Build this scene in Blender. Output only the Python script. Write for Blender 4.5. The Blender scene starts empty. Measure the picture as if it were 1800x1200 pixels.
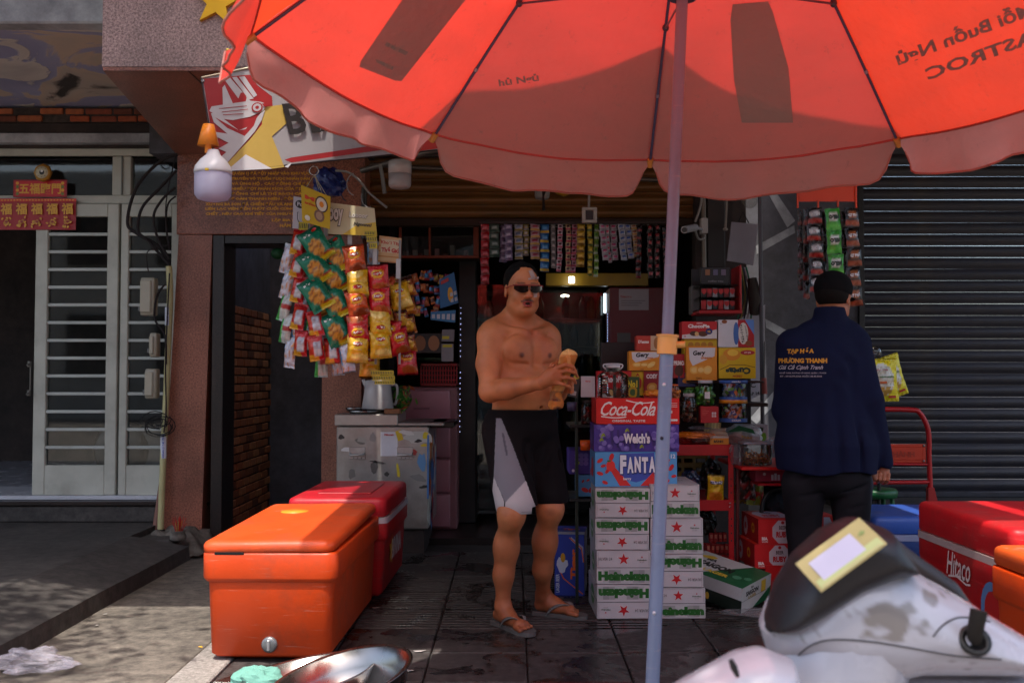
import bpy, bmesh, math, random
import numpy as np
from mathutils import Vector, Matrix, noise as mnoise
from mathutils.bvhtree import BVHTree
R = math.radians
rnd = random.Random(7)
SC = bpy.context.scene
COL = SC.collection

# ---------------------------------------------------------------- camera
cam_d = bpy.data.cameras.new('camera'); cam = bpy.data.objects.new('camera', cam_d); COL.objects.link(cam)
CZ, FP, PITCH = 1.16, 1750.0, math.radians(2.0)
cam.location = (0, 0, CZ); cam.rotation_euler = (R(92), 0, 0)
cam_d.sensor_width = 36.0; cam_d.lens = 36.0 * FP / 1800.0
cam_d.clip_start = 0.05; cam_d.clip_end = 400
cam_d.dof.use_dof = True; cam_d.dof.focus_distance = 4.7; cam_d.dof.aperture_fstop = 5.0
SC.camera = cam

# ---------------------------------------------------------------- sky, sun, exposure
SUN_EL, SUN_AZ = 68.0, 4.0       # azimuth: 0 = behind the camera, positive = from the left
w = bpy.data.worlds.new('World'); SC.world = w; w.use_nodes = True
nt = w.node_tree; bg = nt.nodes['Background']
sky = nt.nodes.new('ShaderNodeTexSky'); sky.sky_type = 'NISHITA'; sky.sun_disc = False
sky.sun_elevation = R(SUN_EL); sky.sun_rotation = R(180 + SUN_AZ); sky.dust_density = 4.5
nt.links.new(sky.outputs[0], bg.inputs[0]); bg.inputs[1].default_value = 0.15
sd = bpy.data.lights.new('sun', 'SUN'); sd.energy = 2.25; sd.angle = R(0.5); sd.color = (1.0, 0.93, 0.84)
so = bpy.data.objects.new('sun', sd); COL.objects.link(so)
_d = Vector((-math.sin(R(SUN_AZ)) * math.cos(R(SUN_EL)), -math.cos(R(SUN_AZ)) * math.cos(R(SUN_EL)), math.sin(R(SUN_EL))))
so.rotation_euler = _d.to_track_quat('Z', 'Y').to_euler(); so.location = _d * 30
SC.view_settings.view_transform = 'Standard'; SC.view_settings.look = 'None'
SC.view_settings.exposure = 1.3; SC.view_settings.gamma = 1.0; SC.view_settings.use_curve_mapping = False
SC.cycles.max_bounces = 8; SC.cycles.diffuse_bounces = 4; SC.cycles.transparent_max_bounces = 12
SC.cycles.sample_clamp_indirect = 4.0

# ---------------------------------------------------------------- helpers
def W(px, py, Y):
    # the place at depth Y that the photograph shows at (px, py), in 1800 x 1200 pixels
    u = (600 - py) / FP; yy = math.cos(PITCH) - u * math.sin(PITCH); zz = math.sin(PITCH) + u * math.cos(PITCH)
    return Vector(((px - 900) / FP / yy * Y, Y, CZ + zz / yy * Y))
def DY(py, z=0.):
    u = (600 - py) / FP; return (z - CZ) * (math.cos(PITCH) - u * math.sin(PITCH)) / (math.sin(PITCH) + u * math.cos(PITCH))
def X(px, Y, py=600): return W(px, py, Y).x
def Z(py, Y): return W(900, py, Y).z
def C(h, k=1.0):
    h = h.lstrip('#'); out = []
    for i in (0, 2, 4):
        v = int(h[i:i + 2], 16) / 255.0
        v = v / 12.92 if v <= 0.04045 else ((v + 0.055) / 1.055) ** 2.4
        out.append(v * k)
    return tuple(out)
WHITE = (.74, .73, .72); BLACK = (.012, .012, .013)
M = {}
def vmat(name, rough=.5, metal=0., spec=.5, nz=(6., .12), bump=(60., .05), coat=0., alpha=1., col=None, col2=None, transl=0., rvar=.12, emit=None, est=1., aniso=None, dirt=0., transm=0., scr=0.):
    m = bpy.data.materials.new(name); m.use_nodes = True; t = m.node_tree; n = t.nodes; l = t.links
    b = n['Principled BSDF']; b.inputs['Roughness'].default_value = rough; b.inputs['Metallic'].default_value = metal
    b.inputs['Specular IOR Level'].default_value = spec; b.inputs['Coat Weight'].default_value = coat
    tc = n.new('ShaderNodeTexCoord')
    nn = n.new('ShaderNodeTexNoise'); nn.inputs['Scale'].default_value = nz[0]; nn.inputs['Detail'].default_value = 6
    l.new(tc.outputs['Object'], nn.inputs['Vector'])
    if col is None:
        a = n.new('ShaderNodeAttribute'); a.attribute_name = 'Col'; src = a.outputs['Color']
    else:
        mx0 = n.new('ShaderNodeMix'); mx0.data_type = 'RGBA'; mx0.inputs[6].default_value = (*col, 1); mx0.inputs[7].default_value = (*(col2 or col), 1)
        cr = n.new('ShaderNodeValToRGB'); cr.color_ramp.elements[0].position = .4; cr.color_ramp.elements[1].position = .6
        l.new(nn.outputs['Fac'], cr.inputs[0]); l.new(cr.outputs[0], mx0.inputs[0]); src = mx0.outputs[2]
    mp = n.new('ShaderNodeMapRange'); mp.inputs['From Min'].default_value = .25; mp.inputs['From Max'].default_value = .75
    mp.inputs['To Min'].default_value = 1 - nz[1]; mp.inputs['To Max'].default_value = 1 + nz[1] * .6
    l.new(nn.outputs['Fac'], mp.inputs['Value'])
    hs = n.new('ShaderNodeVectorMath'); hs.operation = 'SCALE'; l.new(src, hs.inputs[0]); l.new(mp.outputs[0], hs.inputs['Scale'])
    outc = hs.outputs[0]
    if dirt > 0:
        n3 = n.new('ShaderNodeTexNoise'); n3.inputs['Scale'].default_value = 3.1; n3.inputs['Detail'].default_value = 9; n3.inputs['Roughness'].default_value = .7
        l.new(tc.outputs['Object'], n3.inputs['Vector'])
        r3 = n.new('ShaderNodeValToRGB'); r3.color_ramp.elements[0].position = .5; r3.color_ramp.elements[1].position = .72
        l.new(n3.outputs['Fac'], r3.inputs[0])
        sc3 = n.new('ShaderNodeMath'); sc3.operation = 'MULTIPLY'; sc3.inputs[1].default_value = dirt; l.new(r3.outputs[0], sc3.inputs[0])
        mx = n.new('ShaderNodeMix'); mx.data_type = 'RGBA'; l.new(sc3.outputs[0], mx.inputs[0]); l.new(outc, mx.inputs[6]); mx.inputs[7].default_value = (.07, .055, .04, 1)
        outc = mx.outputs[2]
    if scr > 0:   # pale rubbed scratches
        mpp = n.new('ShaderNodeMapping'); mpp.inputs['Scale'].default_value = (3, 5, 60); mpp.inputs['Rotation'].default_value = (.5, .3, .7); l.new(tc.outputs['Object'], mpp.inputs[0])
        n5 = n.new('ShaderNodeTexNoise'); n5.inputs['Scale'].default_value = 2.2; n5.inputs['Detail'].default_value = 8; n5.inputs['Roughness'].default_value = .7; l.new(mpp.outputs[0], n5.inputs['Vector'])
        r5 = n.new('ShaderNodeValToRGB'); r5.color_ramp.elements[0].position = .60; r5.color_ramp.elements[1].position = .74; l.new(n5.outputs['Fac'], r5.inputs[0])
        s5 = n.new('ShaderNodeMath'); s5.operation = 'MULTIPLY'; s5.inputs[1].default_value = scr; l.new(r5.outputs[0], s5.inputs[0])
        m5 = n.new('ShaderNodeMix'); m5.data_type = 'RGBA'; l.new(s5.outputs[0], m5.inputs[0]); l.new(outc, m5.inputs[6]); m5.inputs[7].default_value = (.55, .42, .34, 1); outc = m5.outputs[2]
    l.new(outc, b.inputs['Base Color'])
    mr = n.new('ShaderNodeMapRange'); mr.inputs['To Min'].default_value = max(.02, rough - rvar); mr.inputs['To Max'].default_value = min(1, rough + rvar)
    l.new(nn.outputs['Fac'], mr.inputs['Value']); l.new(mr.outputs[0], b.inputs['Roughness'])
    if bump[1] > 0:
        n2 = n.new('ShaderNodeTexNoise'); n2.inputs['Scale'].default_value = bump[0]; n2.inputs['Detail'].default_value = 4
        l.new(tc.outputs['Object'], n2.inputs['Vector'])
        bp = n.new('ShaderNodeBump'); bp.inputs['Strength'].default_value = bump[1]; bp.inputs['Distance'].default_value = .01
        l.new(n2.outputs['Fac'], bp.inputs['Height']); l.new(bp.outputs[0], b.inputs['Normal'])
    if transm: b.inputs['Transmission Weight'].default_value = transm
    if emit: b.inputs['Emission Color'].default_value = (*emit, 1); b.inputs['Emission Strength'].default_value = est
    if transl > 0 or alpha < 1:
        o = n['Material Output']; sh = b.outputs[0]
        if transl > 0:
            tr = n.new('ShaderNodeBsdfTranslucent'); l.new(outc, tr.inputs[0]); ms = n.new('ShaderNodeMixShader'); ms.inputs[0].default_value = transl
            l.new(sh, ms.inputs[1]); l.new(tr.outputs[0], ms.inputs[2]); sh = ms.outputs[0]
        if alpha < 1:
            tp = n.new('ShaderNodeBsdfTransparent'); ms = n.new('ShaderNodeMixShader'); ms.inputs[0].default_value = alpha
            l.new(tp.outputs[0], ms.inputs[1]); l.new(sh, ms.inputs[2]); sh = ms.outputs[0]
        l.new(sh, o.inputs['Surface'])
    M[name] = m; return m
def glassmat(name, tint=(.9, .95, .93), rough=.03, ior=1.5, base=.0):
    m = bpy.data.materials.new(name); m.use_nodes = True; t = m.node_tree; n = t.nodes; l = t.links; n.remove(n['Principled BSDF'])
    o = n['Material Output']; tp = n.new('ShaderNodeBsdfTransparent'); tp.inputs[0].default_value = (*tint, 1)
    gl = n.new('ShaderNodeBsdfGlossy'); gl.inputs['Roughness'].default_value = rough
    fr = n.new('ShaderNodeFresnel'); fr.inputs['IOR'].default_value = ior
    ad = n.new('ShaderNodeMath'); ad.operation = 'ADD'; ad.inputs[1].default_value = base; l.new(fr.outputs[0], ad.inputs[0])
    ms = n.new('ShaderNodeMixShader'); l.new(ad.outputs[0], ms.inputs[0]); l.new(tp.outputs[0], ms.inputs[1]); l.new(gl.outputs[0], ms.inputs[2])
    tc = n.new('ShaderNodeTexCoord'); nn = n.new('ShaderNodeTexNoise'); nn.inputs['Scale'].default_value = 9; l.new(tc.outputs['Object'], nn.inputs[0])
    bp = n.new('ShaderNodeBump'); bp.inputs['Strength'].default_value = .04; l.new(nn.outputs[0], bp.inputs['Height']); l.new(bp.outputs[0], gl.inputs['Normal'])
    l.new(ms.outputs[0], o.inputs[0]); M[name] = m; return m
vmat('card', .62, nz=(9, .10), bump=(35, .06))
vmat('print', .45, nz=(30, .05), bump=(120, .02))
vmat('foil', .27, metal=.15, spec=.6, nz=(14, .12), bump=(28, .35), rvar=.1)
vmat('plastic', .38, nz=(7, .10), bump=(40, .03), dirt=.25)
vmat('hdpe', .46, nz=(5, .16), bump=(30, .07), dirt=.5, scr=.45)
vmat('steel', .36, metal=.55, nz=(9, .2), bump=(14, .12), dirt=.35)
vmat('chrome', .27, metal=1., nz=(9, .1), bump=(9, .05))
vmat('paint', .42, nz=(5, .15), bump=(60, .06), dirt=.3)
vmat('redpaint', .35, nz=(5, .10), bump=(60, .03), dirt=.1)
vmat('cloth', .9, spec=.15, nz=(5, .12), bump=(420, .25))
vmat('denim', .9, spec=.1, nz=(4, .3), bump=(500, .3))
vmat('skin', .50, spec=.45, nz=(13, .22), bump=(190, .22), rvar=.14)
M['skin'].node_tree.nodes['Principled BSDF'].inputs['Subsurface Weight'].default_value = .08
M['skin'].node_tree.nodes['Principled BSDF'].inputs['Subsurface Radius'].default_value = (.02, .008, .004)
vmat('hair', .75, spec=.15, nz=(90, .3), bump=(260, .6))
vmat('rubber', .8, spec=.2, nz=(12, .15), bump=(150, .2))
vmat('wood', .55, nz=(20, .25), bump=(50, .15))
vmat('bread', .85, nz=(22, .3), bump=(70, .5))
vmat('ceramic', .25, nz=(5, .04), bump=(20, .01), dirt=.1)
vmat('bulb', .35, nz=(5, .03), bump=(20, .0), transl=.45)
vmat('film', .25, nz=(12, .1), bump=(30, .6), alpha=.32, transl=.1)
vmat('stuff', .7, nz=(40, .3), bump=(90, .3))
glassmat('glass', (.80, .84, .83)); glassmat('jar', (.93, .95, .95)); glassmat('lens', (.05, .035, .04), ior=1.3, rough=.15)
def link(o, parent=None):
    COL.objects.link(o)
    if parent is not None: o.parent = parent
    return o
def tag(o, label=None, cat=None, group=None, kind=None):
    if label: o['label'] = label
    if cat: o['category'] = cat
    if group: o['group'] = group
    if kind: o['kind'] = kind
    return o
def thing(name, label, cat, loc=(0, 0, 0), rz=0., group=None):
    o = bpy.data.objects.new(name, None); o.empty_display_size = .05; o.location = loc; o.rotation_euler = (0, 0, rz); link(o)
    return tag(o, label, cat, group)
KIDS = {}
def copy_tree(o, parent=None):
    c = o.copy(); COL.objects.link(c); c.parent = parent
    ks = [k for k in KIDS.get(o.name, [])]
    for k in ks:
        kk = copy_tree(k, c); KIDS.setdefault(c.name, []).append(kk)
    return c
_tc = {}
def text2d(s, bold=0., shear=0., res=2, sp=1.0):
    key = (s, bold, shear, res, sp)
    if key in _tc: return _tc[key]
    cu = bpy.data.curves.new('t', 'FONT'); cu.body = s; cu.resolution_u = res; cu.offset = bold; cu.shear = shear; cu.space_character = sp
    ob = bpy.data.objects.new('t', cu); me = bpy.data.meshes.new_from_object(ob)
    vs = [(v.co.x, v.co.y) for v in me.vertices]; fs = [tuple(p.vertices) for p in me.polygons]
    bpy.data.objects.remove(ob); bpy.data.curves.remove(cu); bpy.data.meshes.remove(me)
    if not vs: vs = [(0, 0)]; fs = []
    x0 = min(v[0] for v in vs); x1 = max(v[0] for v in vs); y0 = min(v[1] for v in vs); y1 = max(v[1] for v in vs)
    vs = [((x - x0) / max(1e-6, x1 - x0), (y - y0) / max(1e-6, y1 - y0)) for x, y in vs]
    _tc[key] = (vs, fs, (x1 - x0) / max(1e-6, y1 - y0)); return _tc[key]
class MB:
    def __init__(s, mat='card'):
        s.v = []; s.f = []; s.c = []; s.m = []; s.s = []; s.mats = [mat]; s.cur = 0
    def mat(s, name):
        if name not in s.mats: s.mats.append(name)
        s.cur = s.mats.index(name); return s
    def add(s, vs, fs, col, smooth=False):
        b = len(s.v); s.v.extend([tuple(v) for v in vs])
        cf = callable(col)
        for f in fs:
            s.f.append(tuple(b + i for i in f)); s.m.append(s.cur); s.s.append(smooth)
            if cf: s.c.append([col(vs[i]) for i in f])
            elif col and isinstance(col[0], (tuple, list)): s.c.append([col[i] for i in f])
            else: s.c.append(col)
        return s
    def box(s, x0, x1, y0, y1, z0, z1, col, bev=0., seg=1, M4=None, taper=None):
        bm = bmesh.new(); bmesh.ops.create_cube(bm, size=1)
        for v in bm.verts:
            v.co = Vector(((x0 + x1) / 2 + v.co.x * (x1 - x0), (y0 + y1) / 2 + v.co.y * (y1 - y0), (z0 + z1) / 2 + v.co.z * (z1 - z0)))
        if taper:
            cx, cy = (x0 + x1) / 2, (y0 + y1) / 2
            for v in bm.verts:
                if v.co.z < (z0 + z1) / 2: v.co.x = cx + (v.co.x - cx) * taper; v.co.y = cy + (v.co.y - cy) * taper
        if bev > 0: bmesh.ops.bevel(bm, geom=bm.edges[:], offset=bev, segments=seg, profile=.5, affect='EDGES')
        vs = [(M4 @ v.co if M4 else v.co.copy()) for v in bm.verts]; bm.verts.index_update()
        s.add(vs, [tuple(v.index for v in f.verts) for f in bm.faces], col, smooth=seg > 1); bm.free(); return s
    def rrect(s, w, d, prof, R, col, n=5, M4=None):
        """stack of rounded rectangles: prof = [(inset, z), ...]"""
        vs = []; k = 4 * (n + 1)
        for ins, z in prof:
            r = max(.002, R - ins); 
            for q in range(4):
                cx, cy = [(1, 1), (-1, 1), (-1, -1), (1, -1)][q]
                for i in range(n + 1):
                    a = math.pi / 2 * (q + i / n); p = Vector((cx * (w / 2 - R) + r * math.cos(a), cy * (d / 2 - R) + r * math.sin(a), z)); vs.append(M4 @ p if M4 else p)
        fs = [(j * k + i, j * k + (i + 1) % k, (j + 1) * k + (i + 1) % k, (j + 1) * k + i) for j in range(len(prof) - 1) for i in range(k)]
        s.add(vs, fs, col, True); s.add(vs[:k], [tuple(range(k))[::-1]], col); s.add(vs[-k:], [tuple(range(k))], col); return s
    def tube(s, pts, r, col, n=10, cap=True, smooth=True):
        pts = [Vector(p) for p in pts]; rs = r if isinstance(r, (list, tuple)) else [r] * len(pts); vs = []; fs = []; up = None
        for i, p in enumerate(pts):
            d = (pts[min(i + 1, len(pts) - 1)] - pts[max(i - 1, 0)]).normalized()
            if up is None: up = Vector((0, 0, 1)) if abs(d.z) < .9 else Vector((0, 1, 0))
            a = d.cross(up)
            if a.length < 1e-4: a = d.orthogonal()
            a.normalize(); up = a.cross(d).normalized()
            for k in range(n):
                t = 2 * math.pi * k / n; vs.append(p + (a * math.cos(t) + up * math.sin(t)) * rs[i])
        for i in range(len(pts) - 1):
            for k in range(n): fs.append((i * n + k, i * n + (k + 1) % n, (i + 1) * n + (k + 1) % n, (i + 1) * n + k))
        s.add(vs, fs, col, smooth)
        if cap:
            s.add(vs[:n], [tuple(range(n))[::-1]], col if not callable(col) else col, False); s.add(vs[-n:], [tuple(range(n))], col, False)
        return s
    def lathe(s, prof, c=(0, 0, 0), col=WHITE, n=20, axis='Z', M4=None, smooth=True, cap=True):
        vs = []; fs = []; cs = []; pc = isinstance(col, list)
        for i, (r, z) in enumerate(prof):
            for k in range(n):
                t = 2 * math.pi * k / n; p = Vector((r * math.cos(t), r * math.sin(t), z))
                if axis == 'Y': p = Vector((p.x, -p.z, p.y))
                if axis == 'X': p = Vector((p.z, p.x, p.y))
                if M4: p = M4 @ p
                vs.append(p + Vector(c)); cs.append(col[i] if pc else col)
        for i in range(len(prof) - 1):
            for k in range(n): fs.append((i * n + k, i * n + (k + 1) % n, (i + 1) * n + (k + 1) % n, (i + 1) * n + k))
        if cap: fs.append(tuple(range(n))[::-1]); fs.append(tuple((len(prof) - 1) * n + k for k in range(n)))
        s.add(vs, fs, cs if pc else col, smooth); return s
    def ell(s, c, r, col, n=14, m=9, M3=None):
        vs = []; fs = []
        for i in range(m + 1):
            a = math.pi * i / m
            for k in range(n):
                t = 2 * math.pi * k / n; p = Vector((r[0] * math.sin(a) * math.cos(t), r[1] * math.sin(a) * math.sin(t), r[2] * math.cos(a)))
                if M3: p = M3 @ p
                vs.append(p + Vector(c))
        for i in range(m):
            for k in range(n): fs.append((i * n + k, (i + 1) * n + k, (i + 1) * n + (k + 1) % n, i * n + (k + 1) % n))
        return s.add(vs, fs, col, True)
    def grid(s, fn, nu, nv, col, smooth=True, flip=False):
        vs = []; cs = []; 
        for j in range(nv + 1):
            for i in range(nu + 1):
                u, v = i / nu, j / nv; vs.append(fn(u, v)); cs.append(col(u, v) if callable(col) else col)
        fs = []
        for j in range(nv):
            for i in range(nu):
                a = j * (nu + 1) + i; f = (a, a + 1, a + nu + 2, a + nu + 1); fs.append(f[::-1] if flip else f)
        return s.add(vs, fs, cs, smooth)
    def poly(s, pts, col): return s.add(pts, [tuple(range(len(pts)))], col)
    def prism(s, pts2, z0, z1, col, f=lambda x, y, z: (x, y, z)):
        n = len(pts2); vs = [f(x, y, z0) for x, y in pts2] + [f(x, y, z1) for x, y in pts2]
        fs = [tuple(range(n))[::-1], tuple(range(n, 2 * n))] + [(i, (i + 1) % n, n + (i + 1) % n, n + i) for i in range(n)]
        return s.add(vs, fs, col)
    def build(s, name, parent=None, world=False, loc=None):
        me = bpy.data.meshes.new(name); vs = s.v
        if world and parent is not None:
            p = parent; mat = Matrix.Identity(4)
            while p is not None: mat = p.matrix_basis @ mat; p = p.parent
            mi = mat.inverted(); vs = [tuple(mi @ Vector(v)) for v in vs]
        if loc is not None: L = Vector(loc); vs = [tuple(Vector(v) - L) for v in vs]
        me.from_pydata(vs, [], s.f)
        at = me.color_attributes.new('Col', 'FLOAT_COLOR', 'CORNER'); buf = []
        for f, c in zip(s.f, s.c):
            if isinstance(c, list):
                for x in c: buf.extend((*x[:3], 1.))
            else: buf.extend((*c[:3], 1.) * len(f))
        at.data.foreach_set('color', buf)
        me.polygons.foreach_set('material_index', s.m); me.polygons.foreach_set('use_smooth', s.s)
        for n in s.mats: me.materials.append(M[n])
        me.update(); o = bpy.data.objects.new(name, me)
        if loc is not None: o.location = loc
        link(o, parent)
        if parent is not None: KIDS.setdefault(parent.name, []).append(o)
        return o
class Art:
    """flat print: polygons and lettering in the (u,v) metres of a face, each layer a hair above the last"""
    def __init__(s): s.it = []; s.lay = 0
    def poly(s, pts, col, lay=None):
        s.it.append((pts, [tuple(range(len(pts)))], col, s.lay if lay is None else lay)); s.lay += 1; return s
    def rect(s, x0, y0, x1, y1, col): return s.poly([(x0, y0), (x1, y0), (x1, y1), (x0, y1)], col)
    def ell(s, cx, cy, rx, ry, col, n=16, rot=0, jit=0, seed=0):
        q = random.Random(seed); c, sn = math.cos(rot), math.sin(rot); P = []
        for k in range(n):
            t = 2 * math.pi * k / n; f = 1 + jit * q.uniform(-1, 1); x, y = rx * f * math.cos(t), ry * f * math.sin(t); P.append((cx + x * c - y * sn, cy + x * sn + y * c))
        return s.poly(P, col)
    def star(s, cx, cy, r, col, rot=0, k=.4):
        vs = [(cx, cy)] + [(cx + (r if i % 2 == 0 else r * k) * math.sin(i * math.pi / 5 + rot), cy + (r if i % 2 == 0 else r * k) * math.cos(i * math.pi / 5 + rot)) for i in range(10)]
        s.it.append((vs, [(0, 1 + i, 1 + (i + 1) % 10) for i in range(10)], col, s.lay)); s.lay += 1; return s
    def text(s, t, cx, cy, h, col, wid=None, rot=0, bold=0.02, shear=0, fx=1, res=2, sp=1., bend=None):
        vs, fs, asp = text2d(t, bold, shear, res, sp); wd = wid or h * asp; c, sn = math.cos(rot), math.sin(rot); P = []
        for x, y in vs:
            x = (x - .5) * wd * fx; y = (y - .5) * h
            if bend: y += bend * x * x
            P.append((cx + x * c - y * sn, cy + x * sn + y * c))
        s.it.append((P, fs, col, s.lay)); s.lay += 1; return s
    def line(s, pts, wd, col):
        vs = []; fs = []
        for i in range(len(pts)):
            a = Vector(pts[max(0, i - 1)]); b = Vector(pts[min(len(pts) - 1, i + 1)]); d = (b - a).normalized(); nn = Vector((-d.y, d.x)) * wd / 2; p = Vector(pts[i]); vs += [tuple(p + nn), tuple(p - nn)]
        for i in range(len(pts) - 1): fs.append((2 * i, 2 * i + 1, 2 * i + 3, 2 * i + 2))
        s.it.append((vs, fs, col, s.lay)); s.lay += 1; return s
    def emit(s, mb, mapf, base=.0006, step=.00025):
        for P, fs, col, lay in s.it: mb.add([mapf(x, y, base + step * lay) for x, y in P], fs, col)
        return mb
def plane_map(O, U, V):
    O = Vector(O); U = Vector(U).normalized(); V = Vector(V).normalized(); N = U.cross(V)
    return lambda u, v, h: O + U * u + V * v + N * h
def catmull(pts, n=6):
    P = [Vector(p) for p in pts]; out = []
    for i in range(len(P) - 1):
        a, b, c, d = P[max(i - 1, 0)], P[i], P[i + 1], P[min(i + 2, len(P) - 1)]
        for k in range(n):
            t = k / n; out.append(.5 * ((2 * b) + (c - a) * t + (2 * a - 5 * b + 4 * c - d) * t * t + (3 * b - a - 3 * c + d) * t ** 3))
    out.append(P[-1]); return out
def nz(x, y=0., z=0.): return mnoise.noise(Vector((x, y, z)))
# ---- implicit modelling: smooth unions on a grid, skinned as one closed surface
class SDF:
    def __init__(s, lo, hi, h):
        s.h = h; s.lo = np.array(lo, float); n = np.ceil((np.array(hi) - s.lo) / h).astype(int) + 1
        s.ax = [s.lo[i] + np.arange(n[i]) * h for i in range(3)]; s.D = np.full(tuple(n), 1., np.float32)
    def _sub(s, lo, hi, pad):
        sl = []
        for i in range(3):
            a = int(max(0, math.floor((lo[i] - pad - s.lo[i]) / s.h))); b = int(min(len(s.ax[i]), math.ceil((hi[i] + pad - s.lo[i]) / s.h) + 1)); sl.append(slice(a, max(a, b)))
        X = s.ax[0][sl[0]][:, None, None]; Y = s.ax[1][sl[1]][None, :, None]; Z = s.ax[2][sl[2]][None, None, :]
        return tuple(sl), X, Y, Z
    def comb(s, sl, d, k, op):
        a = s.D[sl]; d = d.astype(np.float32)
        if op == 's': h = np.maximum(k - np.abs(a + d), 0) / k; s.D[sl] = np.maximum(a, -d) + h * h * k * .25
        else: h = np.maximum(k - np.abs(a - d), 0) / k; s.D[sl] = np.minimum(a, d) - h * h * k * .25
    def cone(s, a, b, ra, rb, k=.02, op='u', sy=1.):
        a = np.array(a, float); b = np.array(b, float); r = max(ra, rb) * max(1, 1 / sy); sl, X, Y, Z = s._sub(np.minimum(a, b) - r, np.maximum(a, b) + r, k + .012)
        d = b - a; L = max(1e-9, (d * d).sum()); t = np.clip(((X - a[0]) * d[0] + (Y - a[1]) * d[1] + (Z - a[2]) * d[2]) / L, 0, 1)
        q = np.sqrt((X - a[0] - t * d[0]) ** 2 + ((Y - a[1] - t * d[1]) * sy) ** 2 + (Z - a[2] - t * d[2]) ** 2) - (ra + (rb - ra) * t); s.comb(sl, q, k, op); return s
    def chain(s, pts, rs, k=.02, op='u'):
        for i in range(len(pts) - 1): s.cone(pts[i], pts[i + 1], rs[i], rs[i + 1], k, op)
        return s
    def ell(s, c, r, k=.02, op='u', rot=None):
        c = np.array(c, float); r = np.array(r, float); m = r.max(); ext = r if rot is None else np.full(3, m)
        sl, X, Y, Z = s._sub(c - ext, c + ext, k + .012); X = X - c[0]; Y = Y - c[1]; Z = Z - c[2]
        if rot is not None:
            Q = np.array(rot.transposed() if hasattr(rot, 'transposed') else rot.T); X, Y, Z = [Q[i][0] * X + Q[i][1] * Y + Q[i][2] * Z for i in range(3)]
        k0 = np.sqrt((X / r[0]) ** 2 + (Y / r[1]) ** 2 + (Z / r[2]) ** 2); k1 = np.sqrt((X / r[0] ** 2) ** 2 + (Y / r[1] ** 2) ** 2 + (Z / r[2] ** 2) ** 2)
        s.comb(sl, k0 * (k0 - 1) / np.maximum(k1, 1e-6), k, op); return s
    def fn(s, f, lo, hi, k=.01, op='u', pad=.0):
        sl, X, Y, Z = s._sub(np.array(lo), np.array(hi), pad); s.comb(sl, f(X, Y, Z) + 0 * (X + Y + Z), k, op); return s
    def mesh(s):
        D = s.D; ins = D < 0; nx, ny, nz_ = D.shape
        cnt = np.zeros((nx - 1, ny - 1, nz_ - 1), np.int8)
        for i in (0, 1):
            for j in (0, 1):
                for k in (0, 1): cnt += ins[i:nx - 1 + i, j:ny - 1 + j, k:nz_ - 1 + k]
        act = np.argwhere((cnt > 0) & (cnt < 8)); idx = np.full(cnt.shape, -1, np.int32); idx[tuple(act.T)] = np.arange(len(act))
        cor = [(i, j, k) for i in (0, 1) for j in (0, 1) for k in (0, 1)]
        vals = np.stack([D[act[:, 0] + c[0], act[:, 1] + c[1], act[:, 2] + c[2]] for c in cor], 1)
        acc = np.zeros((len(act), 3)); num = np.zeros(len(act))
        for a in range(8):
            for b in range(a + 1, 8):
                if sum(abs(cor[a][i] - cor[b][i]) for i in range(3)) != 1: continue
                va, vb = vals[:, a], vals[:, b]; cr = (va < 0) != (vb < 0); t = np.where(cr, va / np.where(cr, va - vb, 1), 0)
                p = np.array(cor[a])[None] + t[:, None] * (np.array(cor[b]) - np.array(cor[a]))[None]; acc += np.where(cr[:, None], p, 0); num += cr
        V = s.lo + (act + acc / num[:, None]) * s.h; F = []
        for ax in range(3):
            o = [(1, 2), (2, 0), (0, 1)][ax]; A = ins.take(range(0, D.shape[ax] - 1), ax); B = ins.take(range(1, D.shape[ax]), ax)
            e = np.argwhere(A != B); ok = np.ones(len(e), bool)
            for q in o: ok &= (e[:, q] > 0) & (e[:, q] < D.shape[q] - 1)
            e = e[ok]; sgn = A[tuple(e.T)]; u = np.zeros(3, int); v = np.zeros(3, int); u[o[0]] = 1; v[o[1]] = 1
            q = np.stack([idx[tuple((e - u - v).T)], idx[tuple((e - v).T)], idx[tuple(e.T)], idx[tuple((e - u).T)]], 1)
            q[~sgn] = q[~sgn][:, ::-1]; F.append(q)
        return V, np.concatenate(F)
def np_obj(name, V, F, cols, mat, parent=None, smooth=True):
    """numpy verts/quads -> object (V already in the parent's frame), cols per vertex"""
    me = bpy.data.meshes.new(name); me.vertices.add(len(V)); me.vertices.foreach_set('co', V.astype(np.float32).ravel())
    me.loops.add(F.size); me.loops.foreach_set('vertex_index', F.astype(np.int32).ravel()); me.polygons.add(len(F))
    me.polygons.foreach_set('loop_start', np.arange(0, F.size, F.shape[1], dtype=np.int32)); me.update(calc_edges=True)
    me.polygons.foreach_set('use_smooth', np.full(len(F), smooth)); at = me.color_attributes.new('Col', 'FLOAT_COLOR', 'POINT')
    at.data.foreach_set('color', np.concatenate([cols, np.ones((len(V), 1))], 1).astype(np.float32).ravel())
    me.materials.append(M[mat]); me.validate(); o = bpy.data.objects.new(name, me); link(o, parent)
    if parent is not None: KIDS.setdefault(parent.name, []).append(o)
    return o
def lap(V, F, it=1, f=.5):
    E = np.concatenate([F[:, [0, 1]], F[:, [1, 2]], F[:, [2, 3]], F[:, [3, 0]]])
    for _ in range(it):
        A = np.zeros_like(V); n = np.zeros(len(V)); np.add.at(A, E[:, 0], V[E[:, 1]]); np.add.at(A, E[:, 1], V[E[:, 0]]); np.add.at(n, E[:, 0], 1); np.add.at(n, E[:, 1], 1)
        V = V * (1 - f) + A / n[:, None] * f
    return V
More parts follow.
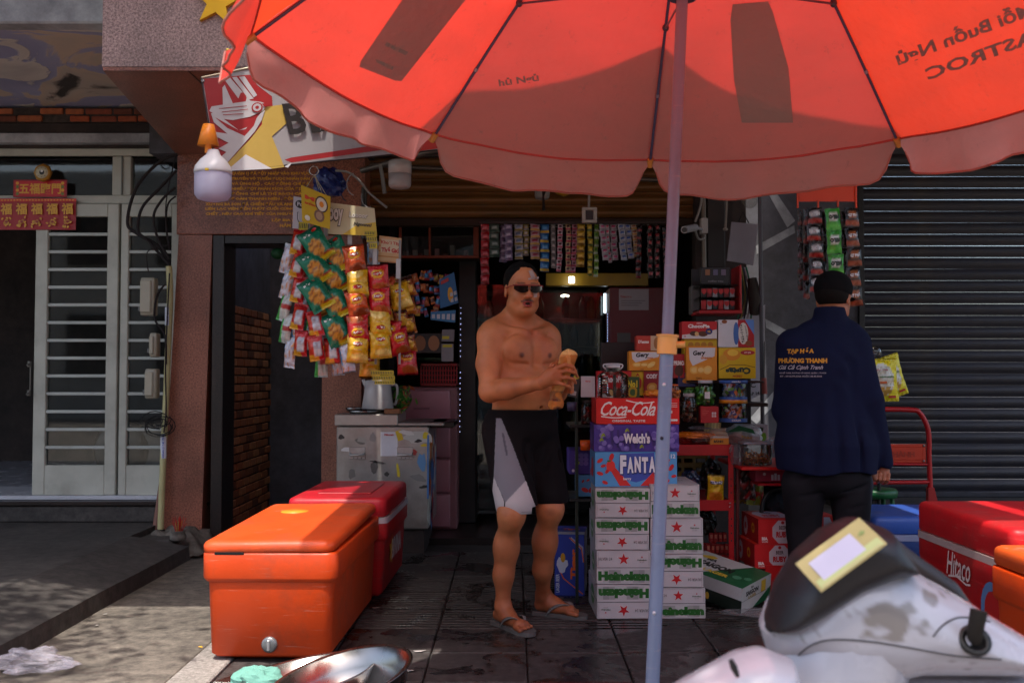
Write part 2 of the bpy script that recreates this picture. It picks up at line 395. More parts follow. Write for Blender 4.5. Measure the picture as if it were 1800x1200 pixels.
# ================================================================ setting materials
def stone(name, c1, c2, scale, rough=.4, c3=None, bump=.1, wet=0., big=None):
    m = bpy.data.materials.new(name); m.use_nodes = True; t = m.node_tree; n = t.nodes; l = t.links; b = n['Principled BSDF']
    g = n.new('ShaderNodeNewGeometry'); no = n.new('ShaderNodeTexNoise'); no.inputs['Scale'].default_value = scale; no.inputs['Detail'].default_value = 8; no.inputs['Roughness'].default_value = .75
    l.new(g.outputs['Position'], no.inputs['Vector']); cr = n.new('ShaderNodeValToRGB'); e = cr.color_ramp.elements
    e[0].position = .36; e[0].color = (*c1, 1); e[1].position = .64; e[1].color = (*c2, 1)
    if c3: x = e.new(.74); x.color = (*c3, 1)
    l.new(no.outputs['Fac'], cr.inputs[0]); outc = cr.outputs[0]
    n2 = n.new('ShaderNodeTexNoise'); n2.inputs['Scale'].default_value = big or 1.7; n2.inputs['Detail'].default_value = 9; n2.inputs['Roughness'].default_value = .65; l.new(g.outputs['Position'], n2.inputs['Vector'])
    r2 = n.new('ShaderNodeValToRGB'); r2.color_ramp.elements[0].position = .38; r2.color_ramp.elements[0].color = (.55, .55, .55, 1); r2.color_ramp.elements[1].position = .62; r2.color_ramp.elements[1].color = (1.1, 1.1, 1.1, 1)
    l.new(n2.outputs['Fac'], r2.inputs[0]); mm = n.new('ShaderNodeMix'); mm.data_type = 'RGBA'; mm.blend_type = 'MULTIPLY'; mm.inputs[0].default_value = .8
    l.new(outc, mm.inputs[6]); l.new(r2.outputs[0], mm.inputs[7]); outc = mm.outputs[2]
    if wet > 0:
        n4 = n.new('ShaderNodeTexNoise'); n4.inputs['Scale'].default_value = 3.2; n4.inputs['Detail'].default_value = 10; n4.inputs['Roughness'].default_value = .68; n4.inputs['Distortion'].default_value = .6; l.new(g.outputs['Position'], n4.inputs['Vector'])
        rw = n.new('ShaderNodeValToRGB'); rw.color_ramp.elements[0].position = .44; rw.color_ramp.elements[1].position = .50; l.new(n4.outputs['Fac'], rw.inputs[0])
        mw = n.new('ShaderNodeMix'); mw.data_type = 'RGBA'; l.new(rw.outputs[0], mw.inputs[0]); dk = n.new('ShaderNodeMix'); dk.data_type = 'RGBA'; dk.blend_type = 'MULTIPLY'; dk.inputs[0].default_value = 1; dk.inputs[7].default_value = (.42, .40, .40, 1); l.new(outc, dk.inputs[6])
        l.new(dk.outputs[2], mw.inputs[6]); l.new(outc, mw.inputs[7]); outc = mw.outputs[2]
        mr = n.new('ShaderNodeMapRange'); mr.inputs['To Min'].default_value = .16; mr.inputs['To Max'].default_value = rough; l.new(rw.outputs[0], mr.inputs[0]); l.new(mr.outputs[0], b.inputs['Roughness'])
    else: b.inputs['Roughness'].default_value = rough
    l.new(outc, b.inputs['Base Color'])
    bp = n.new('ShaderNodeBump'); bp.inputs['Strength'].default_value = bump; bp.inputs['Distance'].default_value = .01; l.new(no.outputs['Fac'], bp.inputs['Height']); l.new(bp.outputs[0], b.inputs['Normal'])
    M[name] = m
stone('granite_brown', C('#5a3024'), C('#b0705a'), 95, .30, C('#dcbcae'), .03)
stone('granite_pink', C('#5a4340'), C('#c0a098'), 85, .45, C('#cbb0a8'), .06)
stone('granite_dark', C('#120c0b'), C('#33241f'), 80, .35)
stone('concrete', C('#4a4540'), C('#7c746a'), 14, .85, C('#8f877b'), .3)
stone('concrete_dark', C('#2e2b29'), C('#4b4643'), 16, .8, C('#625c55'), .3)
stone('paver', C('#252120'), C('#4d4745'), 24, .65, C('#69635f'), .2, wet=1.)
stone('kerbstone', C('#6f6a66'), C('#a8a39d'), 60, .7, None, .15)
stone('street', C('#6f675e'), C('#9a9084'), 30, .9, None, .3)
stone('asphalt', C('#2c2b2b'), C('#565452'), 70, .9, None, .4)
stone('plaster_grey', C('#4c4b4f'), C('#62616a'), 5, .85, None, .08)
stone('plaster_old', C('#5a5460'), C('#8b8590'), 3.0, .9, C('#b3a08a'), .2, big=1.1)
stone('plaster_white', C('#8f9196'), C('#b6b8bd'), 5, .85, None, .08)
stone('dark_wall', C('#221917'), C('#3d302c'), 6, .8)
stone('mortar', C('#2b2320'), C('#4d423c'), 30, .9, None, .3)
vmat('brickm', .82, nz=(30, .35), bump=(60, .5))
vmat('shutter_dark', .55, metal=.15, nz=(2, .3), bump=(9, .12), dirt=.6)
vmat('leaf', .6, nz=(8, .2), bump=(30, .1), transl=.35)
def box_struct(name, x0, x1, y0, y1, z0, z1, m, col=(.5, .5, .5), parent=None, kind='structure', bev=0, world=True):
    b = MB(m).box(x0, x1, y0, y1, z0, z1, col, bev); o = b.build(name, parent, world=parent is not None)
    if parent is None and kind: tag(o, kind=kind)
    return o
# ---------------------------------------------------------------- ground
g = MB('asphalt').box(-60, 60, -60, 60, -.4, -.06, (.1, .1, .1)).build('ground'); tag(g, kind='structure')
XK0, XK1 = X(297, 3.85, 1200), X(372, 3.85, 1200)
box_struct('street', -30, 30, -12, 2.2, -.058, -.05, 'street')  # unseen street made pale so sunlight bounces warm fill onto the shop fronts
cs = MB('concrete').box(-2.12, XK0 - .006, 2.2, 6.9, -.05, 0, (.4, .4, .4), .004).build('concrete_path'); tag(cs, kind='structure')
ks = bpy.data.objects.new('kerb_strip', None); link(ks); tag(ks, kind='structure')
for i in range(6):
    MB('kerbstone').box(XK0, XK1, 2.2 + i * .78 + .003, 2.2 + (i + 1) * .78 - .003, -.05, .006, (.5, .5, .5), .006).build('kerb_stone', ks)
# pavers, each its own stone; a band of grooved ones
pv = bpy.data.objects.new('pavement', None); link(pv); tag(pv, kind='structure')
MB('concrete_dark').box(XK1 + .004, 6, 2.2, 7.05, -.055, -.018, (.1, .1, .1)).build('bedding', pv)
fl = MB('paver').box(-.198, .198, -.198, .198, -.05, 0, (.2, .2, .2), .004).build('paver', pv)
gm = MB('paver').box(-.198, .198, -.198, .198, -.05, -.007, (.2, .2, .2))
for i in range(8): gm.box(-.196, .196, -.19 + i * .048, -.19 + i * .048 + .03, -.0065, 0, (.2, .2, .2), .003)
gr = gm.build('paver', pv)
x0p = XK1 + .205; used = [0, 0]
for j in range(11):
    for i in range(13 if j > 3 else 11):
        k = 1 if 6 <= j <= 8 else 0; src = (fl, gr)[k]
        o = src if not used[k] else src.copy()
        if used[k]: COL.objects.link(o)
        used[k] = 1; o.location = (x0p + i * .402, 2.42 + j * .402, rnd.uniform(-.0015, .001)); o.rotation_euler = (rnd.uniform(-.002, .002), rnd.uniform(-.002, .002), 0)
# ---------------------------------------------------------------- left pavement: raised slab with sloping apron
SZ = .15; yb = 7.12
sw = MB('concrete_dark')
def apron(u, v):   # kerb edge wanders towards the pillar
    y = 2.2 + v * (6.35 - 2.2); xe = -2.05 + .02 * nz(y * 1.3) ; xi = -2.42
    return Vector((xi + (xe - xi) * u, y, SZ + (.085 - SZ) * u + .004 * nz(u * 3, y * 4)))
sw.grid(apron, 6, 40, (.2, .2, .2))
sw.grid(lambda u, v: Vector((-2.05 + .02 * nz((2.2 + v * 4.15) * 1.3) + .012 * u, 2.2 + v * 4.15, .085 - .14 * u)), 3, 40, (.2, .2, .2))
sw.box(-7, -2.42, 2.2, yb, -.05, SZ, (.2, .2, .2)); sw.box(-2.42, -2.16, 6.35, yb, -.05, SZ - .03, (.2, .2, .2), .02)
o = sw.build('sidewalk'); tag(o, kind='structure')
mm = MB('concrete')
mm.grid(lambda u, v: Vector((-2.42 + .42 * u + .05 * nz(v * 3), 6.36 + .5 * v, .02 + .12 * math.sin(min(1, (1 - abs(2 * u - 1)) * 1.6) * 1.57) * min(1, v * 2.2) + .045 * nz(u * 5, v * 5, 2) + .02 * nz(u * 14, v * 14, 5))), 18, 18, (.4, .4, .4))
o = mm.build('mortar_hump'); tag(o, 'rough grey cement hump heaped round the foot of the granite pillar', 'cement hump')
# ================================================================ left house
house = thing('house', 'old house with grey glass doors and a peeling plaster soffit', 'house', (-4.2, 7.1, SZ))
YF = 7.1
GREY = C('#b4b4a8'); DGREY = C('#70746e')
def hb(name, px0, px1, py0, py1, y0, y1, m, col, par=house, bev=.004):
    a, b = W(px0, py1, YF), W(px1, py0, YF); return MB(m).box(a.x, b.x, y0, y1, a.z, b.z, col, bev).build(name, par, world=True)
zst = Z(880, 6.95)
MB('concrete_dark').box(-8, -2.12, 6.92, 7.3, SZ + .002, zst - .03, (.3, .3, .3), .008).build('step', house, world=True)
MB('granite_dark').box(-8, -2.10, 6.90, 7.3, zst - .028, zst, (.3, .3, .3), .006).build('step_slab', house, world=True)
MB('ceramic').box(-8, -2.12, 6.99, 7.6, zst + .002, zst + .03, C('#b9bcc4'), .004).build('threshold', house, world=True)
# door frame pieces
zt0, zt1 = Z(277, YF), Z(263, YF); dtop = Z(345, YF); dbar = Z(360, YF); zb = zst + .03
fr = MB('paint')
def fbar(px0, px1, z0, z1, y0=7.06, y1=7.14): fr.box(X(px0, YF), X(px1, YF), y0, y1, z0, z1, GREY, .005)
fbar(-600, 312, zt0, zt1); fbar(-600, 312, dbar, dtop); fbar(197, 230, dtop, zt0); fbar(-600, 312, Z(277, YF) + .0, zt0 + .01)
fbar(-360, -340, dtop, zt0); fr.box(X(215, YF) - .004, X(215, YF) + .004, 7.045, 7.06, dtop, zt0, DGREY)
fr.build('door_frame', house, world=True)
tw = MB('glass'); tw.box(X(-340, YF), X(197, YF), 7.095, 7.103, dtop, zt0, WHITE); tw.build('transom_pane', house, world=True)
tw = MB('glass'); tw.box(X(230, YF), X(312, YF), 7.095, 7.103, dtop, zt0, WHITE); tw.build('transom_pane', house, world=True)
def leaf(px0, px1, st0, st1, lean=0.):
    xa, xb = X(px0, YF), X(px1, YF); xs, xe = X(st0, YF), X(st1, YF); zr = Z(816, YF); zt = Z(410, YF) + .11
    d = MB('paint')
    d.box(xa, xs, 7.03, 7.075, zb, dbar - .004, GREY, .006); d.box(xe, xb, 7.03, 7.075, zb, dbar - .004, GREY, .006)
    d.box(xs, xe, 7.032, 7.073, zb, zr, GREY, .004); d.box(xs, xe, 7.032, 7.073, zt, dbar - .004, GREY, .004)
    o = d.build('door', house, world=True)
    b = MB('paint')
    n = 14
    for i in range(1, n): 
        z = zr + (zt - zr) * i / n; q = MB('paint').box(xs, xe, 7.036, 7.052, z - .011, z + .011, C('#b0b4ae'), .003).build('bar', o, world=True)
    p = MB('glass').box(xs, xe, 7.058, 7.064, zr, zt, WHITE).build('pane', o, world=True)
    return o
l1 = leaf(68, 213, 90, 193); l2 = leaf(217, 330, 231, 305)
h = MB('steel')
for z in (Z(640, YF), Z(690, YF)): h.tube([(X(62, YF), 7.02, z - .02), (X(62, YF), 7.02, z + .02)], .014, C('#70706c'), 8); h.tube([(X(62, YF), 7.0, z), (X(66, YF), 6.985, z), (X(62, YF), 6.98, z - .01)], .006, C('#70706c'), 6)
h.tube([(X(64, YF), 7.02, Z(690, YF)), (X(64, YF), 7.02, Z(640, YF))], .005, C('#70706c'), 6)
h.build('hinge', l1, world=True)
leaf(-420, -300, -400, -320)
# interior of the left house
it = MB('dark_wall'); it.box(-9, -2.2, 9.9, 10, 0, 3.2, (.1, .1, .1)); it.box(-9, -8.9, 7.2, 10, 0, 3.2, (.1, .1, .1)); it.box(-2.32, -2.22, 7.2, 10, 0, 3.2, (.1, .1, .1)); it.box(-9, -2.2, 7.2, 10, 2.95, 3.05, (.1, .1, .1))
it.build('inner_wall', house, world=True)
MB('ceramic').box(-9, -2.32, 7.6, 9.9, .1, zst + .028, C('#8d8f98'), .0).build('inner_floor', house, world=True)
# lintel strips above door: dark groove, white strip, brick course, soffit, fascia
zs0, zs1 = Z(262, 7.05), Z(238, 7.05)
MB('plaster_white').box(-9, X(300, 7.05), 6.98, 7.14, zs0 + .03, zs1, (.6, .6, .6), .004).build('lintel', house, world=True)
MB('dark_wall').box(-9, X(300, 7.05), 7.05, 7.2, zt1, zs0 + .03, (.1, .1, .1)).build('shadow_gap', house, world=True)
MB('dark_wall').box(-9, X(275, 7.05), 7.0, 7.2, zs1, Z(217, 7.0), (.1, .1, .1)).build('beam', house, world=True)
zbk0, zbk1 = Z(216, 7.0), Z(190, 7.0)
cw = MB('mortar').box(-9, X(255, 7.0), 6.99, 7.2, zbk0, zbk1, (.2, .2, .2)); cwo = cw.build('brick_course', house, world=True)
bh = (zbk1 - zbk0) / 2 - .008
for r in range(2):
    x = -5.5 + r * .09
    while x < X(245, 7.0):
        L = .17 + rnd.uniform(-.03, .03)
        if rnd.random() < .8:
            MB('brickm').box(x, x + L - .012, 6.965 + rnd.uniform(0, .02), 7.0, zbk0 + r * (bh + .008) + .004, zbk0 + r * (bh + .008) + bh, C(rnd.choice(['#9a4a2a', '#83402a', '#6b3826', '#a35a35'])), .006).build('brick', cwo, world=True)
        x += L
zso = Z(186, 7.0); yn = None
# soffit slab, fascia above it and an added slab over it
ysf = DY(48, zso)
def soff(u, v):
    x = -9 + u * (9 - 1.9 - .25); y = ysf + v * (7.1 - ysf)
    return Vector((x, y, zso + .05 * max(0, nz(x * 1.6, y * 2.2, 4)) ** 1.5))
sf = MB('soffit'); 
m = bpy.data.materials.new('soffit'); m.use_nodes = True; n_ = m.node_tree.nodes; l_ = m.node_tree.links; b_ = n_['Principled BSDF']; b_.inputs['Roughness'].default_value = .9
g_ = n_.new('ShaderNodeNewGeometry'); a_ = n_.new('ShaderNodeTexNoise'); a_.inputs['Scale'].default_value = 1.5; a_.inputs['Detail'].default_value = 5; a_.inputs['Roughness'].default_value = .5; a_.inputs['Distortion'].default_value = 1.0
l_.new(g_.outputs['Position'], a_.inputs['Vector']); r_ = n_.new('ShaderNodeValToRGB'); r_.color_ramp.interpolation = 'LINEAR'; e_ = r_.color_ramp.elements
e_[0].position = .30; e_[0].color = (*C('#3d3734'), 1); e_[1].position = .345; e_[1].color = (*C('#b5a89c'), 1)
for p_, c_ in ((.44, '#c4b09c'), (.46, '#9c9cb8'), (.55, '#9294b4'), (.57, '#cfc8c0'), (.7, '#b8b2ae')): x_ = e_.new(p_); x_.color = (*C(c_), 1)
l_.new(a_.outputs['Fac'], r_.inputs[0]); l_.new(r_.outputs[0], b_.inputs['Base Color']); bp_ = n_.new('ShaderNodeBump'); bp_.inputs['Strength'].default_value = .5; bp_.inputs['Distance'].default_value = .02
l_.new(r_.outputs[0], bp_.inputs['Height']); l_.new(bp_.outputs[0], b_.inputs['Normal']); M['soffit'] = m
sf.grid(soff, 60, 24, (.4, .4, .4), flip=True); sf.build('soffit', house, world=True)
MB('plaster_white').box(-9, -2.02, ysf - .12, ysf, zso - .02, zso + 1.3, (.6, .6, .6), .01).build('fascia', house, world=True)
MB('plaster_old').box(-9, -1.36, 3.3, 7.6, zso + 1.3, zso + 1.5, (.6, .6, .6), .01).build('added_shade_slab', house, world=True)  # unseen slab, added and drawn far forward to shade the left pavement
hk = MB('steel').tube(catmull([(-3.06, 5.6, zso), (-3.05, 5.6, zso - .09), (-3.0, 5.6, zso - .12), (-2.97, 5.6, zso - .08)], 4), .006, C('#3a3030'), 6).build('hook', house, world=True)
# door god papers and feng shui clock on the transom
def paper(name, label, px0, px1, py0, py1, Y, col, art, cat, group=None):
    a = W(px0, py1, Y); b = W(px1, py0, Y); o = MB('print').box(a.x, b.x, Y, Y + .002, a.z, b.z, col).build(name, loc=((a.x + b.x) / 2, Y, a.z)); tag(o, label, cat, group)
    if art:
        w_, h_ = b.x - a.x, b.z - a.z; A = Art(); art(A, w_, h_); A.emit(q := MB('print'), plane_map((a.x, Y, a.z), (1, 0, 0), (0, 0, 1))); q.build('print', o, world=True)
    return o
GOLD = C('#d8a02a'); RED = C('#b01018')
def art5(A, w_, h_):
    A.rect(.01, .01, w_ - .01, h_ - .01, C('#c01420')); A.text('五福臨門', w_ / 2, h_ / 2, h_ * .62, GOLD, w_ * .78, bold=.03)
    for x in (.03, w_ - .03):
        for k in range(4): A.ell(x, h_ * (.2 + .2 * k), .012, .012, GOLD if k % 2 else C('#6a7a30'), 8)
paper('lucky_banner', 'small red paper banner with four gold characters above the house doors', 23, 118, 316, 347, 7.03, C('#8f1018'), art5, 'paper banner')
def artf(A, w_, h_):
    n = 6; s_ = w_ / n
    A.rect(0, h_ * .90, w_, h_, C('#d0392a')); 
    for i in range(n):
        cx = s_ * (i + .5); A.ell(cx, h_ * .66, s_ * .36, s_ * .36, C('#8f0c14'), 14); A.text('福', cx, h_ * .66, h_ * .36, GOLD, bold=.03)
        for k in range(9):
            A.ell(cx + rnd.uniform(-.3, .3) * s_, h_ * rnd.uniform(.08, .4), .011, .007, GOLD, 6, rnd.uniform(0, 3))
        A.ell(cx, h_ * .24, s_ * .2, s_ * .13, C('#b9761f'), 9, .6, .3, i); A.ell(cx + .005, h_ * .25, s_ * .1, s_ * .07, C('#8f1018'), 8)
    for i in range(30): A.ell(w_ * (i + .5) / 30, h_ * .93, .007, .005, GOLD, 6)
paper('fortune_banner', 'wide red paper valance with a row of gold fortune characters hanging over the open doorway', -30, 134, 349, 404, 7.02, C('#a01018'), artf, 'paper banner')
ck = MB('plastic'); cc = W(76, 304, 7.0)
ck.lathe([(.0, .02), (.058, .02), (.066, .0)], cc, C('#b8842a'), 8, 'Y'); ck.lathe([(.0, .022), (.044, .022), (.044, .02)], cc, C('#c9c2a8'), 20, 'Y')
o = ck.build('mirror', loc=cc); tag(o, 'small gold octagonal mirror with a round pale dial standing above the red banner', 'octagonal mirror')
q = MB('print'); A = Art(); A.ell(0, 0, .018, .018, BLACK, 14); A.ell(.0, .009, .009, .009, WHITE, 10)
for k in range(8): A.rect(.034 * math.cos(k * .785) - .004, .034 * math.sin(k * .785) - .002, .034 * math.cos(k * .785) + .004, .034 * math.sin(k * .785) + .002, C('#806020'))
A.emit(q, plane_map(cc + Vector((0, -.0225, 0)), (1, 0, 0), (0, 0, 1))); q.build('dial', o, world=True)
# things seen through the glass doors
sm = MB('plastic'); 
sm.box(-3.1, -2.5, 8.2, 8.6, .33, .75, C('#4a4a4c'), .05); sm.lathe([(.22, 0), (.25, .03), (.25, .07), (.22, .1)], (-3.2, 8.3, .55), BLACK, 20, 'Y'); o = sm.build('parked_motorbike', loc=(-2.9, 8.3, .3)); tag(o, 'dark motorbike parked inside the house behind the glass door', 'motorbike')
# ================================================================ granite portal with alley
portal = thing('granite_portal', 'brown granite gateway with a boxed beam and an inscribed lintel', 'gateway', (-2.0, 6.8, 0))
YP = 6.8
def pb(name, px0, px1, z0, z1, y0, y1, m='granite_brown'): return MB(m).box(X(px0, YP), X(px1, YP), y0, y1, z0, z1, (.3, .2, .15), .004).build(name, portal, world=True)
zl0, zl1 = Z(412, YP), Z(270, YP)
pcol = MB('granite_brown'); xa, xb_, xc, xd = X(312, YP), X(371, YP), X(287, YP), X(357, YP)
pcol.add([(xc, YP, 0), (xd, YP, 0), (xb_, YP, zl0 - .004), (xa, YP, zl0 - .004), (xc, YP + .4, 0), (xd, YP + .4, 0), (xb_, YP + .4, zl0 - .004), (xa, YP + .4, zl0 - .004)],
         [(0, 1, 2, 3), (5, 4, 7, 6), (4, 0, 3, 7), (1, 5, 6, 2), (3, 2, 6, 7)], (.3, .2, .15))
pillar = pcol.build('pillar', portal, world=True)
pb('pillar', 566, 636, 0, zl0 - .004, 6.8, 7.3)
lintel = pb('lintel', 308, 640, zl0, zl1, 6.797, 7.2)
MB('granite_dark').box(X(371, YP) + .002, X(371, YP) + .08, YP + .01, YP + .30, 0, zl0 - .003, (.1, .1, .1), .003).build('jamb', portal, world=True)
MB('granite_dark').box(X(371, YP) + .08, X(566, YP), YP + .02, YP + .30, zl0 - .06, zl0 - .003, (.1, .1, .1), .003).build('jamb', portal, world=True)
A = Art(); ox, oz = X(355, YP), Z(404, YP)
lines = ["QUẬN 1) ĐÃ ĐỘT NHẬP VÀO KHU VỰC", "TRUYỀN VÔ TUYẾN ĐƯỢC NHÂN DÂN", "VÀ ỦNG HỘ , CÁC ĐỒNG CHÍ ĐÃ", "NHIỀU ĐỢT PHẢN KÍCH CỦA ĐỊCH .", "ĐỒNG CHÍ LÊ THỊ BẠCH CÁT (I", "ĐOÀN THANH NIÊN , ĐỒNG CHÍ", "XƯỞNG BA SON ĐÃ CHIẾN ĐẤU VÀ ANH DŨNG", "LIÊN LẠC VIÊN ĐẾN PHÚT CUỐI CÙNG ĐỊCH", "CHẾT , NÊU CAO KHÍ TIẾT CỦA NGƯỜI CHIẾN"]
SC_ = YP / FP
GLD = C('#e0a028')
for i, s_ in enumerate(lines):
    x0_ = 357 if i > 5 else (404 if i < 6 else 357); x1_ = 548; py = 305 + i * 8.8 * (1. if i < 6 else 1.0)
    c_ = W((x0_ + x1_) / 2, py, YP); A.text(s_, c_.x - ox, c_.z - oz, 8.2 * SC_, GLD, (x1_ - x0_) * SC_ * .96, bold=.045, res=1)
for s_, px_, py_, w__ in (("LẬP BIA KỶ NIỆM", 515, 387, 74), ("NĂM 1988", 512, 396, 40)):
    c_ = W(px_, py_, YP); A.text(s_, c_.x - ox, c_.z - oz, 7.5 * SC_, GLD, w__ * SC_, bold=.045, res=1)
A.emit(q := MB('print'), plane_map((ox, 6.797, oz), (1, 0, 0), (0, 0, 1)), base=.001); q.build('lettering', lintel, world=True)
# protruding boxed beam above
zbm = Z(272, YP); yfr = DY(125, zbm)
pts = [(X(181, yfr, 125), yfr), (-.98, yfr), (-.98, YP), (X(310, YP, 272), YP)]
bm_ = MB('granite_brown').prism(pts, zbm + .002, zbm + .02, (.3, .2, .15)); bm_.build('beam_soffit', portal, world=True)
MB('granite_pink').prism([(pts[0][0] - .004, yfr - .004), (pts[1][0], yfr - .004), (pts[2][0], YP), (pts[3][0], YP)], zbm + .021, zbm + 1.6, (.4, .3, .3)).build('beam', portal, world=True)
MB('plaster_grey').box(-2.5, -.98, YP + .01, YP + .3, zl1 + .004, 5.4, (.4, .4, .4)).build('upper_wall', portal, world=True)  # added above the lintel to keep direct sun out of the alley
q = MB('granite_dark'); 
a_, b2_ = W(295, 127, yfr), W(362, 215, YP)
q.box(-1.62, -1.615, yfr + .002, YP - .002, zbm - .001, zbm + .003, (.1, .1, .1)); q.build('joint', portal, world=True)
st = MB('gold'); vmat('gold', .4, metal=.4, nz=(9, .1), bump=(30, .05)); st = MB('gold')
cst = W(384, 8, yfr); A = Art(); sv = [(cst.x + (.125 if i % 2 == 0 else .05) * math.sin(i * math.pi / 5 + .12), cst.z + (.125 if i % 2 == 0 else .05) * math.cos(i * math.pi / 5 + .12)) for i in range(10)]
st.prism([(x, z) for x, z in sv][::-1], yfr - .03, yfr - .005, C('#e0a818'), lambda x, y, z: (x, z, y)); st.build('gold_star', portal, world=True)
st = MB('gold').ell(W(403, 92, yfr) + Vector((0, -.02, 0)), (.012, .02, .012), C('#e0c060')); st.build('gold_stud', portal, world=True)
# alley
al = thing('brick_wall', 'alley side wall with bricks below and grey plaster above', 'wall', (-2.0, 7.3, 0))
xw = X(396, 7.12)
MB('mortar').box(xw - .2, xw, 7.1, 8.45, 0, Z(532, 7.12), (.2, .2, .2)).build('mortar', al, world=True)
MB('plaster_grey').box(xw - .2, xw - .006, 7.1, 8.45, Z(532, 7.12) + .002, 2.9, (.4, .4, .4)).build('plaster', al, world=True)
bz = Z(532, 7.12); nrow = 26; rh = bz / nrow; bsrc = None
for r in range(nrow):
    for k in range(7):
        y = 7.12 + (k - (r % 2) * .5) * .19
        if y < 7.1: y = 7.105
        if bsrc is None:
            bsrc = {}
            for ci, cc_ in enumerate(['#b5714a', '#9c5f3e', '#c48458', '#7d5038']):
                b_ = MB('brickm').box(0, .012, 0, .178, 0, rh - .011, C(cc_), .004); me_ = b_.build('brick'); bsrc[ci] = me_.data; bpy.data.objects.remove(me_)
        o = bpy.data.objects.new('brick', bsrc[rnd.choice([0, 0, 1, 2, 3])]); link(o, al); o.location = Vector((xw - .002 + rnd.uniform(0, .004), y, r * rh + .005)) - Vector(al.location); KIDS.setdefault(al.name, []).append(o)
aw = thing('alley_end', 'dark grey plastered back wall closing the alley', 'wall', (-1.6, 8.5, 0))
MB('plaster_grey').box(-2.4, -1.0, 8.45, 8.6, 0, 3, (.2, .2, .2)).build('wall', aw, world=True)
MB('plaster_grey').box(X(566, YP) + .03, X(566, YP) + .12, 7.3, 8.45, 0, 3, (.2, .2, .2)).build('side_wall', aw, world=True)
box_struct('alley_floor', -2.1, -1.2, 7.05, 8.45, -.05, .004, 'concrete_dark')
# ================================================================ shop building shell
shop = thing('shop_building', 'shop front with a brown rolling shutter half up over a dark interior', 'shop', (.2, 7.0, 0))
xL, xR = X(638, 7.0), X(1325, 7.0)
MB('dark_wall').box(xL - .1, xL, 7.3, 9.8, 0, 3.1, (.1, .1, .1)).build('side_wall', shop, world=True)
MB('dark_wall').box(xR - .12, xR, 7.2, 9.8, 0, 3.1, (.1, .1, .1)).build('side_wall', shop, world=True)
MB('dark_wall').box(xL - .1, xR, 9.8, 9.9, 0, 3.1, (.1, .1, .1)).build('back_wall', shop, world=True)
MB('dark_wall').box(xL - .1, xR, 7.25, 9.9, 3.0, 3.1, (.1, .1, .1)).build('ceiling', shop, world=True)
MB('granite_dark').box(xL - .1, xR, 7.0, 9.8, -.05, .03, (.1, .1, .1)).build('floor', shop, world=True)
MB('concrete_dark').box(xL - .12, xR, 7.0, 7.3, Z(275, 7.0), 4.2, (.2, .2, .2)).build('upper_wall', shop, world=True)
YS = 7.05; zs_lo = Z(383, YS)
shu = MB('steel').box(xL, X(1240, YS), YS, YS + .05, zs_lo - .06, zs_lo, C('#2c1f12'), .006).build('shutter', shop, world=True)
vmat('shutter_brown', .45, metal=.3, nz=(3, .3), bump=(14, .05), dirt=.6)
for i in range(8):
    z = zs_lo + .003 + i * .093
    def pf(u, v, z=z): return Vector((xL + u * (X(1240, YS) - xL), YS + .012 - .022 * math.sin(math.pi * min(1, v * 1.25)), z + v * .09))
    MB('shutter_brown').grid(pf, 1, 8, C('#6e4a20')).build('slat', shu, world=True)
# right end post of the shop with dark panel
MB('dark_wall').box(X(1222, 7.0), X(1300, 7.0), 6.96, 7.1, 0, 3.4, (.2, .2, .2)).build('post', shop, world=True)
MB('paint').box(X(1245, 6.9), X(1276, 6.9), 6.90, 6.955, Z(470, 6.9), Z(322, 6.9), C('#1c1816'), .004).build('panel', shop, world=True)
# ================================================================ neighbour on the right
YR = 8.3
nb = thing('neighbour_house', 'grey rendered house front with pale crossing stripes and a closed black roller shutter', 'house', (3.4, YR, 0))
xg0, xg1 = X(1310, YR), X(1512, YR)
MB('plaster_grey').box(xg0 - .1, xg1, YR, YR + .2, 0, 4.5, (.4, .4, .4)).build('wall', nb, world=True)
MB('plaster_grey').box(xg1 - .05, 9, YR + .02, YR + .2, 3.05, 4.5, (.4, .4, .4)).build('wall', nb, world=True)
def stripe(pts):
    P = [W(x, y, YR - .004) for x, y in pts]; q = MB('plaster_white'); n = Vector((0, .003, 0)); q.add(P + [p + n for p in P], [(0, 1, 2, 3)], (.6, .6, .6)); return q.build('stripe', nb, world=True)
stripe([(1340, 322), (1352, 320), (1398, 388), (1384, 400)])
stripe([(1329, 432), (1396, 396), (1398, 409), (1330, 447)])
stripe([(1345, 560), (1347, 576), (1420, 618), (1426, 604)])
stripe([(1318, 735), (1330, 745), (1380, 690), (1372, 674)])
stripe([(1366, 640), (1376, 690), (1384, 700), (1384, 660)][:4])
xs0 = xg1 + .004; zz0, zz1 = Z(862, YR), Z(230, YR); npit = 31; ph = (zz1 - zz0) / npit
shr = MB('paint').box(xs0 - .02, xs0 + .03, YR - .03, YR + .02, zz0, zz1 + .3, C('#1c1b1e'), .004).build('roller_shutter', nb, world=True)
def mk_slat(zb_):
    q = MB('shutter_dark')
    prof = [(0, 0), (.012, -.004), (.03, -.022), (.055, -.026), (.08, -.018), (.092, -.004), (.1, 0)]
    def pf(u, v):
        i = min(int(v * 6), 5); t = v * 6 - i; a, b = prof[i], prof[i + 1]; return Vector((u * 4.8, (a[1] + (b[1] - a[1]) * t), (a[0] + (b[0] - a[0]) * t) / .1 * ph * .985))
    q.grid(pf, 1, 6, C('#33323a')); q.box(0, 4.8, -.028, -.02, ph * .5, ph * .53, C('#2c2c33')); return q
s0 = mk_slat(0).build('slat', shr)
for i in range(npit):
    o = s0 if i == 0 else s0.copy()
    if i: COL.objects.link(o)
    o.location = Vector((xs0 + .02, YR + rnd.uniform(-.002, .002), zz0 + i * ph)) - Vector(nb.location); o.rotation_euler = (0, rnd.uniform(-.0012, .0012), 0)
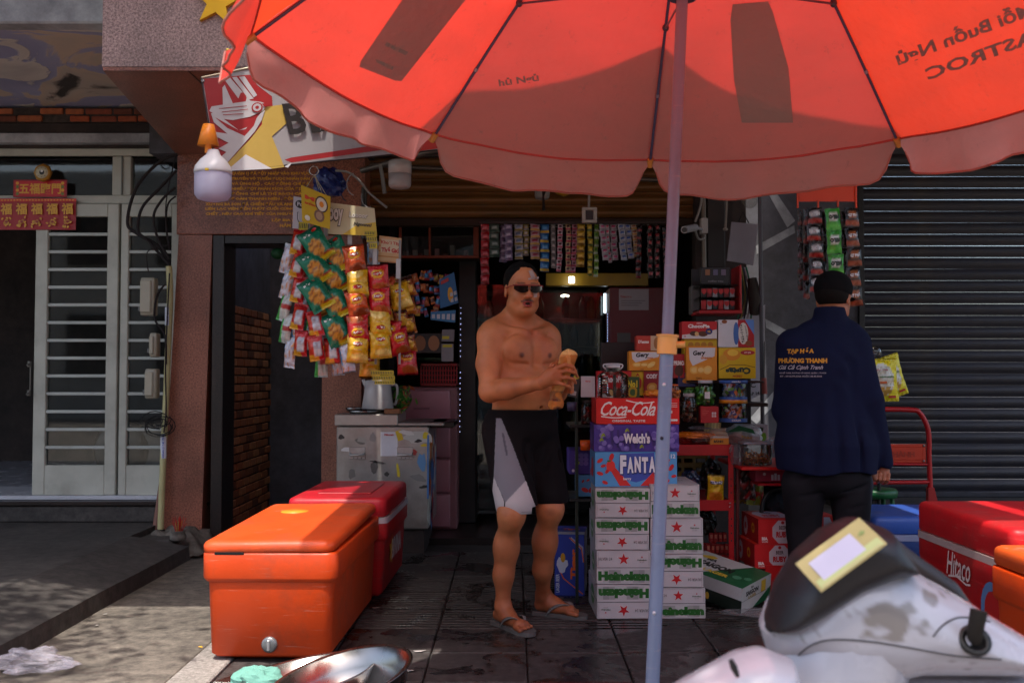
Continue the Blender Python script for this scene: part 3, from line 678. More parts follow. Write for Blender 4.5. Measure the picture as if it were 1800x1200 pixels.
MB('steel').box(xs0, 9, YR - .05, YR + .03, zz0 - .05, zz0, C('#4a4a52'), .006).build('bottom_rail', shr, world=True)
rs = MB('concrete_dark').box(X(1500, 7.6), 9, 7.55, YR + .3, -.05, zz0 - .05, (.3, .3, .3), .01).build('shop_step'); tag(rs, kind='structure')
rp = MB('concrete').box(3.9, 9, 2.2, 7.55, -.05, .0, (.3, .3, .3)).build('side_path'); tag(rp, kind='structure')
box_struct('wall_base', xg0 - .1, X(1500, 7.6), 7.55, YR, -.05, .1, 'concrete_dark')
# ---------------------------------------------------------------- houses across the street (behind the camera; they light and reflect)
for i, (x, w_, h_, c_) in enumerate([(-16, 9, 7, '#b8b0a2'), (-6.5, 9, 6, '#8f8a80'), (3, 8, 7.5, '#a89a86'), (11.5, 9, 6.5, '#9a9a98')]):
    t = thing('row_house', 'tall %s street house with rows of dark windows across the road' % ['cream', 'grey', 'tan', 'pale grey'][i], 'house', (x + w_ / 2, -14, 0))
    MB('paint').box(x, x + w_, -18, -14, -.06, h_, C(c_), .02).build('wall', t, world=True)
    for a in range(3):
        for b in range(2):
            MB('steel').box(x + .9 + a * (w_ - 1.4) / 3, x + .9 + a * (w_ - 1.4) / 3 + 1.4, -14.0, -13.9, 1.2 + b * 3.1, 2.9 + b * 3.1, C('#15171a')).build('window', t, world=True)
# ---------------------------------------------------------------- awning over the shop (above the umbrella) and the banner's frame
YA = 3.15; ZA = 3.15
aw_ = thing('awning', 'brown canvas awning on a steel frame reaching out over the shop front', 'awning', (1.2, 5, ZA))
XA0 = -.93
vmat('tarp', .8, nz=(3, .2), bump=(20, .2), transl=.06)
def yfr_(x): return -min(.28, (.26 if x > .58 else .13) * abs(x - .58))   # front edge bent to shape the shade it throws on the parasol
def tf(x0, x1, y0, y1): return lambda u, v: Vector((x0 + u * (x1 - x0), y0 + v * (y1 - y0) + (1 - v) * (yfr_(x0 + u * (x1 - x0)) if x0 == XA0 else 0), ZA + .03 * math.sin(u * 9) * math.sin(v * 3.14) + .1 * v))
MB('tarp').grid(tf(XA0, 1.98, YA, 7.0), 20, 10, C('#5a4232')).build('canvas', aw_, world=True)
MB('tarp').grid(tf(-1.02, XA0 - .002, 5.95, 7.0), 2, 6, C('#5a4232')).build('canvas', aw_, world=True)  # extra strip added to keep sun off the rolling shutter
MB('tarp').grid(tf(2.06, 5.5, 2.7, 8.3), 20, 10, C('#5a4232')).build('canvas', aw_, world=True)  # second canvas, set off by an added gap that lets sun stripe the right cooler
q = MB('steel')
for x in (XA0 + .01, 1.0, 1.96): q.tube([(x, YA + .2, ZA - .03), (x, 7.0, ZA + .07)], .014, C('#4a4440'), 8)
q.tube([(XA0, YA + .21, ZA - .03), (1.98, YA + .21, ZA - .03)], .014, C('#4a4440'), 8); q.build('frame', aw_, world=True)
# ================================================================ beach umbrella
def umb_mat(name, transl):
    m = bpy.data.materials.new(name); m.use_nodes = True; n = m.node_tree.nodes; l = m.node_tree.links; n.remove(n['Principled BSDF'])
    a = n.new('ShaderNodeAttribute'); a.attribute_name = 'Col'; tc = n.new('ShaderNodeTexCoord')
    no = n.new('ShaderNodeTexNoise'); no.inputs['Scale'].default_value = 4; no.inputs['Detail'].default_value = 7; mp = n.new('ShaderNodeMapping'); mp.inputs['Scale'].default_value = (1, 1, 3); l.new(tc.outputs['Object'], mp.inputs[0]); l.new(mp.outputs[0], no.inputs['Vector'])
    mr = n.new('ShaderNodeMapRange'); mr.inputs['To Min'].default_value = .72; mr.inputs['To Max'].default_value = 1.2; l.new(no.outputs[0], mr.inputs[0])
    vs = n.new('ShaderNodeVectorMath'); vs.operation = 'SCALE'; l.new(a.outputs[0], vs.inputs[0]); l.new(mr.outputs[0], vs.inputs['Scale'])
    n6 = n.new('ShaderNodeTexNoise'); n6.inputs['Scale'].default_value = 22; n6.inputs['Detail'].default_value = 9; n6.inputs['Roughness'].default_value = .8; l.new(tc.outputs['Object'], n6.inputs['Vector'])
    r6 = n.new('ShaderNodeValToRGB'); r6.color_ramp.elements[0].position = .27; r6.color_ramp.elements[0].color = (.45, .4, .4, 1); r6.color_ramp.elements[1].position = .42; r6.color_ramp.elements[1].color = (1, 1, 1, 1); l.new(n6.outputs[0], r6.inputs[0])
    m6 = n.new('ShaderNodeMix'); m6.data_type = 'RGBA'; m6.blend_type = 'MULTIPLY'; m6.inputs[0].default_value = .9; l.new(vs.outputs[0], m6.inputs[6]); l.new(r6.outputs[0], m6.inputs[7]); vs = m6; vo = m6.outputs[2]
    tr = n.new('ShaderNodeBsdfTranslucent'); l.new(vo, tr.inputs[0])
    df = n.new('ShaderNodeBsdfDiffuse'); mx = n.new('ShaderNodeMix'); mx.data_type = 'RGBA'; ge = n.new('ShaderNodeNewGeometry'); mb_ = n.new('ShaderNodeMapRange'); mb_.inputs['To Min'].default_value = .95; mb_.inputs['To Max'].default_value = .15 if name == 'canvas' else .95; l.new(ge.outputs['Backfacing'], mb_.inputs[0]); l.new(mb_.outputs[0], mx.inputs[0]);   # grey coating inside, red print outside
    l.new(vo, mx.inputs[6]); mx.inputs[7].default_value = (.40, .365, .35, 1); l.new(mx.outputs[2], df.inputs[0])
    wv = n.new('ShaderNodeTexNoise'); wv.inputs['Scale'].default_value = 30; l.new(tc.outputs['Object'], wv.inputs['Vector']); bp = n.new('ShaderNodeBump'); bp.inputs['Strength'].default_value = .45; bp.inputs['Distance'].default_value = .012; l.new(wv.outputs[0], bp.inputs['Height']); l.new(bp.outputs[0], df.inputs['Normal'])
    ms = n.new('ShaderNodeMixShader'); ms.inputs[0].default_value = transl; l.new(df.outputs[0], ms.inputs[1]); l.new(tr.outputs[0], ms.inputs[2]); l.new(ms.outputs[0], n['Material Output'].inputs[0]); M[name] = m
umb_mat('canvas', .46); umb_mat('canvas_print', .40)
UY, UZ = 2.68, 2.86
HB = Vector(((1237 - 900) / FP * UY, UY, UZ)); AXU = Vector((.054, .032, 1)).normalized()
E1 = Vector((0, 1, 0)).cross(AXU).normalized(); E2 = AXU.cross(E1)
um = thing('parasol', 'big red street parasol with a pale blue pole shading the shop front', 'parasol', HB - AXU * (HB.z / AXU.z))
rim = [HB - AXU * .81 + (E1 * math.cos(1.505 + k * math.pi / 4) + E2 * math.sin(1.505 + k * math.pi / 4)) * 1.2 for k in range(8)]
for k, (px, py) in {0: (1143, 280), 1: (763, 235), 2: (441, 60), 7: (1578, 243)}.items(): rim[k] = W(px, py, rim[k].y)
def ribp(k, s):
    a = HB - AXU * .02; b = rim[k % 8]; p = a.lerp(b, s); return p + AXU * .075 * math.sin(math.pi * s) * (1 - .3 * s)
PC = {0: C('#ff3a34'), 1: C('#ff3a28'), 2: C('#ff3a05'), 7: C('#ff3d36'), 6: C('#f03208'), 5: C('#ff3a20'), 4: C('#ff3a20'), 3: C('#ff3505')}
canopies = {}
for k in range(8):
    q = MB('canvas')
    def pf(u, v, k=k):
        s = .02 + .98 * v; a, b = ribp(k, s), ribp(k + 1, s); p = a.lerp(b, u); return p - AXU * .035 * math.sin(math.pi * u) * s - AXU * .004 * nz(u * 6, v * 9, k)
    q.grid(pf, 14, 24, PC[k]); o = q.build('canopy_panel', um, world=True); canopies[k] = o
    sm = MB('canvas'); sm.tube([pf(i / 14, 1) - AXU * .003 for i in range(15)], .004, tuple(x * .6 + .08 for x in PC[k]), 5); sm.build('hem_seam', um, world=True)
    # valance hanging from the panel edge
    v_ = MB('canvas'); a, b = rim[k], rim[(k + 1) % 8]; L = (b - a).length; mid = (a + b) / 2; out = (mid - (HB - AXU * .81)); out -= AXU * out.dot(AXU); out.normalize()
    dr = {1: .11, 2: .17}.get(k, .135)
    def vf(u, v, k=k, a=a, b=b, out=out):
        e = min(u, 1 - u) * L; base = pf(u, 1, k); uu = u
        side = max(0, 1 - e / .05); inset = .022 * v * v * (1 if v > .1 else 0) * side; len_ = dr * (1 - .62 * max(0, 1 - e / .10) ** 2.2) * (1 + .05 * math.sin(u * 11 + k))
        fold = .012 * v * math.sin(u * 22 + 3 * nz(u * 5, k)) + .02 * v * nz(u * 4, v, k * 3)
        dirn = (b - a).normalized() * (inset if u < .5 else -inset)
        return base + dirn - AXU * len_ * v + out * (fold + {1: .03, 2: .065}.get(k, .015) * v)
    v_.grid(vf, 30, 8, (tuple(x * .55 + y for x, y in zip(PC[k], (.40, .30, .28))) if k != 2 else C('#e83020'))); 
    v_.tube([vf(i / 30, 1) for i in range(31)], .0035, C('#c98a80'), 5); v_.build('valance', um, world=True)
for k in range(8):
    q = MB('plastic'); pts = [ribp(k, .02 + .97 * i / 12) - AXU * .012 for i in range(13)]
    q.tube(pts, .0052, C('#3c4668'), 6); o = q.build('rib', um, world=True)
    c_ = MB('plastic'); c_.tube([pts[-1] + (pts[-1] - pts[-2]).normalized() * .0, pts[-1] + (pts[-1] - pts[-2]).normalized() * .035], .012, C('#b58a45'), 8); c_.build('rib_tip', o, world=True)
    s_ = MB('plastic'); hubl = HB - AXU * .62 + (rim[k] - HB).normalized() * .03; s_.tube([hubl, ribp(k, .62) - AXU * .016], .0038, C('#454d66'), 6)
    j = ribp(k, .62) - AXU * .014; s_.ell(j, (.012, .012, .014), C('#3a3c4c'), 8, 6); s_.build('strut', o, world=True)
    t_ = MB('steel')
    for s in (.45, .8): t_.tube([ribp(k, s) - AXU * .012, ribp(k, s + .008) - AXU * .012], .0072, C('#9a9db0'), 8)
    t_.build('ferrule', o, world=True)
q = MB('cloth'); p_ = ribp(0, .42) - AXU * .01; q.box(p_.x - .03, p_.x + .0, p_.y - .004, p_.y, p_.z - .05, p_.z + .02, C('#a01212'), .003); q.build('velcro_strap', um, world=True)
# pole in two tubes, joined by a yellow sleeve
base = HB - AXU * (HB.z / AXU.z); pz = lambda z: base + AXU * (z / AXU.z) + Vector((-.019, 0, 0))
zj = Z(605, 2.6)
q = MB('paintpole'); vmat('paintpole', .35, nz=(3, .12), bump=(30, .03), dirt=.4, scr=.5); q = MB('paintpole'); q.tube([pz(0.04), pz(zj)], .0182, C('#76839f'), 20).build('pole', um, world=True)
q = MB('paintpole').tube([pz(zj), pz(UZ - .06)], .0158, C('#757890'), 20).build('upper_pole', um, world=True)
q = MB('plastic'); q.tube([pz(zj - .025), pz(zj + .02)], .0265, C('#e0a455'), 20); q.tube([pz(zj + .02), pz(zj + .026)], .030, C('#d09a50'), 20); q.tube([pz(zj) + Vector((.024, -.005, 0)), pz(zj) + Vector((.046, -.01, 0))], .009, C('#d09a50'), 8); q.build('clamp', um, world=True)
q = MB('plastic').tube([pz(UZ - .68), pz(UZ - .58)], .04, C('#3a3f58'), 12).build('runner', um, world=True); MB('plastic').tube([pz(UZ - .08), pz(UZ + .05)], .035, C('#3a3f58'), 12).build('hub', um, world=True)
q = MB('steel')
for py in (676, 770, 1075): 
    p_ = pz(Z(py, 2.6)); q.ell(p_ + Vector((-.006, -.018, 0)), (.005, .003, .005), C('#30303a') if py == 770 else C('#d0d0d8'), 8, 6)
q.build('pin', um, world=True)
MB('concrete').lathe([(.24, 0), (.25, .02), (.25, .06), (.06, .1), (.03, .12)], base, (.3, .3, .3), 24).build('base', um, world=True)
# printed figures on the panels, placed on the cloth
def cast(k, px, py):
    me = canopies[k].data; 
    if k not in _bv: _bv[k] = BVHTree.FromPolygons([canopies[k].matrix_world @ v.co + um.location for v in me.vertices], [tuple(p.vertices) for p in me.polygons])
    o = Vector((0, 0, CZ)); d = (W(px, py, 3) - o).normalized(); h = _bv[k].ray_cast(o, d)
    return (h[0] - d * .004) if h[0] else None
_bv = {}
def print_on(k, items, col, name='print'):
    q = MB('canvas_print')
    for vs, fs in items:
        P = [cast(k, x, y) for x, y in vs]
        if any(p is None for p in P): 
            ok = [i for i, p in enumerate(P) if p is not None]; fs = [f for f in fs if all(i in ok for i in f)]; P = [p or Vector((0, 0, 0)) for p in P]
        q.add(P, fs, col)
    if q.f: return q.build(name, um, world=True)
def gridpoly(c0, c1, c2, c3, n=6, m=10, top=None):
    vs = []; 
    for j in range(m + 1):
        for i in range(n + 1):
            u, v = i / n, j / m; a = Vector(c0).lerp(Vector(c1), u); b = Vector(c3).lerp(Vector(c2), u); vs.append(tuple(a.lerp(b, v)))
    fs = [(j * (n + 1) + i, j * (n + 1) + i + 1, (j + 1) * (n + 1) + i + 1, (j + 1) * (n + 1) + i) for j in range(m) for i in range(n)]; return vs, fs
DK = C('#8a3530')
print_on(7, [gridpoly((1288, 8), (1350, 3), (1358, 20), (1284, 34), 4, 3), gridpoly((1284, 34), (1358, 20), (1386, 120), (1290, 140)), gridpoly((1290, 140), (1386, 120), (1394, 216), (1304, 216))], DK)
print_on(1, [gridpoly((748, -60), (850, -40), (706, 143), (634, 108), 6, 12), gridpoly((706, 143), (634, 108), (632, 118), (694, 142), 4, 2)], DK)
print_on(1, [gridpoly((660, 104), (662, 110), (690, 124), (692, 117), 4, 2), gridpoly((680, 74), (718, 92), (713, 98), (676, 80), 4, 2)], C('#2c1010'))
def text_on(k, s, c0, c1, h, col, mirror=True, bold=.03):
    vs, fs, a = text2d(s, bold, 0, 2); c0, c1 = Vector(c0), Vector(c1); d = c1 - c0; n = Vector((-d.y, d.x)).normalized()
    pts = []
    for x, y in vs: p = c0 + d * ((1 - x) if mirror else x) - n * (y * h); pts.append((p.x, p.y))
    print_on(k, [(pts, fs)], col, 'lettering')
text_on(6, 'Mỗi Buồn Ngủ', (1582, 122), (1822, 32), 36, C('#5a1410'))
text_on(6, 'EASTROC', (1632, 142), (1845, 66), 22, C('#5a1410'))
text_on(0, 'hủ Ngủ', (878, 156), (948, 146), 17, C('#4a3030'), mirror=False)
# ================================================================ beer banner
bn = thing('banner', 'hanging white and red beer banner with a bird and black letters behind the parasol edge', 'banner', W(370, 300, 4.7))
BT = [W(354, 137, 4.7), W(800, 45, 5.4), W(790, 262, 5.4), W(381, 303, 4.7)]
def bmap(u, v, h=0.):   # u 0..1 left-right, v 0..1 bottom-top
    p = BT[3].lerp(BT[2], u).lerp(BT[0].lerp(BT[1], u), v); return p + Vector((.25, -1, 0)).normalized() * (h + .0012 * math.sin(u * 14) * v)
q = MB('vinyl'); vmat('vinyl', .4, nz=(3, .15), bump=(9, .25), dirt=.35, transl=.25); q = MB('vinyl'); q.grid(lambda u, v: bmap(u, v), 50, 14, C('#a19da0')); q.build('sheet', bn, world=True)
A = Art(); RB = C('#8a1418'); YB = C('#a98d42'); WB = C('#a39fa2')
def P(*a): return [(x, y) for x, y in a]
# art space: px of the photo mapped bilinearly later -> use (u,v)
def inv(px, py):
    u, v = .1, .5
    for _ in range(12):
        def pr(u, v):
            p = bmap(u, v); y = p.y * math.cos(PITCH) + (p.z - CZ) * math.sin(PITCH); z = -p.y * math.sin(PITCH) + (p.z - CZ) * math.cos(PITCH); return np.array([900 + FP * p.x / y, 600 - FP * z / y])
        f = pr(u, v) - np.array([px, py]); e = 1e-3; J = np.stack([(pr(u + e, v) - pr(u, v)) / e, (pr(u, v + e) - pr(u, v)) / e], 1); d = np.linalg.solve(J, f); u -= d[0]; v -= d[1]
    return (u, v)
def bp(pts, col): A.poly([inv(*p) for p in pts], col)
bp([(357, 139), (440, 132), (452, 150), (478, 170), (480, 200), (455, 235), (425, 262), (388, 300), (382, 296)], RB)
bp([(455, 190), (500, 184), (506, 215), (478, 240), (500, 294), (478, 297), (432, 272), (400, 300), (386, 301), (440, 245)], YB)
bp([(432, 272), (478, 297), (398, 301)], C('#b9b6ba'))
bp([(394, 140), (404, 137), (440, 178), (425, 182)], WB); bp([(408, 137), (416, 136), (446, 174), (438, 176)], WB); bp([(420, 136), (430, 135), (452, 168), (446, 172)], WB); bp([(391, 155), (395, 150), (410, 184), (392, 186)], WB)
bp([(368, 196), (372, 188), (440, 178), (458, 180), (470, 184), (462, 196), (440, 206), (410, 212), (392, 210)], WB)
bp([(371, 200), (380, 200), (420, 230), (440, 222), (458, 200), (466, 194), (460, 212), (448, 232), (432, 250), (402, 284), (388, 296), (384, 280), (398, 268), (384, 262), (402, 252), (378, 240), (374, 232), (400, 236), (376, 216)], WB)
bp([(378, 207), (420, 230), (432, 228), (446, 208), (452, 206), (446, 222), (430, 240), (400, 226)], RB)
for a_ in ([(385, 192), (434, 187)], [(390, 198), (436, 193)], [(392, 203), (428, 201)]): A.line([inv(*p) for p in a_], .006, RB)
c_ = inv(452, 190); A.ell(c_[0], c_[1], .021, .05, RB, 14); A.ell(c_[0], c_[1], .016, .038, WB, 12); A.ell(c_[0], c_[1], .007, .017, RB, 10)
bp([(460, 184), (480, 178), (466, 190)], RB)
bp([(500, 282), (512, 278), (690, 252), (690, 262), (512, 287)], RB); bp([(690, 252), (760, 240), (770, 262), (712, 270)], C('#b5261c')); bp([(500, 294), (512, 287), (512, 289), (506, 296)], C('#b9b6ba'))
def lett(ch, c4): 
    vs, fs, _ = text2d(ch, .02, 0, 2); a, b, c, d = [Vector(p) for p in c4]   # bl br tr tl
    pts = [inv(*(a.lerp(b, x).lerp(d.lerp(c, x), y))) for x, y in vs]; A.it.append((pts, fs, C('#1c1716'), A.lay)); A.lay += 1
lett('B', [(509, 238), (540, 236), (533, 182), (495, 184)]); lett('I', [(548, 235), (564, 234), (552, 180), (535, 182)]); lett('A', [(563, 233), (598, 229), (590, 176), (560, 178)])
A.emit(q := MB('print'), lambda u, v, h: bmap(u, v, .002 + h * 2.2)); q.build('print', bn, world=True)
q = MB('steel').tube([bmap(i / 20, 1.0) for i in range(21)], .006, C('#b0a890'), 6); q.tube([bmap(0, v / 8) for v in range(9)], .004, C('#3a3030'), 5); q.tube([bmap(i / 30, 0) for i in range(31)], .004, C('#3a3030'), 5)
q.build('edge_rope', bn, world=True)
for u, v in ((.004, .96), (.07, .97)): MB('steel').lathe([(.008, 0), (.008, .006)], bmap(u, v, .004), C('#8a8a8a'), 8, 'Y').build('eyelet', bn, world=True)
# roof frame tubes behind the banner
fr_ = thing('steel_rails', 'grey steel rails and cables running under the awning behind the banner', 'steel rails', W(700, 260, 6.4))
q = MB('steel'); q.tube([W(636, 300, 6.3), W(800, 254, 5.9)], .02, C('#6c6660'), 8); q.tube([W(650, 290, 6.6), W(1180, 318, 6.8)], .016, C('#5d564f'), 8); q.tube([W(640, 330, 6.6), W(640, 420, 6.6)], .02, C('#3c3733'), 8); q.build('rail', fr_, world=True)
q = MB('rubber'); q.tube(catmull([W(*p) for p in ((590, 300, 5.9), (612, 303, 5.9), (632, 318, 5.95), (650, 340, 6), (680, 365, 6))], 6), .007, C('#8d8a86'), 6)
q.tube(catmull([W(*p) for p in ((668, 290, 6.1), (672, 310, 6.1), (676, 340, 6.1))], 5), .012, C('#7f7c78'), 6); q.build('cable', fr_, world=True)
# ================================================================ bulbs
def bulb(name, label, px, py0, py1, Y, wpx, col, cap=C('#d5d2d6'), neck=True):
    s_ = Y / FP; r = wpx / 2 * s_; z0, z1 = Z(py1, Y), Z(py0, Y); x = X(px, Y, py0); h = z1 - z0
    t = thing(name, label, 'light bulb', (x, Y, z0), 0, 'LED bulbs hanging at the shop')
    zc = h * .56
    MB('bulb').lathe([(.001, 0), (r * .45, .004), (r * .82, h * .05), (r * .98, h * .13), (r, h * .22), (r, zc)], (0, 0, 0), col, 24).build('diffuser', t)
    if neck: MB('ceramic').lathe([(r * 1.03, zc - .004), (r * 1.03, zc + h * .04), (r * .97, zc + h * .12), (r * .7, zc + h * .25), (r * .4, zc + h * .34), (r * .3, h)], (0, 0, 0), cap, 24).build('housing', t)
    else: MB('ceramic').lathe([(r * 1.03, zc - .004), (r * 1.03, h * .96), (r * .9, h)], (0, 0, 0), cap, 24).build('housing', t)
    return t
b1 = bulb('bulb', 'big white bulb under a small orange shade beside the beer banner', 375, 264, 355, 4.62, 64, C('#cdc8e0'))
q = MB('plastic'); p_ = W(366, 262, 4.62); q.lathe([(.016, -.02), (.016, .02), (.05, .016), (.026, .115), (.012, .118)], p_, C('#f08a25'), 20, cap=False); o = q.build('lamp_shade', loc=p_); tag(o, 'small orange lampshade over the big white bulb beside the banner', 'lampshade')
MB('plastic').box(-.012, .006, -.088, -.08, .13, .142, C('#d8b41c'), .002).build('tape', b1)
bulb('bulb', 'grey white bulb under the steel rail left of the rolling shutter', 703, 283, 333, 5.6, 40, C('#bdb7b6'), C('#a8a3a0'), False)
bulb('bulb', 'clear white bulb hanging in front of the middle of the rolling shutter', 953, 305, 352, 6.5, 27, C('#9b9894'), C('#8f8b88'))
cc = W(991, 326, 6.9); q = MB('gold'); q.lathe([(.0, .0), (.08, 0), (.082, .02), (.06, .035), (.055, .02), (.0, .02)], cc, C('#a07818'), 8, 'Y'); q.mat('chrome'); q.ell(cc + Vector((0, -.02, .01)), (.045, .02, .045), C('#9a7a70'))
o = q.build('mirror', loc=cc); tag(o, 'gold edged octagonal mirror fixed to the rolling shutter', 'octagonal mirror')
cc = W(956, 345, 6.4); q = MB('rubber').tube([W(956, 316, 6.4), W(957, 330, 6.4), W(955, 345, 6.4), W(956, 370, 6.4)], [.008, .018, .006, .012], C('#1c1512'), 8); q.ell(W(958, 330, 6.4), (.018, .012, .025), C('#1c1512')); o = q.build('chain_charm', loc=cc); tag(o, 'dark knotted charm hanging before the middle bulb', 'hanging charm')
cc = W(1036, 378, 6.5); q = MB('plastic'); q.tube([W(1036, 318, 6.5), W(1035, 364, 6.5)], .008, C('#8a8078'), 8)
for a_, b_, c_, d_ in ((1023, 1049, 365, 370), (1023, 1049, 387, 392), (1023, 1029, 370, 387), (1043, 1049, 370, 387)): l_, h_ = W(a_, d_, 6.5), W(b_, c_, 6.5); q.box(l_.x, h_.x, 6.48, 6.52, l_.z, h_.z, C('#a59d94'), .004)
q.box(X(1029, 6.5), X(1043, 6.5), 6.5, 6.53, Z(387, 6.5), Z(370, 6.5), BLACK); o = q.build('socket_box', loc=cc); tag(o, 'pale square socket box hanging on a rod from the shutter', 'socket box')
# CCTV + white junction box
cc = W(1210, 403, 6.6); q = MB('plastic'); q.tube([W(1203, 404, 6.4), W(1222, 400, 6.6)], .024, C('#a8a4a8'), 16); q.tube([W(1203, 404, 6.385), W(1204, 404, 6.43)], .017, BLACK, 12); q.tube([W(1222, 400, 6.6), W(1234, 403, 6.8)], .01, C('#9d999d'), 8)
l_, h_ = W(1230, 412, 6.85), W(1242, 385, 6.85); q.box(l_.x, h_.x, 6.8, 6.86, l_.z, h_.z, C('#a5a09c'), .004); q.tube(catmull([W(1222, 405, 6.7), W(1228, 420, 6.8), W(1238, 418, 6.85), W(1238, 405, 6.85)], 5), .008, C('#8a8580'), 6)
q.tube(catmull([W(1222, 390, 6.8), W(1232, 360, 6.8), W(1234, 330, 6.8)], 5), .008, C('#8a8580'), 6); o = q.build('cctv_camera', loc=cc); tag(o, 'small white security camera on the right post of the shop', 'security camera')
# white sign plate hanging + its string
cc = W(1306, 430, 6.3); t = thing('sign_plate', 'blank grey plate hanging tilted beside the right post of the shop', 'sign plate', cc)
q = MB('paint'); P4 = [W(1278, 458, 6.3), W(1324, 466, 6.3), W(1333, 394, 6.3), W(1286, 390, 6.3)]; n_ = Vector((0, .012, 0)); q.add(P4 + [p + n_ for p in P4], [(0, 1, 2, 3), (7, 6, 5, 4), (0, 4, 5, 1), (1, 5, 6, 2), (2, 6, 7, 3), (3, 7, 4, 0)], C('#77737a')); q.build('plate', t, world=True)
MB('rubber').tube([W(1298, 390, 6.29), W(1306, 372, 6.3), W(1316, 392, 6.29)], .004, BLACK, 5).build('string', t, world=True)
# thin posts and conduit on the right post
t = thing('metal_post', 'thin dark steel post holding the right edge of the awning', 'post', (X(1340, 6.2), 6.2, 0))
MB('paint').tube([(0, 0, 0), (-.01, 0, 3.1)], .013, C('#39343a'), 10).build('tube', t)
MB('wood').tube([W(1343, 664, 6.18), W(1344, 692, 6.18)], [.016, .018], C('#8a3a30'), 8).build('handle', t, world=True)
MB('steel').tube([W(1344, 600, 6.18), W(1343, 664, 6.18)], .004, C('#4a4444'), 6).build('hook', t, world=True)
t = thing('conduit', 'pale electrical conduit with a loose cable on the right shop post', 'conduit', (X(1240, 6.9), 6.9, 1))
q = MB('plastic').tube([W(1236, 300, 6.88), W(1238, 470, 6.88)], .016, C('#6f6558'), 8); q.build('pipe', t, world=True)
q = MB('rubber').tube(catmull([W(1275, 330, 6.85), W(1277, 360, 6.8), W(1275, 402, 6.8)], 4), .008, C('#8a827a'), 6); q.ell(W(1275, 403, 6.8), (.018, .015, .012), C('#8a827a')); q.build('cable', t, world=True)
# grey wrapped pack + bulb shade at the top right
o = MB('film').ell(W(1318, 345, 6.4), (.06, .05, .08), C('#8a8478')).build('wrapped_lamp', loc=W(1318, 345, 6.4)); tag(o, 'cloudy plastic wrapped lamp hanging above the blank plate', 'wrapped lamp')
q = MB('cloth'); q.tube([W(1292, 342, 6.35), W(1330, 328, 6.2)], [.04, .03], C('#5e5a5e'), 10); o = q.build('rolled_tarp', loc=W(1300, 335, 6.3)); tag(o, 'rolled grey tarp tied under the awning on the right', 'rolled tarp')
# paper sign at the right
q = MB('print'); P4 = [W(1285, 722, 6.5), W(1342, 690, 6.5), W(1345, 535, 6.5), W(1300, 560, 6.5)]; q.add([p for p in P4] + [p + Vector((0, .004, 0)) for p in P4], [(0, 1, 2, 3), (7, 6, 5, 4)], C('#96929a')); o = q.build('paper_sign', loc=W(1320, 640, 6.5)); tag(o, 'pale paper notice with black letters leaning behind the snack jars', 'paper sign')
q = MB('print'); pm = lambda c0, c1: None
def txt(mb, s, c, h, wd, col, rot=0, n=None, bold=.03, fx=1, shear=0, sp=1.):
    """lettering standing in the XZ plane at world point c, sizes in metres"""
    A = Art(); A.text(s, 0, 0, h, col, wd, rot, bold, shear, fx, sp=sp); A.emit(mb, lambda u, v, hh: c + Vector((u, -.002 - hh, v))); return mb
k_ = 6.49 / FP
txt(q, 'ÁC', W(1318, 676, 6.49), 11 * k_, 20 * k_, BLACK, .1); txt(q, 'O CẤP 14 LY', W(1324, 690, 6.485), 9 * k_, 42 * k_, BLACK, .12); q.build('lettering', o, world=True)
# ================================================================ electrical boxes, cables, pipe on the granite pillar
pp = thing('drain_pipe', 'cream plastic pipe with a blue printed sticker running down the pillar edge', 'pipe', W(284, 935, 6.75))
pts = [W(297, 468, 6.74), W(299, 520, 6.74), W(296, 600, 6.74), W(292, 700, 6.74), W(287, 800, 6.74), W(282, 935, 6.74)]
MB('hdpe').tube(catmull(pts, 5), .021, C('#b5ad7c'), 14).build('pipe', pp, world=True)
MB('rubber').tube([W(283, 930, 6.73), W(282, 942, 6.73)], .026, BLACK, 12).build('cap', pp, world=True)
for (a_, b_), px in (((540, 572), 296), ((762, 805), 288)):
    q = MB('print'); r_ = .0235
    for i in range(8):
        pass
    q.grid(lambda u, v: W(px, b_ + (a_ - b_) * v, 6.74) + Vector((.0225 * math.sin((u - .5) * 2.2), -.0225 * math.cos((u - .5) * 2.2), 0)), 6, 1, C('#c8cad6'))
    A = Art(); A.text('KHOAN CẮT BÊ TÔNG', 0, 0, .024, C('#2a3a9a'), abs(Z(a_, 6.74) - Z(b_, 6.74)) * .95, R(90), .04); A.emit(q, lambda u, v, h: W(px, (a_ + b_) / 2, 6.74) + Vector((u * .8, -.0235 - h, v))); q.build('sticker', pp, world=True)
cbg = 'meter boxes on the pillar'
def ebox(label, px0, px1, py0, py1):
    a, b = W(px0, py1, 6.8), W(px1, py0, 6.8); c = ((a.x + b.x) / 2, 6.78, a.z); o = MB('plastic').box(a.x, b.x, 6.70, 6.78, a.z, b.z, C('#9a9482'), .012, 2).box(a.x + .004, b.x - .02, 6.685, 6.70, a.z + .02, b.z - .02, C('#a8a290'), .006).build('electric_box', loc=c); tag(o, label, 'electric box', cbg)
    MB('steel').box(a.x - .012, a.x, 6.70, 6.73, a.z + .03, a.z + .06, C('#777777'), .002).build('latch', o, world=True); return o
ebox('upper grey plastic electric box with latches beside the glass door', 255, 281, 490, 556); ebox('small middle grey electric box on the cable run', 271, 285, 586, 628); ebox('lower grey electric box above a coil of loose black wire', 263, 284, 648, 700)
cb = thing('cable_bundle', 'thick dark cables looping from the beam down beside the glass door', 'cables', W(290, 470, 6.7))
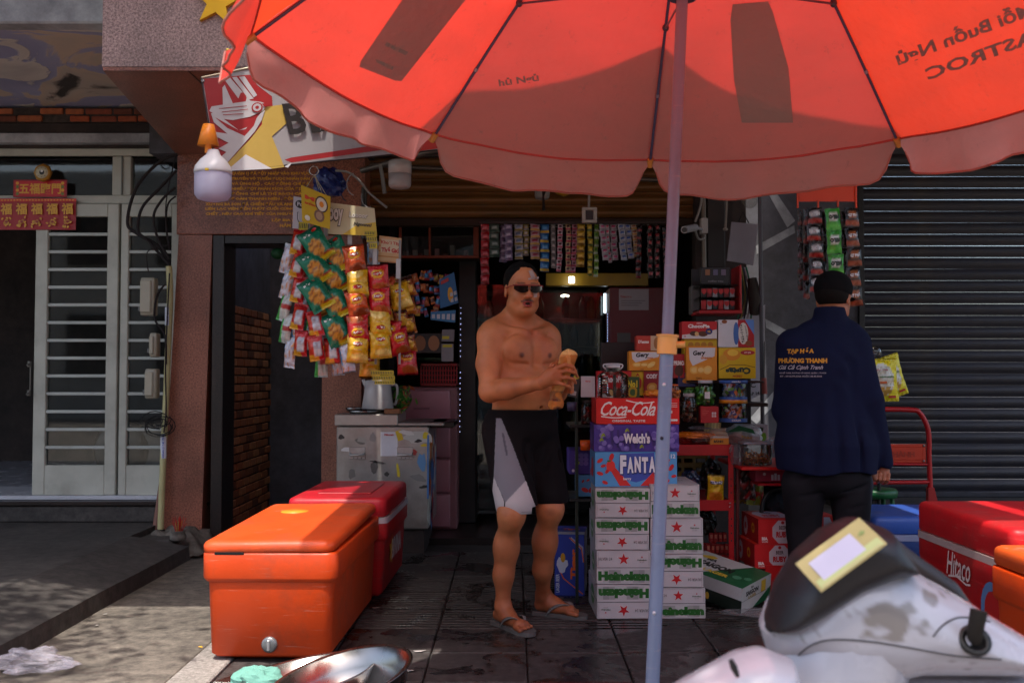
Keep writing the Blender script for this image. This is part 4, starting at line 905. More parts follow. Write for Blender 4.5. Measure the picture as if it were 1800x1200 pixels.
for i, pts in enumerate([((312, 272), (280, 285), (240, 330), (224, 390), (240, 410), (275, 430), (297, 462)), ((310, 300), (282, 330), (250, 365), (243, 405), (262, 425), (297, 465)), ((308, 330), (286, 350), (270, 380), (278, 420), (298, 455)), ((309, 345), (295, 360), (292, 400), (298, 440)), ((309, 275), (296, 330), (291, 380), (299, 440)), ((298, 430), (262, 440), (258, 460), (262, 480)), ((290, 500), (276, 520), (272, 560), (290, 590), (292, 640)), ((298, 480), (294, 560), (291, 640), (292, 720), (288, 760))]):
    MB('rubber').tube(catmull([W(x, y, 6.7 - .02 * (i % 3)) for x, y in pts], 6), [.011, .010, .009, .006, .004, .004, .007, .005][i], C('#2b2627'), 7).build('cable', cb, world=True)
for i in range(7):
    c = W(280 + rnd.uniform(-8, 6), 745 + rnd.uniform(-8, 8), 6.68); r_ = rnd.uniform(.03, .07); a0 = rnd.uniform(0, 6)
    MB('rubber').tube([c + Vector((r_ * 1.5 * math.cos(a0 + t * .45), rnd.uniform(-.01, .01), r_ * math.sin(a0 + t * .45))) for t in range(13)], .0035, BLACK, 5).build('loop', cb, world=True)
# incense pot at the pillar foot
t = thing('incense_pot', 'small stone pot of red incense sticks at the foot of the granite pillar', 'incense pot', W(313, 950, 6.42))
MB('concrete').lathe([(.03, 0), (.05, .01), (.052, .035), (.04, .05), (.052, .062), (.05, .068), (.03, .06)], (0, 0, 0), (.4, .4, .4), 16).build('pot', t)
for i in range(24):
    a_ = rnd.uniform(0, 6.3); r_ = rnd.uniform(.2, 1)
    MB('wood').tube([(.02 * math.cos(a_) * r_, .02 * math.sin(a_) * r_, .05), (.06 * math.cos(a_) * r_, .04 * math.sin(a_) * r_, .13 + rnd.uniform(-.02, .03))], .0022, C('#b01a14') if i % 5 else C('#b8923a'), 4).build('stick', t)
# red traffic-cone like wedge leaning beside the pipe
o = MB('paint').tube([W(275, 930, 6.82), W(281, 850, 6.84)], [.03, .008], C('#7a4a3a'), 8).build('broom_head', loc=W(275, 930, 6.82)); tag(o, 'worn reddish wooden stick standing behind the drain pipe', 'stick')
# ================================================================ coolers
def cooler(label, x, y, rz, w_, d, h, col, lidcol, lidh=.07, taper=.93, over=.012, band=None, r=.05, group='ice coolers at the shop', lidtilt=0):
    t = thing('ice_cooler', label, 'ice cooler', (x, y, .0), rz, group)
    hb_ = h - lidh; b = MB('hdpe')
    tp_ = (1 - taper) * w_ / 2; b.rrect(w_, d, [(tp_ + .02, .02), (tp_, .035), (0, hb_ - .08)], r, col); b.build('body', t)
    MB('hdpe').box(-w_ / 2 * taper + .05, w_ / 2 * taper - .05, -d / 2 * taper + .05, d / 2 * taper - .05, 0, .04, col, .01).build('foot', t)
    MB('hdpe').rrect(w_ + 2 * over, d + 2 * over, [(over * .8, hb_ - .122), (.003, hb_ - .112), (0, hb_ - .104), (0, hb_ - .012), (.004, hb_ - .004), (.012, hb_ - .002)], r, col).build('rim', t)
    if band: MB('plastic').rrect(w_ + 2 * over + .006, d + 2 * over + .006, [(0, hb_ - .03), (0, hb_)], r, band).build('band', t)
    Lm = Matrix.Translation((-w_ / 2, 0, hb_)) @ Matrix.Rotation(lidtilt, 4, 'X') @ Matrix.Translation((w_ / 2, 0, -hb_))
    MB('hdpe').rrect(w_ + 1.2 * over, d + 1.2 * over, [(.006, hb_ + .003), (0, hb_ + .010), (0, h - .024), (.003, h - .014), (.010, h - .006), (.022, h - .001), (.03, h)], r, lidcol, M4=Lm).build('lid', t)
    return t
xc0, xc1 = X(366, 4.07, 1160), X(574, 4.07, 1160)
oc = cooler('long orange ice cooler with its lid slightly ajar, nearest on the left', (xc0 + xc1) / 2 + .02, 4.07 + .53, R(-1.5), xc1 - xc0 + .045, 1.07, .50, C('#cc4208'), C('#e0521c'), .05, .94, .016, r=.05)
for k in oc.children:
    if k.name.startswith('lid'): k.rotation_euler = (R(.9), R(-.8), 0); k.location = (0, 0, .004)
q = MB('hdpe'); q.lathe([(.075, -.03), (.075, .0), (.066, .0), (.066, .004), (0.001, .004)], (-.09, .25, .505), C('#e8932c'), 28); q.build('plug', oc)
q = MB('steel'); cpl = Vector((-.0, -.51, .075)); q.lathe([(.032, 0), (.032, .02), (.024, .026), (0.001, .026)], cpl, C('#7f8488'), 20, 'Y'); q.box(cpl.x - .006, cpl.x + .006, cpl.y - .036, cpl.y - .02, cpl.z - .022, cpl.z + .022, C('#b5babd'), .003); q.build('drain_cap', oc)
MB('rubber').box(-.22, -.10, -.552, -.546, .438, .450, BLACK, .002).build('hinge_slot', oc)
rc = cooler('red ice cooler with a white band and yellow star, behind the long orange one', -.90, 5.62, R(-1.2), .50, .86, .53, C('#b5121c'), C('#c01a28'), .1, .93, .012, band=C('#c4bcc4'), r=.045)
A = Art(); A.star(.26, .2, .09, C('#d8a028'), .2); A.text('BIVINA', .46, .20, .11, C('#c8b8b8'), .36, bold=.04); A.emit(q := MB('print'), lambda u, v, h: Vector((.245 + h + (v - .2) * .02, -.43 + u, v + .02)), base=.004); q.build('print', rc)
MB('plastic').box(-.14, .15, -.25, .25, .528, .536, C('#a81422'), .004).build('lid_panel', rc)
hc = cooler('red ice cooler with white script lettering on its side at the right', 2.16, 4.10, 0, .66, .86, .60, C('#b01018'), C('#c41820'), .13, .95, .002, band=C('#b8a8a4'), r=.04)
A = Art(); A.text('Hitaco', .43, .385, .10, C('#d8cdc8'), .22, bold=.01, shear=.45, fx=1); A.text('THÙNG ĐÁ 35', .37, .452, .016, C('#c8b8b4'), .09); A.ell(.72, .26, .10, .12, C('#5a86b8'), 18); A.ell(.72, .26, .07, .085, C('#b82020'), 16); A.ell(.15, .15, .08, .10, C('#5a86b8'), 18); A.star(.15, .17, .05, C('#c02020')); A.line([(.34, .33), (.42, .342), (.50, .325), (.54, .33)], .008, C('#d8cdc8'))
A.emit(q := MB('print'), lambda u, v, h: Vector((-.332 - h + (.3 - v) * .035, .43 - u, v)), base=.003); q.build('print', hc)
oc2 = cooler('orange ice cooler at the right edge in front of the red one', X(1738, 3.66, 980) + .32, 3.35, 0, .62, .6, .55, C('#d8480c'), C('#d85a22'), .07, .95, .012, r=.04)
q = MB('print'); A = Art(); A.rect(0, 0, .2, .2, C('#c9c6c2')); A.rect(0, .03, .2, .045, C('#d8a820')); A.rect(0, .12, .2, .125, C('#555555'))
for i in range(4): A.rect(.01, .06 + i * .014, .14, .066 + i * .014, C('#777777'))
A.emit(q, lambda u, v, h: Vector((-.315 - h, -.18 - u * .5, .12 + v)), base=.002); q.build('label', oc2)
bc = cooler('blue ice cooler with a scuffed lid beside the red one on the right', X(1528, 5.0, 900) + .27, 5.25, 0, .5, .5, .46, C('#24407e'), C('#2f55a8'), .09, .94, .01, band=C('#8a96b8'), r=.04)
# ================================================================ stainless chest with kettle and trays
YM = 6.55; xm0, xm1 = X(591, YM, 850), X(753, YM, 850); zm = Z(748, YM); zb0 = Z(930, YM)
mc = thing('steel_chest', 'dented stainless steel drinks chest covered in stickers beside the pillar', 'steel chest', ((xm0 + xm1) / 2, YM + .35, 0))
MB('steel').box(xm0, xm1, YM, YM + .7, zb0, zm - .004, C('#a39d97'), .008).build('body', mc, world=True)
MB('dark_wall').box(xm0 + .03, xm1 - .03, YM + .03, YM + .65, 0, zb0 + .002, (.1, .1, .1)).build('base', mc, world=True)
l_ = MB('steel').box(xm0 - .012, X(700, YM), YM - .012, YM + .5, zm, zm + .075, C('#aaa49e'), .006); l_.build('lid', mc, world=True)
MB('steel').box(X(700, YM), xm1 + .1, YM - .01, YM + .7, zm, zm + .02, C('#9a9490'), .004).build('rim', mc, world=True)
for px in (628, 712):
    q = MB('steel'); a, b = W(px - 14, 796, YM), W(px + 14, 788, YM); q.box(a.x, b.x, YM - .008, YM, a.z - .04, b.z + .01, C('#b0aaa6'), .002); q.tube([(a.x + .006, YM - .01, a.z), (a.x + .006, YM - .03, a.z - .01), (b.x - .006, YM - .03, a.z - .01), (b.x - .006, YM - .01, a.z)], .006, C('#c8c4c0'), 6)
    for k in range(3): q.ell((a.x + .03 + k * .025, YM - .009, a.z - .03), (.004, .003, .004), C('#606060'), 6, 4)
    q.build('handle', mc, world=True)
q = MB('print'); k_ = YM / FP
def decal(px, py, wpx, hpx, col, rot=0, lay=0, j=0): 
    q = MB('print'); c = W(px, py, YM - .001); A = Art(); A.lay = lay; (A.ell(0, 0, wpx / 2 * k_, hpx / 2 * k_, col, 12, rot, j, int(px)) if j else A.poly([(x * math.cos(rot) - y * math.sin(rot), x * math.sin(rot) + y * math.cos(rot)) for x, y in ((-wpx / 2 * k_, -hpx / 2 * k_), (wpx / 2 * k_, -hpx / 2 * k_), (wpx / 2 * k_, hpx / 2 * k_), (-wpx / 2 * k_, hpx / 2 * k_))], col)); A.emit(q, lambda u, v, h: c + Vector((u, -h, v))); q.build('sticker', mc, world=True)
decal(684, 780, 30, 42, C('#cfcdd2'), 0); txt(q, 'Ningen', W(684, 764, YM - .003), 5 * k_, 16 * k_, C('#c02020'))
decal(734, 770, 46, 22, C('#b5b2aa'), 0, 0, .3); decal(702, 765, 10, 18, C('#c8a818'), .3, 1); decal(634, 775, 20, 12, C('#6a665f'), -.2, 0, .15); decal(636, 773, 15, 8, C('#98948c'), -.2, 1)
for px, py, a_, b_, c_ in ((612, 790, 22, 8, '#d0ccc8'), (655, 768, 12, 16, '#8a8480'), (640, 850, 26, 10, '#77726c'), (715, 760, 26, 8, '#cac6c0'), (668, 852, 16, 12, '#8f8a84'), (742, 812, 14, 30, '#5a86b0'), (728, 795, 10, 10, '#a03028'), (618, 832, 12, 18, '#6f6a64'), (748, 765, 10, 14, '#c8b020'), (600, 768, 10, 8, '#2c2826'), (658, 820, 16, 22, '#5a5450'), (680, 833, 8, 8, '#3a3431'), (735, 775, 14, 6, '#1c1a1a'), (745, 782, 12, 5, '#c8a818'), (700, 828, 6, 26, '#c8b020'), (665, 812, 30, 4, '#4a4542'), (706, 806, 20, 4, '#4a4542'), (745, 855, 18, 5, '#22201e'), (600, 850, 14, 5, '#3a3634'), (735, 840, 30, 12, '#7a7672')): decal(px, py, a_, b_, C(c_), rnd.uniform(-.3, .3), 2, .25)
q.build('lettering', mc, world=True)
q = MB('print')
for i in range(36):   # torn posters on the side
    y = YM + rnd.uniform(.02, .6); z = rnd.uniform(zb0 + .1, zm - .1); a_ = rnd.uniform(.03, .1); A = Art(); A.lay = i % 6; A.ell(0, 0, a_, a_ * rnd.uniform(.5, 1.6), C(rnd.choice(['#2f6fb0', '#2f6fb0', '#c8c8cc', '#a02828', '#d8d4c8', '#1f4a86', '#d87a20', '#5a9ac8'])), 9, rnd.uniform(0, 3), .35, i)
    A.emit(q, lambda u, v, h: Vector((xm1 + .001 + h, y + u, z + v)))
q.build('poster', mc, world=True)
q = MB('print').box(xm1 - .008, xm1 + .003, YM - .004, YM - .001, zb0 + .2, zm - .06, C('#3a6ea8')); q.build('tape', mc, world=True)
MB('steel').box(xm1 + .0, xm1 + .16, YM + .1, YM + .62, zm - .02, zm + .02, C('#2b2422'), .006).build('rear_ledge', mc, world=True)
kt = thing('kettle', 'white enamel jug kettle with a curved handle standing on the steel chest', 'kettle', W(664, 719, YM + .2))
k_ = (YM + .2) / FP
MB('ceramic').lathe([(27 * k_, 0), (28 * k_, .01), (24 * k_, 30 * k_), (22 * k_, 50 * k_), (20 * k_, 51 * k_), (4 * k_, 53 * k_), (0.001, 53 * k_)], (0, 0, 0), C('#b9b6b6'), 28).build('body', kt)
MB('ceramic').tube(catmull([(23 * k_, 0, 42 * k_), (33 * k_, 0, 42 * k_), (34 * k_, 0, 24 * k_), (31 * k_, 0, 10 * k_), (27 * k_, 0, 9 * k_)], 6), .009, C('#a5a2a2'), 8).build('handle', kt)
MB('ceramic').tube([(-18 * k_, 0, 38 * k_), (-26 * k_, 0, 52 * k_)], [.02, .012], C('#b9b6b6'), 8).build('spout', kt)
MB('plastic').ell((2 * k_, 0, 55 * k_), (.02, .02, .012), C('#7a7470')).build('lid_knob', kt)
for i, (px, py, r_, lb) in enumerate(((640, 724, 30, 'round steel tray lying on the lid of the steel chest'), (622, 726, 15, 'small steel dish left of the round tray on the chest'))):
    c = W(px, py + 1, YM + .12 - .05 * i); c.z = zm + .076 + (.0 if i == 0 else .022); rr = r_ * YM / FP; q = MB('chrome'); q.lathe([(0.001, .004), (rr * .8, .004), (rr, .02), (rr * 1.02, .02), (rr * .82, 0), (0.001, 0)], c, C('#8a8886'), 28, cap=False); o = q.build('tray', loc=c); tag(o, lb, 'tray')
c = W(688, 719, YM + .05); o = MB('wood').box(c.x - .045, c.x + .06, c.y - .03, c.y + .05, zm + .076, zm + .11, C('#8a5a38'), .004).build('wooden_block', loc=c); tag(o, 'small brown wooden block beside the white kettle', 'block')
q = MB('film'); q.ell(W(706, 700, YM + .25), (.07, .06, .09), C('#3f7a28')); q.mat('leaf')
for i in range(60):
    p = W(706, 702, YM + .25) + Vector((rnd.gauss(0, .03), rnd.gauss(0, .03), rnd.gauss(0, .04))); d = Vector((rnd.gauss(0, 1), rnd.gauss(0, 1), rnd.gauss(0, 1))).normalized() * .035; e = d.orthogonal().normalized() * .014; q.add([p - d, p + e, p + d, p - e], [(0, 1, 2, 3)], C(rnd.choice(['#3f8a2a', '#6aa83a', '#2f6a20', '#b0522a'])))
o = q.build('herb_bag', loc=W(706, 702, YM + .25)); tag(o, 'clear bag of green herbs behind the white kettle', 'bag of herbs')
# ================================================================ foreground basin, cloth, litter
bs = thing('basin', 'wide stainless steel wash basin standing tilted at the bottom edge', 'basin', W(600, 1230, 3.4))
TL = Matrix.Rotation(R(-13), 3, 'Y') @ Matrix.Rotation(R(5), 3, 'X')
cb_ = W(596, 1186, 3.33); rr = .235
M4 = Matrix.Translation(cb_) @ TL.to_4x4()
q = MB('chrome').lathe([(rr * .62, -.13), (rr * .7, -.128), (rr * .9, -.06), (rr * .97, -.004), (rr * 1.05, 0), (rr * 1.06, -.004), (rr * .98, -.01), (rr * .91, -.066), (rr * .7, -.135), (rr * .6, -.137)], (0, 0, 0), C('#9c9a98'), 56, M4=M4, cap=False); 
vs_ = [M4 @ Vector((rr * .62 * math.cos(i * math.pi / 14), rr * .62 * math.sin(i * math.pi / 14), -.13)) for i in range(28)]; q.poly(vs_, C('#9a9896')); q.build('bowl', bs, world=True)
b2 = thing('basin', 'second shallow steel basin nested behind the wide one', 'basin', W(520, 1210, 3.5)); c2 = W(540, 1180, 3.55); c2.z = W(540, 1176, 3.55).z - .01
MB('chrome').lathe([(rr * .55, -.13), (rr * .9, -.05), (rr * .97, -.004), (rr * 1.03, 0), (rr * 1.03, -.006), (rr * .9, -.06), (rr * .55, -.136)], (0, 0, 0), C('#a8a6a4'), 48, M4=Matrix.Translation(c2) @ Matrix.Rotation(R(-9), 4, 'Y'), cap=True).build('bowl', b2, world=True)
def lump(name, label, cat, c, r, col, mat, seed, amp=.35, n=26, m_=18):
    q = MB(mat); c = Vector(c)
    def f(u, v):
        a = u * 2 * math.pi; b = v * math.pi; d = Vector((math.sin(b) * math.cos(a), math.sin(b) * math.sin(a), math.cos(b))); s_ = 1 + amp * nz(d.x * 2.2 + seed, d.y * 2.2, d.z * 2.2) + amp * .5 * abs(nz(d.x * 6 + seed, d.y * 6, d.z * 6)); p = Vector((d.x * r[0], d.y * r[1], d.z * r[2])) * s_; p.z = max(p.z, -r[2] * .7); return c + p
    q.grid(f, n, m_, col, smooth=False); o = q.build(name, loc=c - Vector((0, 0, r[2] * .7))); return tag(o, label, cat)
c = W(450, 1228, 3.64); c.z = .045; lump('cloth', 'pale mint green cloth lying beside the steel basins', 'cloth', c, (.10, .07, .06), C('#6fa598'), 'cloth', 3)
c = W(60, 1158, 3.95); c.z = .04; lump('plastic_bag', 'crumpled clear plastic bag lying in front of the kerb', 'plastic bag', c + Vector((0, .0, 0)), (.13, .07, .045), C('#c8c4d0'), 'film', 8, .6, 40, 24)
q = MB('print')
lt = [(737, 1144, .03, '#b0aaa8'), (715, 1178, .035, '#c8c4c2'), (352, 1137, .015, '#d8a020'), (660, 1068, .03, '#b8b0a8'), (810, 1025, .02, '#6f8a80'), (170, 1100, .02, '#a8a4a0'), (185, 1080, .015, '#b0aca8')]  # the pale one by the orange cooler base is a painted sun spot
for i, (px, py, s_, c_) in enumerate(lt):
    z = .003 ; c = W(px, py, DY(py, z)); a_ = rnd.uniform(0, 3); pts = [c + Vector((s_ * k * math.cos(a_ + t), s_ * k * .6 * math.sin(a_ + t), rnd.uniform(.0, .006))) for t, k in ((0, 1), (1.2, .7), (2.6, 1), (4, .8), (5.2, .6))]
    o = MB('print').poly(pts, C(c_)).build('litter', loc=c); tag(o, ['torn grey paper scrap on the pavers right of the basin', 'pale paper strip on the pavers right of the basin edge', 'tiny yellow wrapper on the concrete left of the orange cooler', 'small pale patch painted in as a sun spot beside the orange cooler base', 'small greenish leaf scrap in the shop mouth', 'pale scrap near the kerb foot', 'tiny pale scrap on the kerb side concrete'][i], 'litter')
# ================================================================ packaged goods
CG = {}
def carton(name, label, cat, px0, px1, py0, py1, Y, d, col, art=None, group=None, rz=0., top=None, side=None, zb=None, mat='card', roll=0., sidecol=None):
    """a box whose near face spans these pixels at depth Y; its foot may be snapped to zb"""
    a, b = W(px0, py1, Y), W(px1, py0, Y); w_, h_ = b.x - a.x, b.z - a.z; z0 = a.z if zb is None else zb
    if zb is not None: h_ = b.z - zb
    t = MB(mat).box(-w_ / 2, w_ / 2, 0, d, 0, h_, col, .0018, 1).build(name); t.location = ((a.x + b.x) / 2, Y, z0); t.rotation_euler = (0, roll, rz); tag(t, label, cat, group)
    if art:
        A = Art(); art(A, w_, h_); A.emit(q := MB('print'), plane_map((-w_ / 2, 0, 0), (1, 0, 0), (0, 0, 1))); q.build('front_print', t)
    if top:
        A = Art(); top(A, w_, d); A.emit(q := MB('print'), plane_map((-w_ / 2, 0, h_), (1, 0, 0), (0, 1, 0))); q.build('top_print', t)
    if side:
        A = Art(); side(A, d, h_); sd = -1 if (px0 + px1) / 2 > 900 else 1
        A.emit(q := MB('print'), plane_map((-w_ / 2, d, 0), (0, -1, 0), (0, 0, 1)) if sd < 0 else plane_map((w_ / 2, 0, 0), (0, 1, 0), (0, 0, 1))); q.build('side_print', t)
    return t
# ---- beer cartons: 2 columns of four, each carton two bands high
GRN = C('#1d5c1a'); STR = C('#b3121a'); CB = C('#b9b3b4'); GR2 = C('#8d8888')
def art_beer(inv, variant=0):
    def f(A, w_, h_):
        h2 = h_ / 2
        m = (lambda x, y: (w_ - x, h_ - y)) if inv else (lambda x, y: (x, y)); r_ = math.pi if inv else 0
        # word band (lower half when upright) on a grey vignette
        for i in range(9):
            u = i / 9; g = .62 - .30 * math.sin(u * math.pi * 2.0) ** 2; c0 = m(w_ * u, h2 * .10); c1 = m(w_ * (u + 1 / 9), h2 * .86); A.rect(min(c0[0], c1[0]), min(c0[1], c1[1]), max(c0[0], c1[0]), max(c0[1], c1[1]), (g * .8, g * .78, g * .76)); A.lay -= 1
        A.lay += 1
        p = m(w_ * .5, h2 * .50); A.text('Heineken', p[0], p[1], h2 * .57, GRN, w_ * .95, rot=r_, bold=.085, res=2)
        p = m(w_ * .5, h2 * 1.5); A.star(p[0], p[1], h2 * .42, C('#d0cac8'), r_); A.star(p[0], p[1], h2 * .37, STR, r_)
        p = m(w_ * .16, h2 * 1.52); A.text('SILVER 24', p[0], p[1], h2 * .17, C('#55504e'), w_ * .25, rot=r_, bold=.0, res=1)
        p = m(w_ * .84, h2 * 1.62); A.star(p[0], p[1], h2 * .07, STR, r_); p = m(w_ * .84, h2 * 1.46); A.text('Heineken', p[0], p[1], h2 * .11, C('#5a6a58'), w_ * .17, rot=r_, bold=.03, res=1); p = m(w_ * .84, h2 * 1.32); A.text('SILVER', p[0], p[1], h2 * .07, C('#8a8684'), w_ * .09, rot=r_, bold=.0, res=1)
        for y in (h2 * 1.0,):
            A.rect(0, y - .0012, w_, y + .0012, C('#4a4644'))
        fr_ = [(w_ * .03, h2 * 1.12), (w_ * .03, h2 * 1.92), (w_ * .06, h2 * 1.96), (w_ * .94, h2 * 1.96), (w_ * .97, h2 * 1.92), (w_ * .97, h2 * 1.12)]; A.line([m(*p) for p in fr_], .0012, C('#77726f'))
    return f
def side_beer(A, d, h_):
    A.rect(0, 0, d, h_, C('#a9a6a8')); A.rect(0, h_ * .52, d, h_ * .55, C('#6a6664')); A.ell(d * .5, h_ * .5, d * .2, h_ * .3, C('#3c7a3a'), 14); A.text('Heineken', d * .5, h_ * .5, h_ * .16, C('#d8d4d0'), d * .3, bold=.03, res=1)
YH = 4.80; SB = 4.80 / FP
zs_ = [0.0, .163, .326, .489, .652]
colL = [(1046, 1141), (1047, 1141), (1048, 1142), (1049, 1142)]; colR = [(1143, 1229), (1143, 1235), (1143, 1236), (1144, 1239)]
names_l = ['topmost', 'second from the top', 'third from the top', 'bottom']
tops = (Z(866, YH), )
def top_beer(A, w_, d):
    A.rect(0, 0, w_, d, C('#b5b0b0')); A.text('Heineken', w_ * .5, d * .5, d * .12, C('#7a8878'), w_ * .6, rot=math.pi, bold=.03); A.rect(w_ * .03, d * .8, w_ * .97, d * .82, C('#3d5a3a')); A.star(w_ * .5, d * .25, .03, C('#a85a5a'))
zl = [Z(y, YH) for y in (1090, 1027, 967, 910, 857)]; zl[0] = 0; zrr = [Z(y, YH) for y in (1092, 1033, 974, 910, 851)]; zrr[0] = 0
for cidx, (cc_, zz_, invs) in enumerate(((colL, zl, (1, 0, 1, 1)), (colR, zrr, (0, 1, 0, 0)))):
    for i in range(4):   # i = 0 bottom
        px0, px1 = cc_[3 - i]; dx = rnd.uniform(-1, 1); w_ = (px1 - px0) * SB
        t = carton('beer_carton', 'white beer carton with green lettering, %s in the %s column' % (names_l[3 - i], ('left', 'right')[cidx]), 'carton', px0, px1, 900, 1000, YH + rnd.uniform(0, .012), .39, C('#b5b0b1'), None, 'white beer cartons stacked in two columns', rnd.uniform(-.008, .008), zb=zz_[i])
        me = t.data; hh = zz_[i + 1] - zz_[i] - .003; bpy.data.objects.remove(t)
        t = MB('card').box(-w_ / 2, w_ / 2, 0, .39, 0, hh, C('#b9b3b4'), .0025).build('beer_carton'); t.location = ((X(px0, YH, 1000) + X(px1, YH, 1000)) / 2, YH + rnd.uniform(0, .012), zz_[i] + .0015); t.rotation_euler = (0, 0, rnd.uniform(-.028, .028)); t.location.x += rnd.uniform(-.004, .004)
        tag(t, 'white beer carton with green lettering, %s in the %s column' % (names_l[3 - i], ('left', 'right')[cidx]), 'carton', 'white beer cartons stacked in two columns')
        A = Art(); art_beer(invs[i])(A, w_, hh); A.emit(q := MB('print'), plane_map((-w_ / 2, 0, 0), (1, 0, 0), (0, 0, 1))); q.build('front_print', t)
        A = Art(); side_beer(A, .39, hh); A.emit(q := MB('print'), plane_map((-w_ / 2, .39, 0), (0, -1, 0), (0, 0, 1))); q.build('side_print', t)
        MB('print').box(-w_ * .5 + .004, w_ * .5 - .004, -.0012, -.0004, hh * .498, hh * .502, C('#4a4644')).build('flap_edge', t)
        if i == 3: A = Art(); top_beer(A, w_, .39); A.emit(q := MB('print'), plane_map((-w_ / 2, 0, hh), (1, 0, 0), (0, 1, 0))); q.build('top_print', t)
ZH = zl[4]
# ---- soft drink cases on top
def art_coke(A, w_, h_):
    A.rect(0, 0, w_, h_, C('#c8150f')); wv = C('#ddd8d4')
    A.text('Coca-Cola', w_ * .385, h_ * .60, h_ * .56, wv, w_ * .66, bold=.01, shear=.5, sp=.9)
    A.line([(w_ * (.06 + .3 * t), h_ * (.30 - .10 * math.sin(t * 2.2) + .06 * t)) for t in [i / 10 for i in range(11)]], h_ * .045, wv); A.line([(w_ * (.36 + .34 * t), h_ * (.93 - .08 * math.sin(t * 3.1) - .06 * t)) for t in [i / 10 for i in range(11)]], h_ * .04, wv)
    A.text('ORIGINAL TASTE', w_ * .39, h_ * .12, h_ * .085, wv, w_ * .40, bold=.03)
    for y in (.8, .72, .66): A.rect(w_ * .885, h_ * y, w_ * .975, h_ * y + .002, wv)
    A.rect(w_ * .89, h_ * .42, w_ * .915, h_ * .52, wv)
    for k in range(4): A.ell(w_ * (.90 + .022 * k), h_ * .15, .0055, .0055, wv, 8)
def art_grape(A, w_, h_):
    A.rect(0, 0, w_, h_, C('#45308a')); r_ = random.Random(3)
    for i in range(8): A.rect(w_ * (.2 + .07 * i), h_ * r_.uniform(.05, .3), w_ * (.23 + .07 * i), h_ * r_.uniform(.6, .95), C('#3a2a70'))
    for cx_, n_ in ((.12, 16), (.78, 12), (.95, 12), (.3, 7)):
        for i in range(n_):
            x, y = w_ * (cx_ + r_.uniform(-.09, .09)), h_ * r_.uniform(.1, .95)
            if x > w_ * .97: continue
            A.ell(x, y, h_ * .1, h_ * .1, C(r_.choice(['#5d4a9c', '#6b58a8', '#7a68b4'])), 12); A.ell(x - h_ * .03, y + h_ * .03, h_ * .06, h_ * .06, C('#8474bb'), 8) if i % 2 else None
    for x, y in ((.38, .8), (.08, .45), (.10, .62), (.55, .2)): A.ell(w_ * x, h_ * y, h_ * .09, h_ * .04, C('#8a9a28'), 8, 1.0); A.ell(w_ * x + .008, h_ * y, h_ * .07, h_ * .03, C('#7a8a20'), 8, 2.0)
    A.text("Welch's", w_ * .50, h_ * .50, h_ * .38, C('#d8d4da'), w_ * .31, bold=.05)
def art_fanta(A, w_, h_):
    A.rect(0, 0, w_, h_, C('#4f93c8')); r_ = random.Random(5)
    A.poly([(w_ * .28, h_ * .25), (w_ * .30, h_ * .95), (w_ * .72, h_ * .98), (w_ * .74, h_ * .3), (w_ * .5, h_ * .12)], C('#3b4fa6'))
    A.poly([(w_ * .16, h_ * .58), (w_ * .22, h_ * .62), (w_ * .44, h_ * .02), (w_ * .30, h_ * .02)], C('#c82a26')); A.poly([(w_ * .86, h_ * .8), (w_ * .92, h_ * .78), (w_ * .70, h_ * .02), (w_ * .55, h_ * .02)], C('#c82a26'))
    for x, y, a, s in ((.06, .75, .6, 1), (.06, .38, -.3, 1), (.2, .85, 1.2, 1.2), (.10, .6, .3, .8), (.15, .45, .9, .9), (.93, .55, 1.0, 1.1), (.96, .3, .2, .8), (.88, .15, .7, .8), (.12, .12, -.4, .9)): A.ell(w_ * x, h_ * y, h_ * .10 * s, h_ * .055 * s, C('#c01f22'), 10, a)
    A.ell(w_ * .19, h_ * .60, h_ * .13, h_ * .16, C('#d8302a'), 12); A.ell(w_ * .17, h_ * .74, h_ * .06, h_ * .03, C('#3a6a30'), 8)
    for i, ch in enumerate('FANTA'): 
        A.text(ch, w_ * (.345 + .088 * i), h_ * (.62 - .015 * (i % 2)), h_ * (.50 if i else .58), C('#25306e'), w_ * .085, bold=.09)
        A.text(ch, w_ * (.342 + .088 * i), h_ * (.64 - .015 * (i % 2)), h_ * (.46 if i else .54), C('#dcdde4'), w_ * .076, bold=.06)
    A.text('berry', w_ * .39, h_ * .22, h_ * .1, C('#e0dce0'), bold=.03); A.text('12', w_ * .95, h_ * .88, h_ * .12, C('#d8dce4'), bold=.03)
def side_plain(c1, c2):
    def f(A, d, h_): A.rect(0, 0, d, h_, c1); A.ell(d * .5, h_ * .5, d * .2, h_ * .3, c2, 12); A.ell(d * .2, h_ * .3, d * .1, h_ * .12, c2, 10)
    return f
YC = 4.84; zf = [ZH, Z(794, YC), Z(745.5, YC), Z(700, YC)]
carton('drink_case', 'light blue case with a berry splash and white bubble letters on the beer cartons', 'carton', 1046, 1190, 794, 839, YC, .27, C('#4f93c8'), art_fanta, 'soft drink cases', .01, zb=zf[0] + .002, side=side_plain(C('#4f93c8'), C('#c01f22')))
carton('drink_case', 'purple grape juice case in the middle above the blue case', 'carton', 1044, 1193, 746, 793, YC + .004, .27, C('#45308a'), art_grape, 'soft drink cases', -.012, zb=zf[1] + .002, side=side_plain(C('#45308a'), C('#6b58a8')))
carton('drink_case', 'red cola case with flowing white script, topmost of the soft drink cases', 'carton', 1048, 1194, 700, 745, YC, .27, C('#c8150f'), art_coke, 'soft drink cases', .006, zb=zf[2] + .002)
